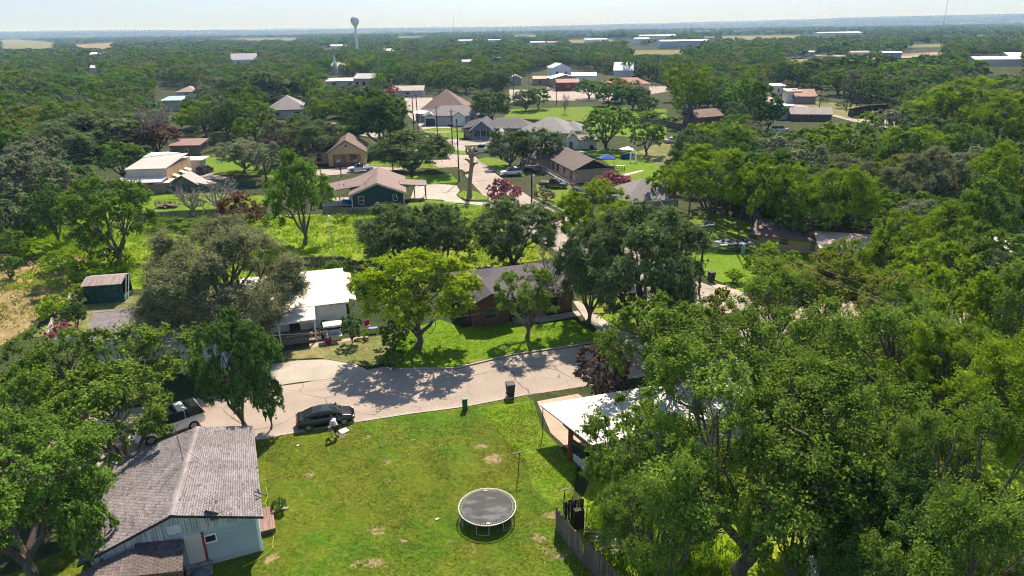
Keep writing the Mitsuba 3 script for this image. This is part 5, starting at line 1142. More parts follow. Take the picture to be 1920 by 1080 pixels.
def person(label, x, y, z, yaw, J, shirt, shorts, hair, skin=(.36, .20, .13), sc=1.0, fingers=True):
    k = thing('person', label, 'person')
    at = lambda m: xf(m, x, y, z, yaw, sc)
    bones = [('hip', 'chest'), ('chest', 'neck'), ('neck', 'head'), ('hipL', 'hipR'), ('hip', 'hipL'), ('hip', 'hipR'), ('shL', 'shR'), ('chest', 'shL'), ('chest', 'shR'), ('head', 'brow')]
    for s in 'LR': bones += [('hip' + s, 'kn' + s), ('kn' + s, 'an' + s), ('an' + s, 'toe' + s), ('sh' + s, 'el' + s), ('el' + s, 'wr' + s), ('wr' + s, 'palm' + s)]
    J = dict(J)
    for s in 'LR':
        w, e = np.array(J['wr' + s][:3]), np.array(J['el' + s][:3]); d = (w - e) / np.linalg.norm(w - e)
        side = np.cross(d, [0.3, .9, .2]); side /= np.linalg.norm(side); nrm = np.cross(d, side)
        pm = w + d * .075; J['palm' + s] = (*pm, .034)
        for i, (o, ln) in enumerate(((-.030, .062), (-.010, .075), (.010, .07), (.030, .055))):
            a = pm + side * o + d * .03; b = a + d * ln * .55 + nrm * .012; c = b + d * ln * .3 + nrm * .035
            J[f'f{s}{i}a'] = (*a, .011); J[f'f{s}{i}b'] = (*b, .0105); J[f'f{s}{i}c'] = (*c, .009)
            bones += [('palm' + s, f'f{s}{i}a'), (f'f{s}{i}a', f'f{s}{i}b'), (f'f{s}{i}b', f'f{s}{i}c')]
        a = w + side * .035 + d * .03; b = a + side * .03 + d * .03 + nrm * .02
        J[f't{s}a'] = (*a, .014); J[f't{s}b'] = (*b, .011); bones += [('wr' + s, f't{s}a'), (f't{s}a', f't{s}b')]
    h = np.array(J['head'][:3]); f_ = np.array(J['brow'][:3]) - h; f_ /= np.linalg.norm(f_)
    J['nose0'] = (*(h + f_ * .10 + [0, 0, -.01]), .018); J['nose1'] = (*(h + f_ * .125 + [0, 0, -.035]), .016); bones.append(('nose0', 'nose1'))
    side = np.cross(f_, [0, 0, 1.0]); side /= np.linalg.norm(side)
    for q, s in (('earL', 1), ('earR', -1)): J[q] = (*(h + side * s * .092 + [0, 0, -.01]), .022); J[q + '2'] = (*(h + side * s * .096 + [0, 0, -.04]), .016); bones.append((q, q + '2'))
    part(k, 'body', at(blob(J, bones, .03, 4)), skin, 0, smooth=True)
    g = lambda q, r: (*J[q][:3], r)
    S = {q: g(q, J[q][3] + .022) for q in ('hip', 'chest', 'shL', 'shR', 'elL', 'elR', 'neck')}
    for s in 'LR': S['el' + s] = (*(np.array(J['sh' + s][:3]) * .35 + np.array(J['el' + s][:3]) * .65), J['el' + s][3] + .03)
    S['neck'] = g('neck', .075)
    part(k, 'shirt', at(blob(S, [('hip', 'chest'), ('chest', 'neck'), ('shL', 'shR'), ('chest', 'shL'), ('chest', 'shR'), ('shL', 'elL'), ('shR', 'elR')], .04, 4)), shirt, 0, smooth=True)
    S = {q: g(q, J[q][3] + .03) for q in ('hip', 'hipL', 'hipR')}
    for s in 'LR': S['kn' + s] = (*(np.array(J['hip' + s][:3]) * .25 + np.array(J['kn' + s][:3]) * .75), J['kn' + s][3] + .045)
    part(k, 'shorts', at(blob(S, [('hipL', 'hipR'), ('hip', 'hipL'), ('hip', 'hipR'), ('hipL', 'knL'), ('hipR', 'knR')], .04, 4)), shorts, 0, smooth=True)
    back = h - f_ * .022 + np.array([0, 0, .028])
    part(k, 'hair', at(ball(*back, .108, 2, .98)), hair, 0, smooth=True)
    for s in 'LR': part(k, 'shoe', at(blob({'a': (*J['an' + s][:2], .055, .055), 'b': (*J['toe' + s][:2], .045, .05)}, [('a', 'b')], .04, 2)), (.5, .5, .52), 0, smooth=True)
    for s in (1, -1): part(k, 'eye', at(ball(*(h + f_ * .098 + side * s * .034 + np.array([0, 0, .005])), .011, 1)), (.02, .02, .02))
    part(k, 'mouth', at(tube([h + f_ * .100 + side * .022 + [0, 0, -.062], h + f_ * .107 + [0, 0, -.064], h + f_ * .100 - side * .022 + [0, 0, -.062]], .006, 4)), (.28, .1, .09))
    return k


BEND = {'hip': (.06, .02, .90, .135), 'hipL': (.06, .12, .87, .095), 'hipR': (.08, -.10, .87, .095), 'chest': (-.16, .03, 1.20, .135), 'neck': (-.30, .04, 1.40, .055), 'head': (-.38, .04, 1.50, .095), 'brow': (-.41, .04, 1.485, .088),
        'shL': (-.22, .21, 1.31, .065), 'shR': (-.20, -.17, 1.31, .065), 'elL': (-.34, .24, 1.04, .045), 'elR': (-.34, -.20, 1.04, .045), 'wrL': (-.50, .14, .86, .032), 'wrR': (-.50, -.10, .84, .032),
        'knL': (-.02, .15, .48, .062), 'knR': (.03, -.12, .48, .062), 'anL': (.05, .16, .09, .045), 'anR': (.08, -.13, .09, .045), 'toeL': (-.12, .19, .04, .036), 'toeR': (-.10, -.16, .04, .036)}
person('person in a pale grey shirt and black shorts bending beside the parked black sedan', -13.95, 46.1, .10, math.radians(-28), BEND, (.58, .58, .64), (.012, .012, .014), (.03, .022, .018), sc=1.1)
TL = thing('yard_tool', 'white and grey headed yard tool held by the bending person', 'tool')
part(TL, 'head', xf(rbox(-.12, .12, -.1, .1, 0, .34, .03), -14.5, 46.25, .52, .3), (.16, .18, .17)); part(TL, 'cap', xf(join([rbox(-.10, .10, -.08, .08, 0, .1, .03), tube([(.0, 0, .1), (.22, .02, .16)], .03, 5)]), -14.5, 46.25, .87, .3), (.78, .78, .76)); part(TL, 'shaft', tube([(-14.45, 46.22, .52), (-14.35, 46.05, .11)], .022, 5), (.12, .12, .11))
SG = thing('panel', 'white square panel lying on the grass beside the bending person', 'panel')
part(SG, 'board', xf(box(-.33, .33, -.3, .3, 0, .04), *(-13.58, 46.87), .15, .75), (.74, .77, .80)); part(SG, 'edge', xf(box(-.38, .38, -.35, .35, -.02, .02), *(-13.58, 46.87), .13, .75), (.2, .22, .25))
STAND = {'hip': (0, 0, .95, .13), 'hipL': (0, .10, .92, .09), 'hipR': (0, -.10, .92, .09), 'chest': (0, 0, 1.28, .135), 'neck': (0, 0, 1.50, .055), 'head': (-.01, 0, 1.64, .095), 'brow': (-.04, 0, 1.635, .088), 'shL': (0, .19, 1.42, .062), 'shR': (0, -.19, 1.42, .062), 'elL': (.03, .25, 1.14, .045), 'elR': (.03, -.25, 1.14, .045), 'wrL': (-.08, .25, .92, .032), 'wrR': (-.08, -.25, .92, .032),
         'knL': (-.01, .11, .50, .062), 'knR': (-.01, -.11, .50, .062), 'anL': (.02, .11, .09, .045), 'anR': (.02, -.11, .09, .045), 'toeL': (-.14, .13, .04, .036), 'toeR': (-.14, -.13, .04, .036)}
person('person in a hot pink shirt standing by the long tan house', *(12.09, 130.57), .06, 1.9, STAND, (.75, .02, .20), (.45, .42, .40), (.30, .28, .26), sc=1.05)

# ---------------------------------------------------------------- garden things
TP = thing('trampoline', 'round black trampoline with a white spring rim on the lawn', 'trampoline')
tx, ty, tz, tr = -1.82, 36.45, .92, 1.86
g_ = np.linspace(0, 2 * np.pi, 49)
part(TP, 'rim', tube([(tx + tr * math.cos(a), ty + tr * math.sin(a), tz) for a in g_], .034, 6), (.62, .63, .64), 0, 'sheet_metal', True)
part(TP, 'mat', disc(tx, ty, tz - .01, tr - .19, 48, .015), (.036, .0425, .049), 8)
part(TP, 'mat_edge', join([tube([(tx + (tr - .2) * math.cos(a), ty + (tr - .2) * math.sin(a), tz) for a in g_], .02, 4)]), (.25, .26, .28))
part(TP, 'spring', join([tube([(tx + (tr - .03) * math.cos(a), ty + (tr - .03) * math.sin(a), tz + .005), (tx + (tr - .19) * math.cos(a), ty + (tr - .19) * math.sin(a), tz)], .021, 4) for a in np.linspace(0, 2 * np.pi, 73)[:-1]]), (.66, .64, .62), 0, 'sheet_metal', kind='stuff')
part(TP, 'tag', xf(box(-.09, .09, -.05, .05, 0, .02), tx + .12, ty - tr + .22, tz + .01), (.8, .8, .8)); part(TP, 'tag', xf(box(-.12, .12, -.03, .03, 0, .02), tx - .15, ty + tr - .24, tz + .01), (.75, .75, .75))
for a in (math.radians(d) for d in (22, 80, 140, 200, 262, 318)):
    p = lambda b, r, z: (tx + r * math.cos(a + b), ty + r * math.sin(a + b), z)
    part(TP, 'leg', tube([p(-.22, tr - .02, tz - .02), p(-.22, tr - .03, .14), p(-.16, tr - .05, .115), p(.16, tr - .05, .115), p(.22, tr - .03, .14), p(.22, tr - .02, tz - .02)], .022, 5), (.36, .37, .38), 0, 'sheet_metal')
def tpost(label, x, y, h, w, yaw):
    k = thing('clothesline_post', label, 'clothesline post')
    part(k, 'post', tube([(x - .12, y - .12, .08), (x, y, h)], .035, 6), (.06, .06, .06)); part(k, 'crossbar', tube([(x - w * math.cos(yaw), y - w * math.sin(yaw), h), (x + w * math.cos(yaw), y + w * math.sin(yaw), h + .03)], .04, 6), (.30, .30, .30))
tpost('dark T-shaped clothesline post standing on the lawn', .35, 40.7, 2.1, .52, .35); tpost('second T-shaped clothesline post behind the weathered fence', 3.2, 36.3, 2.25, .4, .3)
def wheelie_bin(label, x, y, z, yaw, c=(.035, .04, .045), sc=1.0):
    k = thing('wheelie_bin', label, 'bin'); at = lambda m: xf(m, x, y, z, yaw, sc)
    part(k, 'body', at(loft([(0.0, [(-.24, -.26), (.24, -.26), (.24, .26), (-.24, .26)]), (.95, [(-.30, -.34), (.30, -.34), (.30, .34), (-.30, .34)])]) if False else (np.array([[-.24, -.26, .05], [.24, -.26, .05], [.24, .26, .05], [-.24, .26, .05], [-.3, -.34, .98], [.3, -.34, .98], [.3, .34, .98], [-.3, .34, .98]]), np.array([[0, 2, 1], [0, 3, 2], [4, 5, 6], [4, 6, 7], [0, 1, 5], [0, 5, 4], [1, 2, 6], [1, 6, 5], [2, 3, 7], [2, 7, 6], [3, 0, 4], [3, 4, 7]]))), c)
    part(k, 'lid', at(rbox(-.33, .33, -.38, .38, .98, 1.08, .03)), tuple(q * 1.6 for q in c)); part(k, 'handle', at(tube([(-.25, .40, .95), (.25, .40, .95)], .02, 5)), c)
    for s in (-1, 1): part(k, 'wheel', at(disc(s * .24, .24, .12, .12, 12, .06, 'x')), (.02, .02, .02))
wheelie_bin('black wheeled bin at the kerb end of the lawn', *(-0.28, 52.13), .10, .25, sc=1.15)
wheelie_bin('black wheeled bin by the street light pole', *(24.88, 79.90), .09, .3, sc=1.15); wheelie_bin('dark bin in the bush right of the light pole', *(27.61, 79.02), .09, .5, (.025, .025, .028), .9)
wheelie_bin('dark green bin by the lane corner', *(-16.62, 181.28), .05, 0, (.02, .07, .05), 1.1)
UPD = thing('utility_pedestal', 'green utility pedestal at the lawn edge by the kerb', 'utility box')
ux, uy = (-4.09, 49.93)
part(UPD, 'cabinet', xf(rbox(-.20, .20, -.17, .17, .0, 1.0, .04), ux, uy, .10, .3), (.022, .115, .075)); part(UPD, 'lid', xf(rbox(-.22, .22, -.19, .19, 1.0, 1.09, .03), ux, uy, .10, .3), (.16, .34, .26))
PT = thing('propane_tank', 'white propane tank on the ground by the leaning fence', 'tank')
px_, py_ = (-45.85, 63.92)
part(PT, 'shell', xf(loft([(x, [(r * math.cos(a), .75 + r * math.sin(a)) for a in np.linspace(0, 2 * np.pi, 17)[:-1]]) for x, r in ((-1.35, .05), (-1.28, .3), (-1.1, .46), (-.8, .52), (.8, .52), (1.1, .46), (1.28, .3), (1.35, .05))]), px_, py_, .1, .95), (.68, .68, .70), 0, smooth=True); part(PT, 'dome', xf(disc(0, 0, 1.3, .2, 12, .25), px_, py_, .1, .95), (.6, .6, .6)); part(PT, 'foot', xf(join([box(-.8, -.6, -.3, .3, 0, .3), box(.6, .8, -.3, .3, 0, .3)]), px_, py_, .05, .95), (.4, .4, .4))
FPOT = thing('flower_pot', 'dark red pot with a white figure at the front walk', 'pot')
qx, qy = (-18.87, 63.38)
part(FPOT, 'pot', tube([(qx, qy, .05), (qx, qy, .35), (qx, qy, .62)], [.24, .31, .33], 12), (.26, .02, .03)); part(FPOT, 'figure', join([tube([(qx, qy, .62), (qx, qy, .85), (qx, qy, 1.02)], [.13, .10, .05], 8), ball(qx, qy, 1.08, .085, 1)]), (.6, .6, .62))
for i, (u, v, c, l) in enumerate([(588, 622, (.6, .42, .40), 'pale pink flower pot at the porch corner'), (594, 632, (.5, .04, .08), 'red flower pot below the porch post'), (583, 634, (.55, .55, .5), 'white flower pot left of the porch post'), (664, 630, (.45, .3, .26), 'clay pot with a bushy plant on the walk')]):
    gx, gy = [(-21.23, 66.48), (-20.53, 65.11), (-21.07, 64.87), (-16.64, 65.24)][i]
    k = thing('flower_pot', l, 'pot'); part(k, 'pot', tube([(gx, gy, .05), (gx, gy, .45)], [.16, .22], 10), (.4, .22, .15)); part(k, 'flowers', join([ball(gx + .16 * math.cos(a * 2.4), gy + .16 * math.sin(a * 2.4), .52 + .06 * (a % 3), .09, 1) for a in range(9)]), c)
def chair(label, x, y, yaw, c):
    k = thing('garden_chair', label, 'chair'); at = lambda m: xf(m, x, y, .06, yaw)
    part(k, 'seat', at(rbox(-.25, .25, -.25, .25, .38, .43, .02)), c); part(k, 'backrest', at(rbox(-.25, .25, .22, .28, .43, .95, .02)), c)
    for a in (-1, 1):
        for b in (-1, 1): part(k, 'leg', at(box(a * .22 - .02, a * .22 + .02, b * .22 - .02, b * .22 + .02, 0, .38)), c)
chair('magenta garden chair under the bright tree', *(-15.49, 66.82), .5, (.42, .02, .16)); chair('grey garden chair beside the canopied swing', *(-16.99, 66.88), -.4, (.34, .34, .34))
def table(label, x, y, yaw, c, w=.9, d=.5):
    k = thing('garden_table', label, 'table'); at = lambda m: xf(m, x, y, .06, yaw)
    part(k, 'tabletop', at(rbox(-w / 2, w / 2, -d / 2, d / 2, .5, .55, .02)), c)
    for a in (-1, 1):
        for b in (-1, 1): part(k, 'leg', at(box(a * w * .42 - .02, a * w * .42 + .02, b * d * .4 - .02, b * d * .4 + .02, 0, .5)), (.3, .3, .3))
table('pale blue garden table under the bright tree', *(-14.76, 65.98), .2, (.14, .38, .62)); table('white garden table next to the canopied swing', *(-16.58, 66.04), .1, (.5, .5, .5), .7, .45)
def picnic(label, x, y, yaw):
    k = thing('picnic_table', label, 'picnic table'); at = lambda m: xf(m, x, y, .06, yaw); c = (.38, .36, .33)
    part(k, 'tabletop', at(box(-.9, .9, -.38, .38, .72, .77)), c, 2); part(k, 'bench', at(box(-.9, .9, -.8, -.55, .42, .46)), c, 2); part(k, 'bench', at(box(-.9, .9, .55, .8, .42, .46)), c, 2)
    part(k, 'frame', at(join([box(x_ - .04, x_ + .04, -.75, .75, .36, .42) for x_ in (-.6, .6)] + [box(x_ - .04, x_ + .04, -.3, -.2, 0, .72) for x_ in (-.6, .6)] + [box(x_ - .04, x_ + .04, .2, .3, 0, .72) for x_ in (-.6, .6)])), (.25, .23, .21), 2)
picnic('left picnic table on the shaded back lawn', *(18.21, 171.06), -.5); picnic('right picnic table on the shaded back lawn', *(19.72, 167.93), -.4)
BC = thing('canopy_tent', 'small bright blue canopy in the back lawn', 'canopy')
cx, cy = (22.17, 156.01)
part(BC, 'canopy', (np.array([[cx - 1.7, cy - 1.3, 1.95], [cx + 1.7, cy - 1.3, 1.95], [cx + 1.7, cy + 1.3, 1.95], [cx - 1.7, cy + 1.3, 1.95], [cx, cy, 2.9], [cx - 1.7, cy - 1.3, 1.75], [cx + 1.7, cy - 1.3, 1.75], [cx + 1.7, cy + 1.3, 1.75], [cx - 1.7, cy + 1.3, 1.75]]), np.array([[0, 1, 4], [1, 2, 4], [2, 3, 4], [3, 0, 4], [5, 1, 0], [5, 6, 1], [6, 2, 1], [6, 7, 2], [7, 3, 2], [7, 8, 3], [8, 0, 3], [8, 5, 0]])), (.015, .10, .50))
for a in (-1, 1):
    for b in (-1, 1): part(BC, 'leg', tube([(cx + a * 1.6, cy + b * 1.2, 0), (cx + a * 1.6, cy + b * 1.2, 1.9)], .035, 4), (.4, .4, .4))
UM = thing('parasol', 'white parasol at the far edge of the back lawn', 'parasol'); cx, cy = (28.52, 166.46)
part(UM, 'canopy', tube([(cx, cy, 2.2), (cx, cy, 2.75)], [2.0, .08], 10), (.78, .78, .78)); part(UM, 'pole', tube([(cx, cy, 0), (cx, cy, 2.3)], .04, 5), (.5, .5, .5))
solo('tarp_heap', xf(rbox(-1.5, 1.5, -.6, .6, 0, 1.2, .35), *(28.28, 165.03), 0, -.1), 'dark blue tarpaulin-covered heap below the white parasol', 'tarpaulin', (.015, .05, .24))
AC = thing('arch_trellis', 'white arched trellis beside the blue tarpaulin', 'trellis'); cx, cy = (28.86, 160.10)
part(AC, 'frame', join([tube([(cx + .65 * math.cos(a), cy + d, 2.2 + .65 * math.sin(a)) for a in np.linspace(0, math.pi, 9)], .06, 5) for d in (-.5, .5)] + [box(cx + s * .65 - .07, cx + s * .65 + .07, cy - .6, cy + .6, 0, 2.25) for s in (-1, 1)]), (.76, .77, .76)); part(AC, 'lattice', join([box(cx - .6, cx + .6, cy - .55, cy - .5, z, z + .06) for z in np.arange(.3, 2.3, .3)]), (.7, .7, .7))
for lab, px0, s in (('dark garden bench frame near the blue canopy', (22.52, 151.59), .9), ('white topped cart near the blue canopy', (24.43, 150.83), 1.1)):
    k = thing('garden_bench', lab, 'bench' if s < 1 else 'cart'); at = lambda m: xf(m, px0[0], px0[1], .05, .1, s)
    part(k, 'top', at(box(-.9, .9, -.3, .3, .95, 1.02)), (.08, .07, .06) if s < 1 else (.6, .6, .58)); part(k, 'frame', at(join([box(a, a + .06, b, b + .06, 0, .95) for a in (-.88, -.3, .3, .82) for b in (-.28, .22)] + [box(-.85, .85, -.28, -.22, .4, .46)])), (.06, .05, .045))
WP = thing('plank_pile', 'pile of weathered grey planks beside the picket fence', 'plank pile')
rp = np.random.default_rng(8)
for i in range(18):
    L_ = rp.uniform(1.4, 2.4)
    part(WP, 'plank', xf(box(-L_ / 2, L_ / 2, -.08, .08, 0, .035), 5.6 + rp.normal(0, .22), 33.9 + .12 * i - 1.1, .12 + .05 * (i % 5) + rp.uniform(0, .1), rp.normal(.1, .16), pitch=rp.normal(0, .05)), tuple(c * rp.uniform(.7, 1.2) for c in (.40, .35, .33)), 2)
CB = thing('cabinet', 'dark upright cabinet behind the weathered fence', 'cabinet')
part(CB, 'body', xf(box(-.32, .32, -.25, .25, .05, 1.5), 4.0, 35.4, 0, .3), (.018, .015, .014)); part(CB, 'door', xf(box(-.28, .28, -.275, -.251, .15, 1.43), 4.0, 35.4, 0, .3), (.024, .02, .018))
solo('post', tube([(4.45, 35.0, 0), (4.5, 35.0, 2.1)], .04, 5), 'thin pale post beside the dark cabinet', 'post', (.35, .33, .3))
solo('plank', xf(box(-.75, .75, -.1, .1, 0, .06), *(-15.87, 37.30), .11, .45), 'grey plank lying on the grass by the right wall of the house', 'plank', (.34, .27, .22), 2)
hp = [(-17.53, 39.94), (-17.02, 38.93), (-16.95, 38.09), (-16.36, 37.26), (-15.76, 36.04), (-15.32, 34.79), (-15.05, 33.84), (-15.26, 33.30), (-15.77, 32.69), (-16.36, 32.26)]
solo('garden_hose', tube([(x, y, .135) for x, y in hp], .022, 5), 'yellow-green garden hose along the weathered house', 'hose', (.36, .36, .05))
for i, (p0, s) in enumerate((((-5.10, 36.27), .12), ((-16.69, 44.95), .10))): solo('paper_scrap', xf(rbox(-s, s, -s * .6, s * .6, 0, .04, .012), p0[0], p0[1], .12, .4), ['white scrap on the grass left of the trampoline', 'small white scrap near the kerb on the lawn'][i], 'scrap', (.75, .75, .75))
BRB = thing('tarp_heap', 'crumpled blue tarpaulin below the house steps', 'tarpaulin')
bb = trimesh.creation.icosphere(subdivisions=3, radius=1); vv = np.array(bb.vertices); vv = vv * (.75 + .5 * meshkit.fbm(vv * 2.2, 3)[:, None]) * [.6, .4, .35]
part(BRB, 'cover', (vv + [-18.6, 31.6, .15], np.array(bb.faces)), (.10, .14, .19), 0, smooth=True)
gb = np.array((10.07, 71.00))
FB = thing('planter_bed', 'brick-edged planter bed beside the concrete driveway', 'planter')
for i in range(4):
    for j in range(6):
        o = [(-.9 + .3 * j, -.9), (-.9 + .3 * j, .9), (-.9, -.9 + .3 * j), (.9, -.9 + .3 * j)][i]
        part(FB, 'brick', xf(rbox(-.13, .13, -.06, .06, 0, .12, .012), gb[0] + o[0], gb[1] + o[1], .06, 0 if i < 2 else math.pi / 2), (.26, .10, .07), 0)

# pollarded dead trunk
PD = thing('dead_tree', 'pollarded dead trunk with stubby arms on the grass island', 'dead tree')
bx, by = (-7.80, 126.51)
tk = [tube([(bx, by, 0), (bx + .05, by, .5), (bx + .15, by, 3), (bx + .55, by, 5.6), (bx + .75, by, 7.4), (bx + .9, by, 9.0)], [.72, .50, .42, .40, .34, .2], 10)]
for p in ([(.45, 0, 5.0), (-.6, -.2, 4.9), (-1.3, -.2, 5.4), (-2.2, -.3, 5.6)], [(.5, 0, 5.6), (1.2, .1, 6.6), (1.9, .1, 6.7)], [(.6, 0, 6.6), (-.1, .1, 7.3), (-.6, .1, 7.4)], [(.7, 0, 7.3), (.3, 0, 8.3), (-.2, 0, 8.6), (-.3, 0, 9.4)], [(.8, 0, 7.9), (1.5, 0, 8.3), (2.4, .1, 8.7), (3.0, .1, 8.6)], [(.85, 0, 8.4), (1.3, 0, 9.4), (1.4, 0, 9.9)], [(-.6, -.2, 4.9), (-1.0, -.2, 4.4)], [(.2, 0, 8.4), (.5, 0, 9.3)]):
    tk.append(tube([(bx + a, by + b, c) for a, b, c in p], np.linspace(.30, .15, len(p)), 7))
part(PD, 'trunk', join(tk), (.24, .18, .145), 6, smooth=False)
solo('mulch_ring', disc(bx, by, .115, .95, 14, .03), 'sandy ring of soil round the dead trunk foot', 'mulch', (.36, .27, .18), 5)

# utility poles and wires
def pole(label, x, y, h, arms=((.95, 1.2),), can=False, lamp=None, r=.14, color=(.055, .042, .035), yaw=AX, name='utility_pole', cat='utility pole', lean=0):
    k = thing(name, label, cat)
    part(k, 'shaft', tube([(x, y, -.2), (x + lean / 2, y, h / 2), (x + lean, y, h)], [r, r * .9, r * .75], 8), color, 6)
    for f, w in arms:
        z = h * f; c, s = math.cos(yaw), math.sin(yaw)
        part(k, 'crossarm', xf(box(-w, w, -.05, .05, -.06, .06), x + lean, y - .12, z, yaw), (.42, .39, .36), 2)
        part(k, 'insulator', join([tube([(x + lean + t * c, y - .12 + t * s, z + .05), (x + lean + t * c, y - .12 + t * s, z + .25)], .045, 5) for t in (-w * .92, -w * .4, w * .4, w * .92)]), (.5, .5, .52))
    if can: part(k, 'transformer', join([tube([(x + .34, y - .1, h * .66), (x + .34, y - .1, h * .66 + .95)], .2, 10), tube([(x + .1, y - .05, h * .66 + .5), (x + .34, y - .1, h * .66 + .5)], .05, 4)]), (.42, .45, .48))
    if lamp:
        z = h * lamp
        part(k, 'lamp_arm', tube([(x, y, z - .25), (x + .9, y - .1, z), (x + 2.0, y - .15, z + .05)], .035, 5), (.6, .62, .64)); part(k, 'lamp_head', xf(rbox(0, .85, -.14, .14, -.08, .1, .06), x + 1.95, y - .15, z + .05), (.62, .65, .68))
    return (x + lean, y, h)
P1 = pole('utility pole with a crossarm, transformer and street light near the corner', 22.3, 75.8, 8.9, can=True, lamp=.68)
P4 = pole('utility pole with a grey transformer beside the withered shrub', *(3.60, 114.74), 8.7, can=True)
P5 = pole('tall utility pole by the curved drive', *(-10.76, 142.05), 12.6)
pole('rust brown pole rising behind the corner trees', *(23.17, 86.34), 9.6, arms=(), r=.15, color=(.13, .06, .045))
pole('dark pole standing in front of the parked boat', *(31.48, 90.79), 6.2, arms=(), r=.12)
solo('barrel', tube([(32.2, 90.4, .05), (32.2, 90.4, 1.6)], .28, 12), 'blue grey barrel at the foot of the pole by the boat', 'barrel', (.24, .34, .44))
pole('dark pole in front of the spreading oak', *(-25.31, 146.92), 11.5, arms=())
pole('short dark post beside the white pickup', *(-36.96, 148.34), 3.0, arms=(), r=.12, name='post', cat='post')
LP = thing('light_pole', 'thin pale pole with a white lamp in the vacant lot', 'light pole'); lx, ly = (-23.75, 86.72)
part(LP, 'shaft', tube([(lx, ly, 0), (lx, ly, 7.0)], .05, 6), (.45, .45, .45)); part(LP, 'lamp_head', rbox(lx - .14, lx + .14, ly - .14, ly + .14, 6.9, 7.45, .05), (.8, .8, .8))
for lab, p0, h in (('slim utility pole left of the slate blue house', (-14.75, 177.02), 11), ('utility pole left of the white garage drive', (-27.4, 208.0), 12), ('second utility pole left of the white garage drive', (-29.4, 213.7), 11), ('slim brown pole before the white garage', (-20.25, 194.11), 10),
                   ('utility pole at the left edge of the parking lot', (1.9, 300.3), 12), ('utility pole in the middle of the parking lot', (19.5, 291.3), 9), ('utility pole beside the grey shed downtown', (10.3, 366.0), 13), ('tall utility pole at the right of the parking lot', (76.2, 367.6), 17), ('shorter utility pole at the right of the parking lot', (73.5, 364.7), 12), ('utility pole behind the teal hall', (41.3, 388.2), 14), ('utility pole right of the tallest tree', (111.5, 367.9), 15),
                   ('utility pole left of the whitewashed shop', (105.6, 273.2), 9), ('utility pole above the brown house roof', (107.7, 243.5), 10), ('utility pole at the black fence enclosure', (125.8, 254.2), 11), ('short stub pole left of the black fence enclosure', (121.8, 253.0), 3.6), ('short stub pole touching the black fence enclosure', (124.0, 254.4), 3.6)):
    pole(lab, *p0, h, arms=((.95, 1.1),) if h > 8.9 else (), r=.16)


def wire(label, a, b, sag, r=.016, n=15, c=(.10, .10, .10)):
    a, b = np.array(a, float), np.array(b, float)
    solo('overhead_wire', tube([a + (b - a) * t - [0, 0, sag * 4 * t * (1 - t)] for t in np.linspace(0, 1, n)], r, 4), label, 'wire', c)
P0 = (36.5, 40.5, 9.0)
for i, o in enumerate((-1.1, -.45, 1.1)):
    v = UX * o
    wire(f"{['left', 'middle', 'right'][i]} overhead wire running right from the street light pole", (P1[0] + v[0], P1[1] + v[1], 8.7), (P0[0] + v[0], P0[1] + v[1], 8.8), .5, .013, c=(.22, .22, .22))
    wire(f"{['left', 'middle', 'right'][i]} overhead wire from the street light pole up the side street", (P1[0] + v[0], P1[1] + v[1], 8.7), (P4[0] + v[0], P4[1] + v[1], 8.5), .6, .016, c=(.2, .2, .2))
    wire(f"{['left', 'middle', 'right'][i]} overhead wire between the two poles on the side street", (P4[0] + v[0], P4[1] + v[1], 8.5), (P5[0] + v[0], P5[1] + v[1], 12.2), .8, .016, c=(.2, .2, .2))
wire('loose pale cable hanging beside the street light pole', (19.5, 92, 9.2), (22.2, 75.8, 6.2), .9, .03, c=(.45, .44, .42))
wire('thin wire crossing in front of the white metal-roofed house', (-23.50, 55.77) + (4.4,), (-3.11, 60.38) + (4.4,), .25, .016, c=(.38, .38, .38))
wire('thin dark wire to the cream house yard', (-22.81, 135.37) + (9,), (-45.66, 149.64) + (8,), .8)
for i, (a, b) in enumerate((((95.3, 217.4) + (9,), (108.9, 222.2) + (10,)), ((108.9, 222.2) + (10,), (127.17, 176.37) + (9,)), ((94.1, 245.4) + (9,), (95.3, 217.4) + (9,)))):
    wire(['distant wire above the brown house', 'distant wire running right from the black enclosure', 'distant wire beside the whitewashed shop'][i], a, b, 1.2, .05)

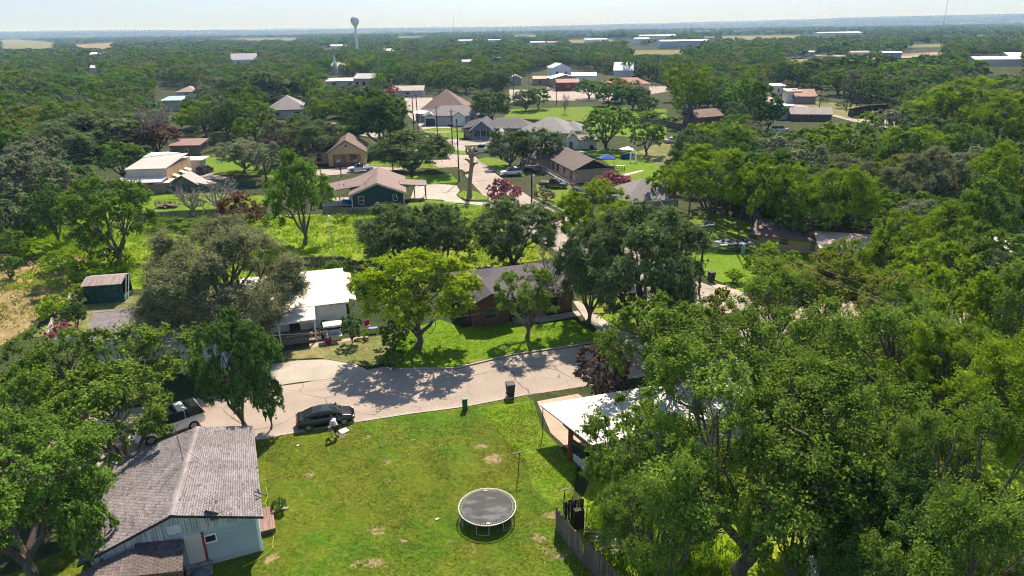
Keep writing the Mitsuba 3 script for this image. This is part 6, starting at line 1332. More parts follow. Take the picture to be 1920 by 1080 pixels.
LANDMARKS = ['trampoline',
 'parked black sedan',
 'weathered shingle house',
 'white-roofed carport house',
 'white metal-roofed house',
 'black-shingled brick house',
 'grey house under the olive tree',
 'dark green shed',
 'dark teal gabled house',
 'utility trailer',
 'cream house',
 'tan brick gabled house',
 'white pickup truck',
 'pollarded dead trunk',
 'long brown-roofed house',
 'white shed in the yard',
 'grey hip-roofed white house',
 'slate blue house',
 'brown pyramid roof',
 'water tower',
 'red barn downtown',
 'grey hip roof',
 'boat on its trailer',
 'pole with the street light',
 'tan building by the boat',
 'highway',
 'rust-roofed white shop',
 'distant warehouses',
 'white church steeple',
 'pink house',
 'black wooden fence enclosure',
 'propane tank',
 'turreted grey roof',
 'radio mast',
 'bottom right corner',
 'bottom edge',
 'right edge of the view',
 'left edge of the view',
 'mobile homes by the far road',
 'far white gabled house']
TREES = """
13.0,31.3,14.5,6.8,0,251,pecan,1,3,0,1
18.5,32.0,13.0,6.2,0,224,pecan,4,35,0,1
-28.4,31.6,10.5,5.5,0,197,mid,0,2,0,1
21.5,48.6,12.0,6.9,0,176,pecan,3,22,0,1
21.1,26.9,14.0,4.2,0,176,pecan,4,34,0,2
19.3,22.4,13.0,3.7,0,176,pecan,4,34,1,2
27.0,43.5,13.0,6.1,0,171,pecan,3,24,0,1
-29.3,65.0,12.2,8.2,0,163,olive,0,4,0,1
28.8,37.9,13.0,5.1,0,160,bright,4,36,0,2
8.1,29.0,11.5,3.6,0,139,pecan,4,35,0,2
18.0,26.4,11.0,3.3,0,139,dark,4,34,0,1
-33.1,44.7,10.0,4.7,0,128,pecan,3,31,1,2
-27.9,41.3,8.5,4.5,0,128,pecan,3,6,0,2
13.6,66.0,13.0,6.5,0,128,oak,0,23,0,1
47.1,55.8,11.0,5.5,0,125,pecan,4,36,2,3
12.6,48.3,10.5,4.8,0,123,pecan,2,3,0,1
-30.7,49.7,8.2,4.8,0,117,pecan,3,6,1,2
-9.5,62.0,10.3,5.7,0,117,bright2,1,4,0,1
15.0,28.9,10.5,3.0,0,117,pecan,4,35,1,2
7.6,36.5,8.8,3.4,0,107,pecan,3,3,0,1
47.3,63.9,11.0,5.3,0,107,pecan,4,36,0,3
109.8,166.8,17.0,12.7,0,107,bright,1,30,1,3
-110.5,185.3,10.5,14.2,0,107,oak,0,10,0,1
41.3,63.0,10.0,5.0,0,101,bright,4,36,0,3
-32.7,39.4,10.0,3.4,0,101,pecan,3,31,0,2
36.4,50.7,11.0,4.1,0,101,bright,4,36,2,3
31.2,104.6,12.5,7.0,0,91,bright,1,21,0,1
-79.1,110.4,12.5,7.4,0,91,pale,4,37,1,2
11.3,87.7,11.0,5.8,0,88,bright,0,21,0,1
0.5,86.0,9.3,5.6,0,85,oak,2,5,0,1
-54.2,89.6,12.5,5.6,0,83,mid,0,9,0,1
32.3,65.8,8.0,4.1,0,80,tan,3,24,1,2
38.4,47.9,12.0,3.1,0,80,pecan,4,36,1,3
51.0,94.1,8.5,5.7,0,80,mid,1,24,0,1
63.2,102.3,12.0,6.1,0,80,olive,4,36,0,1
-15.4,86.5,8.5,5.3,0,80,oak,3,8,0,1
-21.5,150.7,9.2,8.8,0,80,oak,1,12,0,1
-21.6,47.5,10.0,2.9,0,76,dark,1,6,0,1
34.3,56.3,9.0,3.4,0,75,tan,1,24,0,1
88.5,111.1,10.2,5.9,0,72,mid,4,36,4,10
43.5,113.2,10.2,6.0,0,72,dark,2,24,0,1
57.1,80.7,12.0,4.2,0,69,mid,4,36,0,10
45.6,91.8,12.0,4.8,0,69,bright,1,24,0,3
44.2,74.1,10.0,3.9,0,69,bright,1,24,2,3
80.0,136.1,11.0,6.9,0,69,bright,1,30,0,2
-78.7,118.9,8.0,6.1,0,69,bare,4,37,0,1
8.3,68.0,11.0,3.6,0,69,oak,1,5,0,1
-34.7,183.1,14.5,9.1,0,69,dark,3,29,0,1
1.5,64.0,7.4,3.4,0,68,pecan,1,5,0,1
73.7,89.3,8.3,4.5,0,67,mid,4,36,8,10
57.5,68.9,7.7,3.6,0,67,oak,4,36,4,5
-30.9,98.2,14.0,4.9,0,67,mid,0,12,0,1
35.5,68.8,8.5,3.4,0,64,bright,1,24,1,3
27.8,64.8,8.0,3.3,0,64,tan,3,24,0,2
41.5,97.5,11.0,4.7,0,64,bright,2,24,1,2
53.0,78.5,10.0,3.8,0,64,bright,4,36,1,3
71.2,97.2,14.0,4.6,0,64,bright,4,36,1,2
106.9,149.2,15.0,6.9,0,64,bright,1,30,2,3
-59.8,154.1,8.0,7.2,0,64,pale,3,32,0,2
-9.4,86.8,8.5,4.2,0,64,oak,1,8,0,1
6.3,32.7,6.0,1.9,0,64,pecan,1,0,0,1
-107.1,163.7,9.5,7.6,0,64,oak,4,37,4,5
74.6,116.0,9.6,5.4,0,62,pale,4,36,1,4
56.0,112.7,9.0,5.1,0,61,olive,2,24,0,1
-48.6,168.6,9.5,7.5,0,61,oak,0,11,0,1
74.5,125.7,11.1,5.6,0,61,mid,3,30,1,2
54.2,87.6,7.8,4.1,0,61,pale,4,36,0,4
70.8,104.8,8.6,4.6,0,59,oak,4,36,0,5
7.4,51.0,5.5,2.5,0,59,plum,2,3,0,1
53.0,168.8,8.0,7.2,0,59,bright,0,26,0,4
-76.7,101.4,8.0,4.5,0,59,oak,4,37,1,5
78.2,153.9,11.0,6.5,0,59,pecan,3,30,0,2
67.4,145.1,10.0,6.2,0,59,bright,3,25,0,1
36.4,99.3,11.5,4.3,0,59,bright,2,24,0,2
41.8,93.0,7.0,4.1,0,59,mid,2,24,0,1
54.1,142.0,9.0,6.1,0,59,pale,3,25,0,2
5.3,71.0,7.5,3.2,0,59,bare,1,5,0,1
-108.4,320.5,13.0,13.2,0,59,oak,3,39,0,1
25.2,177.5,11.0,7.4,0,58,mid,1,15,0,2
54.7,128.1,9.3,5.4,0,57,pale,3,25,1,2
60.1,89.1,6.8,3.8,0,57,dark,4,36,0,2
36.1,117.7,10.1,4.9,0,56,pale,1,21,0,1
-49.9,114.6,7.5,4.8,0,56,bare,1,9,0,1
71.2,212.9,15.0,8.5,0,56,mid,0,26,0,1
93.8,155.3,11.1,6.2,0,55,oak,1,30,1,3
98.4,126.8,8.7,5.1,0,55,dark,4,36,0,2
63.3,111.7,9.8,4.5,0,54,tan,3,30,0,1
20.1,61.4,6.0,2.6,0,53,tan,3,23,0,1
-93.9,181.4,8.0,7.0,0,53,rust,2,10,0,1
-101.1,147.0,10.0,5.7,0,53,pale,4,37,1,2
229.3,385.9,14.0,14.4,0,53,dark,3,33,0,1
66.7,119.6,8.3,4.7,0,53,dark,3,30,1,2
63.6,77.9,6.6,3.1,0,52,oak,4,36,1,2
49.8,106.8,7.0,4.1,0,52,pale,2,24,0,1
77.1,103.8,7.0,4.0,0,51,olive,4,36,0,1
88.9,144.1,10.3,5.3,0,51,dark,1,30,0,2
-128.7,201.4,12.3,7.3,0,51,pecan,4,37,1,2
31.2,77.6,5.5,3.0,0,51,bright,3,24,0,1
6.8,157.3,8.7,5.8,0,51,oak,3,16,0,1
57.3,222.7,19.0,8.0,0,51,bright,3,27,0,1
-24.1,30.9,6.3,1.4,0,51,mid,0,2,0,1
90.2,129.8,8.1,4.8,0,50,pale,4,36,2,4
58.8,95.4,7.4,3.6,0,50,mid,4,36,0,2
47.4,122.4,7.9,4.4,0,49,tan,2,24,0,1
80.5,109.0,9.0,3.9,0,48,oak,4,36,3,5
97.8,177.1,10.0,6.1,0,48,pale,1,30,0,4
27.2,114.5,8.0,4.1,0,48,bright,1,21,0,1
-84.7,148.9,8.0,5.2,0,48,mid,0,10,0,1
-119.1,165.9,10.0,5.7,0,48,mid,4,37,2,5
-42.2,104.9,6.5,3.8,0,48,rust,1,9,0,1
146.0,359.7,13.0,12.1,0,48,mid,2,26,0,1
204.6,396.4,14.0,13.3,0,48,dark,1,38,0,1
202.4,364.7,12.0,12.3,0,48,mid,1,38,0,1
227.0,356.3,12.0,12.0,0,48,mid,3,33,0,3
145.9,312.0,11.0,10.5,0,48,mid,3,38,0,1
172.7,286.2,11.0,9.7,0,48,dark,1,30,1,2
39.5,101.0,7.0,3.6,0,48,dark,2,24,0,1
180.4,382.3,14.0,12.8,0,48,dark,3,38,0,1
124.1,159.2,12.4,5.5,0,48,mid,4,36,0,1
66.9,90.4,7.6,3.2,0,47,oak,4,36,2,5
36.2,111.0,7.8,3.9,0,47,oak,1,21,1,3
70.2,133.8,9.0,4.6,0,47,pecan,3,30,1,2
41.1,126.4,8.3,4.4,0,47,mid,1,21,0,1
45.1,132.5,9.4,4.5,0,47,dark,1,21,0,1
89.1,118.8,8.1,4.1,0,47,tan,4,36,0,1
120.1,151.7,9.4,5.1,0,46,pale,4,36,3,4
82.0,120.7,7.4,4.1,0,46,oak,4,36,0,2
49.1,151.6,10.0,5.0,0,45,bright,0,26,1,4
148.9,192.6,10.8,6.2,0,45,mid,4,36,5,10
115.7,145.8,11.3,4.7,0,45,mid,4,36,9,10
129.8,165.5,12.5,5.2,0,44,dark,4,36,0,1
89.5,136.5,10.9,4.3,0,44,mid,1,30,4,8
167.6,223.8,12.2,6.8,0,43,mid,1,33,0,1
42.2,74.2,7.0,2.5,0,43,tan,1,24,0,1
45.1,165.7,7.0,5.1,0,43,bright,2,21,0,1
-79.8,113.5,8.0,3.6,0,43,mid,4,37,3,5
-82.3,122.9,9.0,3.9,0,43,oak,4,37,3,5
-78.8,122.6,9.0,3.9,0,43,dark,4,37,3,4
-68.8,100.0,9.0,3.2,0,43,dark,4,37,2,4
-93.2,180.4,14.0,5.5,0,43,bare,2,10,0,1
15.4,60.2,10.0,2.0,0,43,oak,3,23,0,1
-0.1,158.0,8.7,4.9,0,43,oak,1,17,0,1
47.6,297.4,10.0,9.0,0,43,tan,1,20,0,1
-109.9,385.5,12.0,11.5,0,43,mid,0,28,0,1
-75.4,205.8,11.0,6.3,0,43,mid,0,32,0,1
-219.0,407.2,11.0,12.1,0,43,mid,0,39,0,2
171.5,390.8,13.0,11.7,0,43,oak,0,38,0,1
152.7,297.4,10.0,9.0,0,43,dark,2,30,0,1
153.5,274.3,10.0,8.3,0,43,mid,1,30,0,8
-50.4,106.9,2.0,3.4,1,43,mid,1,9,0,2
137.4,189.7,10.0,5.8,0,43,pecan,1,30,0,1
106.9,136.1,7.2,4.2,0,43,dark,4,36,1,2
95.3,118.8,7.4,3.7,0,42,mid,4,36,1,2
-6.1,234.0,11.0,6.9,0,42,oak,2,17,0,1
-92.8,247.9,12.4,7.2,0,41,dark,0,32,0,1
46.3,142.9,10.4,4.3,0,41,mid,0,26,0,3
81.5,144.9,8.1,4.3,0,40,pale,3,30,0,1
82.4,114.4,7.6,3.4,0,40,oak,4,36,1,5
-54.0,113.2,6.5,3.4,0,40,bare,1,9,0,1
39.7,136.4,9.8,3.9,0,39,oak,1,21,0,3
53.7,120.1,7.0,3.5,0,39,oak,2,24,0,1
-127.7,216.3,12.3,6.0,0,39,pecan,2,10,0,1
-129.1,184.0,10.0,5.1,0,39,tan,4,37,0,2
101.9,155.5,7.6,4.4,0,39,oak,1,30,2,3
33.6,169.0,8.0,4.7,0,38,mid,1,15,1,2
54.4,102.8,7.2,2.9,0,38,dark,1,24,0,1
200.7,261.9,11.9,7.0,0,38,bright,1,33,0,1
142.3,181.8,11.6,4.9,0,38,dark,4,36,1,2
122.6,166.7,9.7,4.5,0,37,mid,4,36,3,10
-143.6,208.9,11.0,5.6,0,37,olive,4,37,0,1
96.7,141.2,8.9,3.9,0,37,mid,4,36,1,10
74.4,274.7,11.9,7.2,0,37,bright,3,27,0,1
-53.6,160.0,8.0,4.3,0,37,plum,3,32,0,1
39.4,152.3,6.0,4.1,0,37,mid,2,21,0,1
19.1,124.8,5.0,3.5,0,37,pink,0,21,0,1
-52.5,145.9,8.0,4.0,0,37,pale,3,32,1,2
-75.0,104.3,3.5,2.9,1,37,weed,4,37,0,1
-56.1,107.8,2.0,3.0,1,37,mid,3,9,0,1
37.9,144.2,9.7,3.9,0,37,oak,2,21,0,1
146.3,236.7,10.4,6.2,0,37,olive,1,30,1,4
74.6,142.8,8.4,3.8,0,36,mid,3,30,0,2
-138.7,193.7,11.8,5.0,0,36,bright,4,37,2,3
58.5,149.3,7.0,3.9,0,36,mid,3,25,1,4
124.8,206.0,11.7,5.3,0,36,mid,1,30,2,8
50.9,160.2,9.0,4.1,0,36,dark,0,26,0,2
127.4,174.0,8.2,4.5,0,36,mid,4,36,2,10
61.2,135.2,8.6,3.5,0,35,mid,3,25,0,1
134.5,171.8,11.3,4.4,0,35,mid,4,36,6,10
69.7,162.0,7.3,4.1,0,35,mid,3,25,3,4
-139.3,231.7,10.0,5.8,0,35,olive,2,10,0,3
91.8,163.1,7.0,4.1,0,35,mid,3,30,0,1
-89.1,236.5,10.0,5.8,0,35,pecan,0,32,3,5
-151.3,203.6,8.6,5.0,0,35,pecan,4,37,2,6
-111.2,201.2,11.4,5.0,0,35,pecan,2,10,2,3
41.2,120.8,7.7,3.1,0,34,oak,1,21,2,3
155.9,220.9,11.1,5.4,0,34,pale,1,30,3,4
-121.8,207.1,9.2,5.0,0,34,pecan,2,10,0,3
62.3,129.8,6.9,3.2,0,34,oak,3,30,0,1
114.3,193.2,9.2,4.7,0,34,oak,1,30,0,3
-58.6,260.6,10.5,6.2,0,34,oak,3,29,0,1
-57.4,269.6,10.3,6.4,0,34,dark,3,29,0,1
154.8,242.3,10.6,5.7,0,33,mid,1,30,3,8
-137.8,203.1,10.7,4.8,0,33,tan,4,37,1,2
77.3,232.2,10.2,5.5,0,33,mid,0,26,1,3
-147.3,197.6,12.1,4.7,0,33,pale,4,37,0,2
-1.1,118.2,5.3,2.9,0,33,pink,1,13,0,1
60.3,158.2,7.0,3.8,0,33,mid,3,25,0,4
-149.4,222.1,12.0,5.2,0,33,pecan,4,37,4,6
-120.4,226.9,11.5,5.2,0,33,mid,2,10,3,4
-117.5,301.9,12.0,6.9,0,33,oak,3,39,0,2
87.0,124.9,7.1,3.0,0,32,pecan,4,36,0,1
58.4,121.1,7.5,2.9,0,32,dark,3,30,0,2
169.9,299.3,11.2,6.8,0,32,olive,1,30,0,4
184.9,317.1,12.3,7.2,0,32,bright,1,30,0,3
-83.8,205.7,11.7,4.7,0,32,oak,0,32,0,1
-165.8,250.9,9.6,5.7,0,32,oak,4,37,2,5
61.6,188.5,7.4,4.3,0,32,mid,0,26,0,1
70.9,296.7,15.0,6.7,0,32,tan,3,27,0,1
40.1,282.8,8.0,6.4,0,32,dark,1,20,0,2
8.6,55.8,4.5,1.4,0,32,bright,2,3,0,1
-19.6,47.6,5.5,1.3,0,32,dark,0,1,0,1
-69.6,91.2,5.0,2.2,0,32,mid,4,37,0,1
35.4,313.5,8.0,7.1,0,32,mid,1,20,0,1
-62.4,233.1,9.0,5.3,0,32,bright,1,32,0,1
-246.6,535.0,12.0,11.9,0,32,mid,0,39,1,2
-54.9,82.6,3.0,2.0,1,32,weed,2,7,0,3
-51.8,71.5,2.6,1.8,1,32,weed,0,7,1,3
-68.3,92.7,3.0,2.3,1,32,weed,0,7,0,3
-55.6,89.9,2.5,2.2,1,32,mid,2,7,1,2
-11.7,61.0,3.6,1.6,1,32,mid,1,4,0,1
-17.7,79.7,3.4,2.0,1,32,oak,1,4,0,1
-45.2,106.6,2.0,2.6,1,32,oak,1,9,0,1
48.6,240.8,2.6,5.5,1,32,mid,1,15,1,2
78.6,211.5,9.0,4.8,0,32,dark,0,26,1,2
-61.2,87.4,3.0,2.1,1,32,weed,0,7,2,3
124.1,183.3,9.2,4.2,0,32,mid,1,30,7,8
-175.8,301.8,11.4,6.8,0,32,mid,2,10,1,4
-115.4,212.5,11.5,4.8,0,32,olive,2,10,1,3
73.3,260.1,11.9,5.8,0,32,oak,3,27,0,1
-157.6,208.9,9.8,4.7,0,32,pecan,4,37,0,6
-163.3,230.3,10.5,5.2,0,31,pecan,4,37,3,6
130.2,197.5,10.8,4.4,0,31,pale,1,30,2,4
173.0,246.9,9.4,5.5,0,31,mid,3,33,2,3
-186.2,291.2,11.0,6.5,0,31,mid,4,37,4,5
117.9,178.5,10.3,4.0,0,31,mid,1,30,6,8
-130.9,176.7,6.8,4.0,0,31,dark,4,37,0,1
82.4,241.5,10.0,5.3,0,31,bright,0,26,2,4
-139.9,181.9,10.0,4.0,0,31,bright,4,37,0,3
-212.6,284.6,12.5,6.1,0,31,mid,4,37,0,1
127.9,213.1,10.7,4.6,0,31,bright,1,30,1,2
-177.5,238.9,12.4,5.2,0,30,oak,4,37,0,1
-156.0,234.4,12.0,5.1,0,30,pecan,4,37,5,6
133.8,220.2,10.6,4.8,0,30,bare,1,30,0,1
44.0,155.7,7.7,3.4,0,30,dark,2,21,0,1
247.7,331.3,11.9,7.0,0,30,oak,1,33,0,1
-209.5,346.5,11.6,7.3,0,30,mid,2,10,0,4
-6.1,341.9,11.5,7.2,0,30,oak,0,20,0,2
-62.5,186.4,8.0,4.0,0,30,olive,3,32,0,1
-54.5,244.3,9.2,5.2,0,30,bright,3,29,0,1
160.5,205.4,9.1,4.4,0,30,mid,4,36,7,10
-89.5,222.6,9.7,4.7,0,30,pecan,0,32,2,5
140.2,217.1,7.8,4.6,0,30,mid,1,30,5,8
-85.0,216.0,11.0,4.5,0,30,bright,0,32,0,1
-187.9,244.5,10.0,5.1,0,30,oak,4,37,0,5
47.2,269.7,8.5,5.6,0,29,dark,1,20,1,2
-246.7,333.5,11.7,6.9,0,29,bright,4,37,1,3
34.5,127.7,6.6,2.7,0,29,oak,1,21,0,1
-230.5,304.2,10.8,6.2,0,29,dark,4,37,0,4
-21.6,357.5,12.0,7.3,0,29,mid,2,18,0,1
-122.8,176.9,7.2,3.7,0,29,pecan,4,37,0,1
-190.5,344.8,12.3,7.0,0,29,mid,0,39,0,1
160.3,214.4,10.6,4.4,0,29,pecan,1,33,0,1
109.1,179.4,8.5,3.7,0,29,pale,1,30,1,4
-61.0,200.6,7.6,4.2,0,29,dark,3,32,0,1
-54.0,179.0,6.9,3.7,0,29,bright,3,32,0,1
-111.9,219.3,8.0,4.5,0,29,olive,2,10,2,3
-184.6,256.0,12.1,5.2,0,29,pecan,4,37,0,2
-155.3,253.5,10.1,5.2,0,29,pale,2,10,0,1
136.1,235.6,9.0,4.8,0,29,mid,1,30,1,8
-147.3,190.0,8.3,3.9,0,29,mid,4,37,0,5
-192.1,259.7,9.3,5.2,0,29,pecan,4,37,1,6
185.4,344.3,11.8,6.9,0,28,bright,1,38,0,1
-192.8,274.3,9.5,5.5,0,28,dark,4,37,1,4
34.9,139.3,7.0,2.9,0,28,oak,2,21,0,1
175.2,310.7,11.3,6.2,0,28,mid,2,30,0,1
153.3,231.3,9.9,4.7,0,28,olive,1,30,3,4
182.8,250.3,11.4,5.0,0,28,mid,1,33,0,1
-167.8,237.0,11.7,4.8,0,28,mid,4,37,1,5
92.6,276.8,11.7,5.5,0,28,mid,0,26,2,3
-98.5,267.1,10.6,5.3,0,28,pecan,0,32,4,5
-142.6,249.3,9.1,5.0,0,28,oak,2,10,0,1
-92.6,212.4,9.8,4.3,0,28,pecan,0,32,1,5
-75.5,198.1,7.3,4.0,0,28,bright,0,32,0,1
106.7,324.1,10.4,6.4,0,28,pecan,0,26,0,1
-152.8,278.9,10.1,5.5,0,28,pecan,2,10,1,3
63.3,153.8,7.2,3.1,0,28,mid,3,25,2,4
123.4,197.1,6.6,4.0,0,28,mid,1,30,0,1
173.3,262.8,10.9,5.2,0,28,mid,3,33,1,3
76.2,247.8,10.1,4.9,0,28,oak,0,26,0,1
144.8,222.2,11.5,4.4,0,28,olive,1,30,2,4
93.3,335.3,10.6,6.5,0,28,pecan,3,27,0,1
-97.9,222.4,7.7,4.4,0,28,pecan,0,32,0,5
-64.4,243.2,9.5,4.8,0,28,oak,1,32,0,1
162.6,231.9,11.8,4.5,0,28,pecan,3,33,0,1
-131.1,331.8,11.2,6.4,0,27,mid,3,39,0,1
140.2,287.0,12.4,5.5,0,27,olive,3,38,0,1
-156.5,225.8,9.0,4.4,0,27,pale,4,37,0,2
106.8,309.8,11.7,6.0,0,27,bright,0,26,3,4
-117.7,337.1,12.0,6.5,0,27,oak,3,39,1,2
-151.4,261.7,11.8,5.0,0,27,mid,2,10,2,4
6.2,268.7,8.0,5.1,0,27,oak,0,20,1,2
49.6,268.2,8.0,5.1,0,27,oak,1,20,0,1
-47.4,68.2,3.2,1.4,1,27,dark,0,7,1,2
-65.8,84.7,3.2,1.7,1,27,dark,0,7,0,2
-53.2,81.9,2.5,1.7,1,27,weed,2,7,1,3
22.5,99.0,3.0,2.0,1,27,bright,0,23,0,1
-44.4,111.6,2.0,2.2,1,27,weed,1,9,0,1
-45.4,188.2,6.0,3.6,0,27,mid,2,11,0,1
-51.6,75.7,2.3,1.6,1,27,bright,0,7,0,1
-46.4,64.2,2.4,1.3,1,25,pink,2,31,0,1
11.5,275.1,8.0,4.7,0,24,mid,0,20,0,1
-11.3,57.5,2.3,1.1,1,23,dark,2,1,0,1
6.1,123.0,2.6,2.2,1,23,dead,3,14,0,2
49.4,251.0,7.0,3.8,0,21,oak,1,20,0,1
-52.0,87.1,2.2,1.4,1,21,weed,2,7,2,3
-16.4,63.4,3.2,1.1,1,21,dark,3,4,0,1
-22.8,83.0,2.5,1.4,1,21,mid,2,4,0,1
-21.3,83.9,2.4,1.4,1,21,oak,2,4,0,1
-5.8,90.8,2.2,1.5,1,21,mid,2,5,0,1
-11.3,109.9,1.5,1.8,1,21,mid,3,13,0,1
52.0,226.9,2.4,3.5,1,21,dark,1,15,0,1
-60.5,93.6,3.0,1.5,1,21,mid,2,7,0,2
16.7,126.0,4.2,1.8,0,19,pale,1,14,0,1
270.3,1783.7,19.0,23.5,0,19,mid,0,27,0,1
27.6,79.3,1.8,1.2,1,19,bright,3,22,0,1
124.7,260.5,2.4,3.4,1,18,mid,0,30,0,1
40.5,247.7,2.5,3.2,1,18,mid,1,15,0,2
-11.7,203.2,4.0,2.3,0,16,mid,0,17,0,1
-85.6,159.1,2.5,1.9,1,16,plum,2,10,0,1
-40.2,109.6,2.0,1.3,1,16,mid,1,9,1,2
-15.7,37.3,1.1,0.5,1,16,dark,1,2,0,1
-15.5,64.6,1.0,0.8,1,16,mid,3,4,1,2
-28.3,111.2,1.4,1.3,1,16,mid,0,8,0,1
-53.6,326.8,6.0,3.4,0,15,pink,1,29,0,1
20.4,257.0,8.0,2.1,0,12,bare,3,20,0,1
-19.9,65.1,0.9,0.6,1,12,pale,3,4,0,1
-55.5,81.8,4.0,0.7,0,11,weed,0,7,0,1
-74.5,157.6,2.0,1.2,1,11,weed,1,10,0,1
126.6,283.1,2.0,1.9,1,10,oak,2,25,0,1
-19.9,66.3,1.4,0.5,1,10,mid,3,4,0,2
124.3,290.7,2.4,1.5,1,7,dark,1,26,0,1
11.3,123.2,1.2,0.6,1,6,dead,3,14,1,2
"""
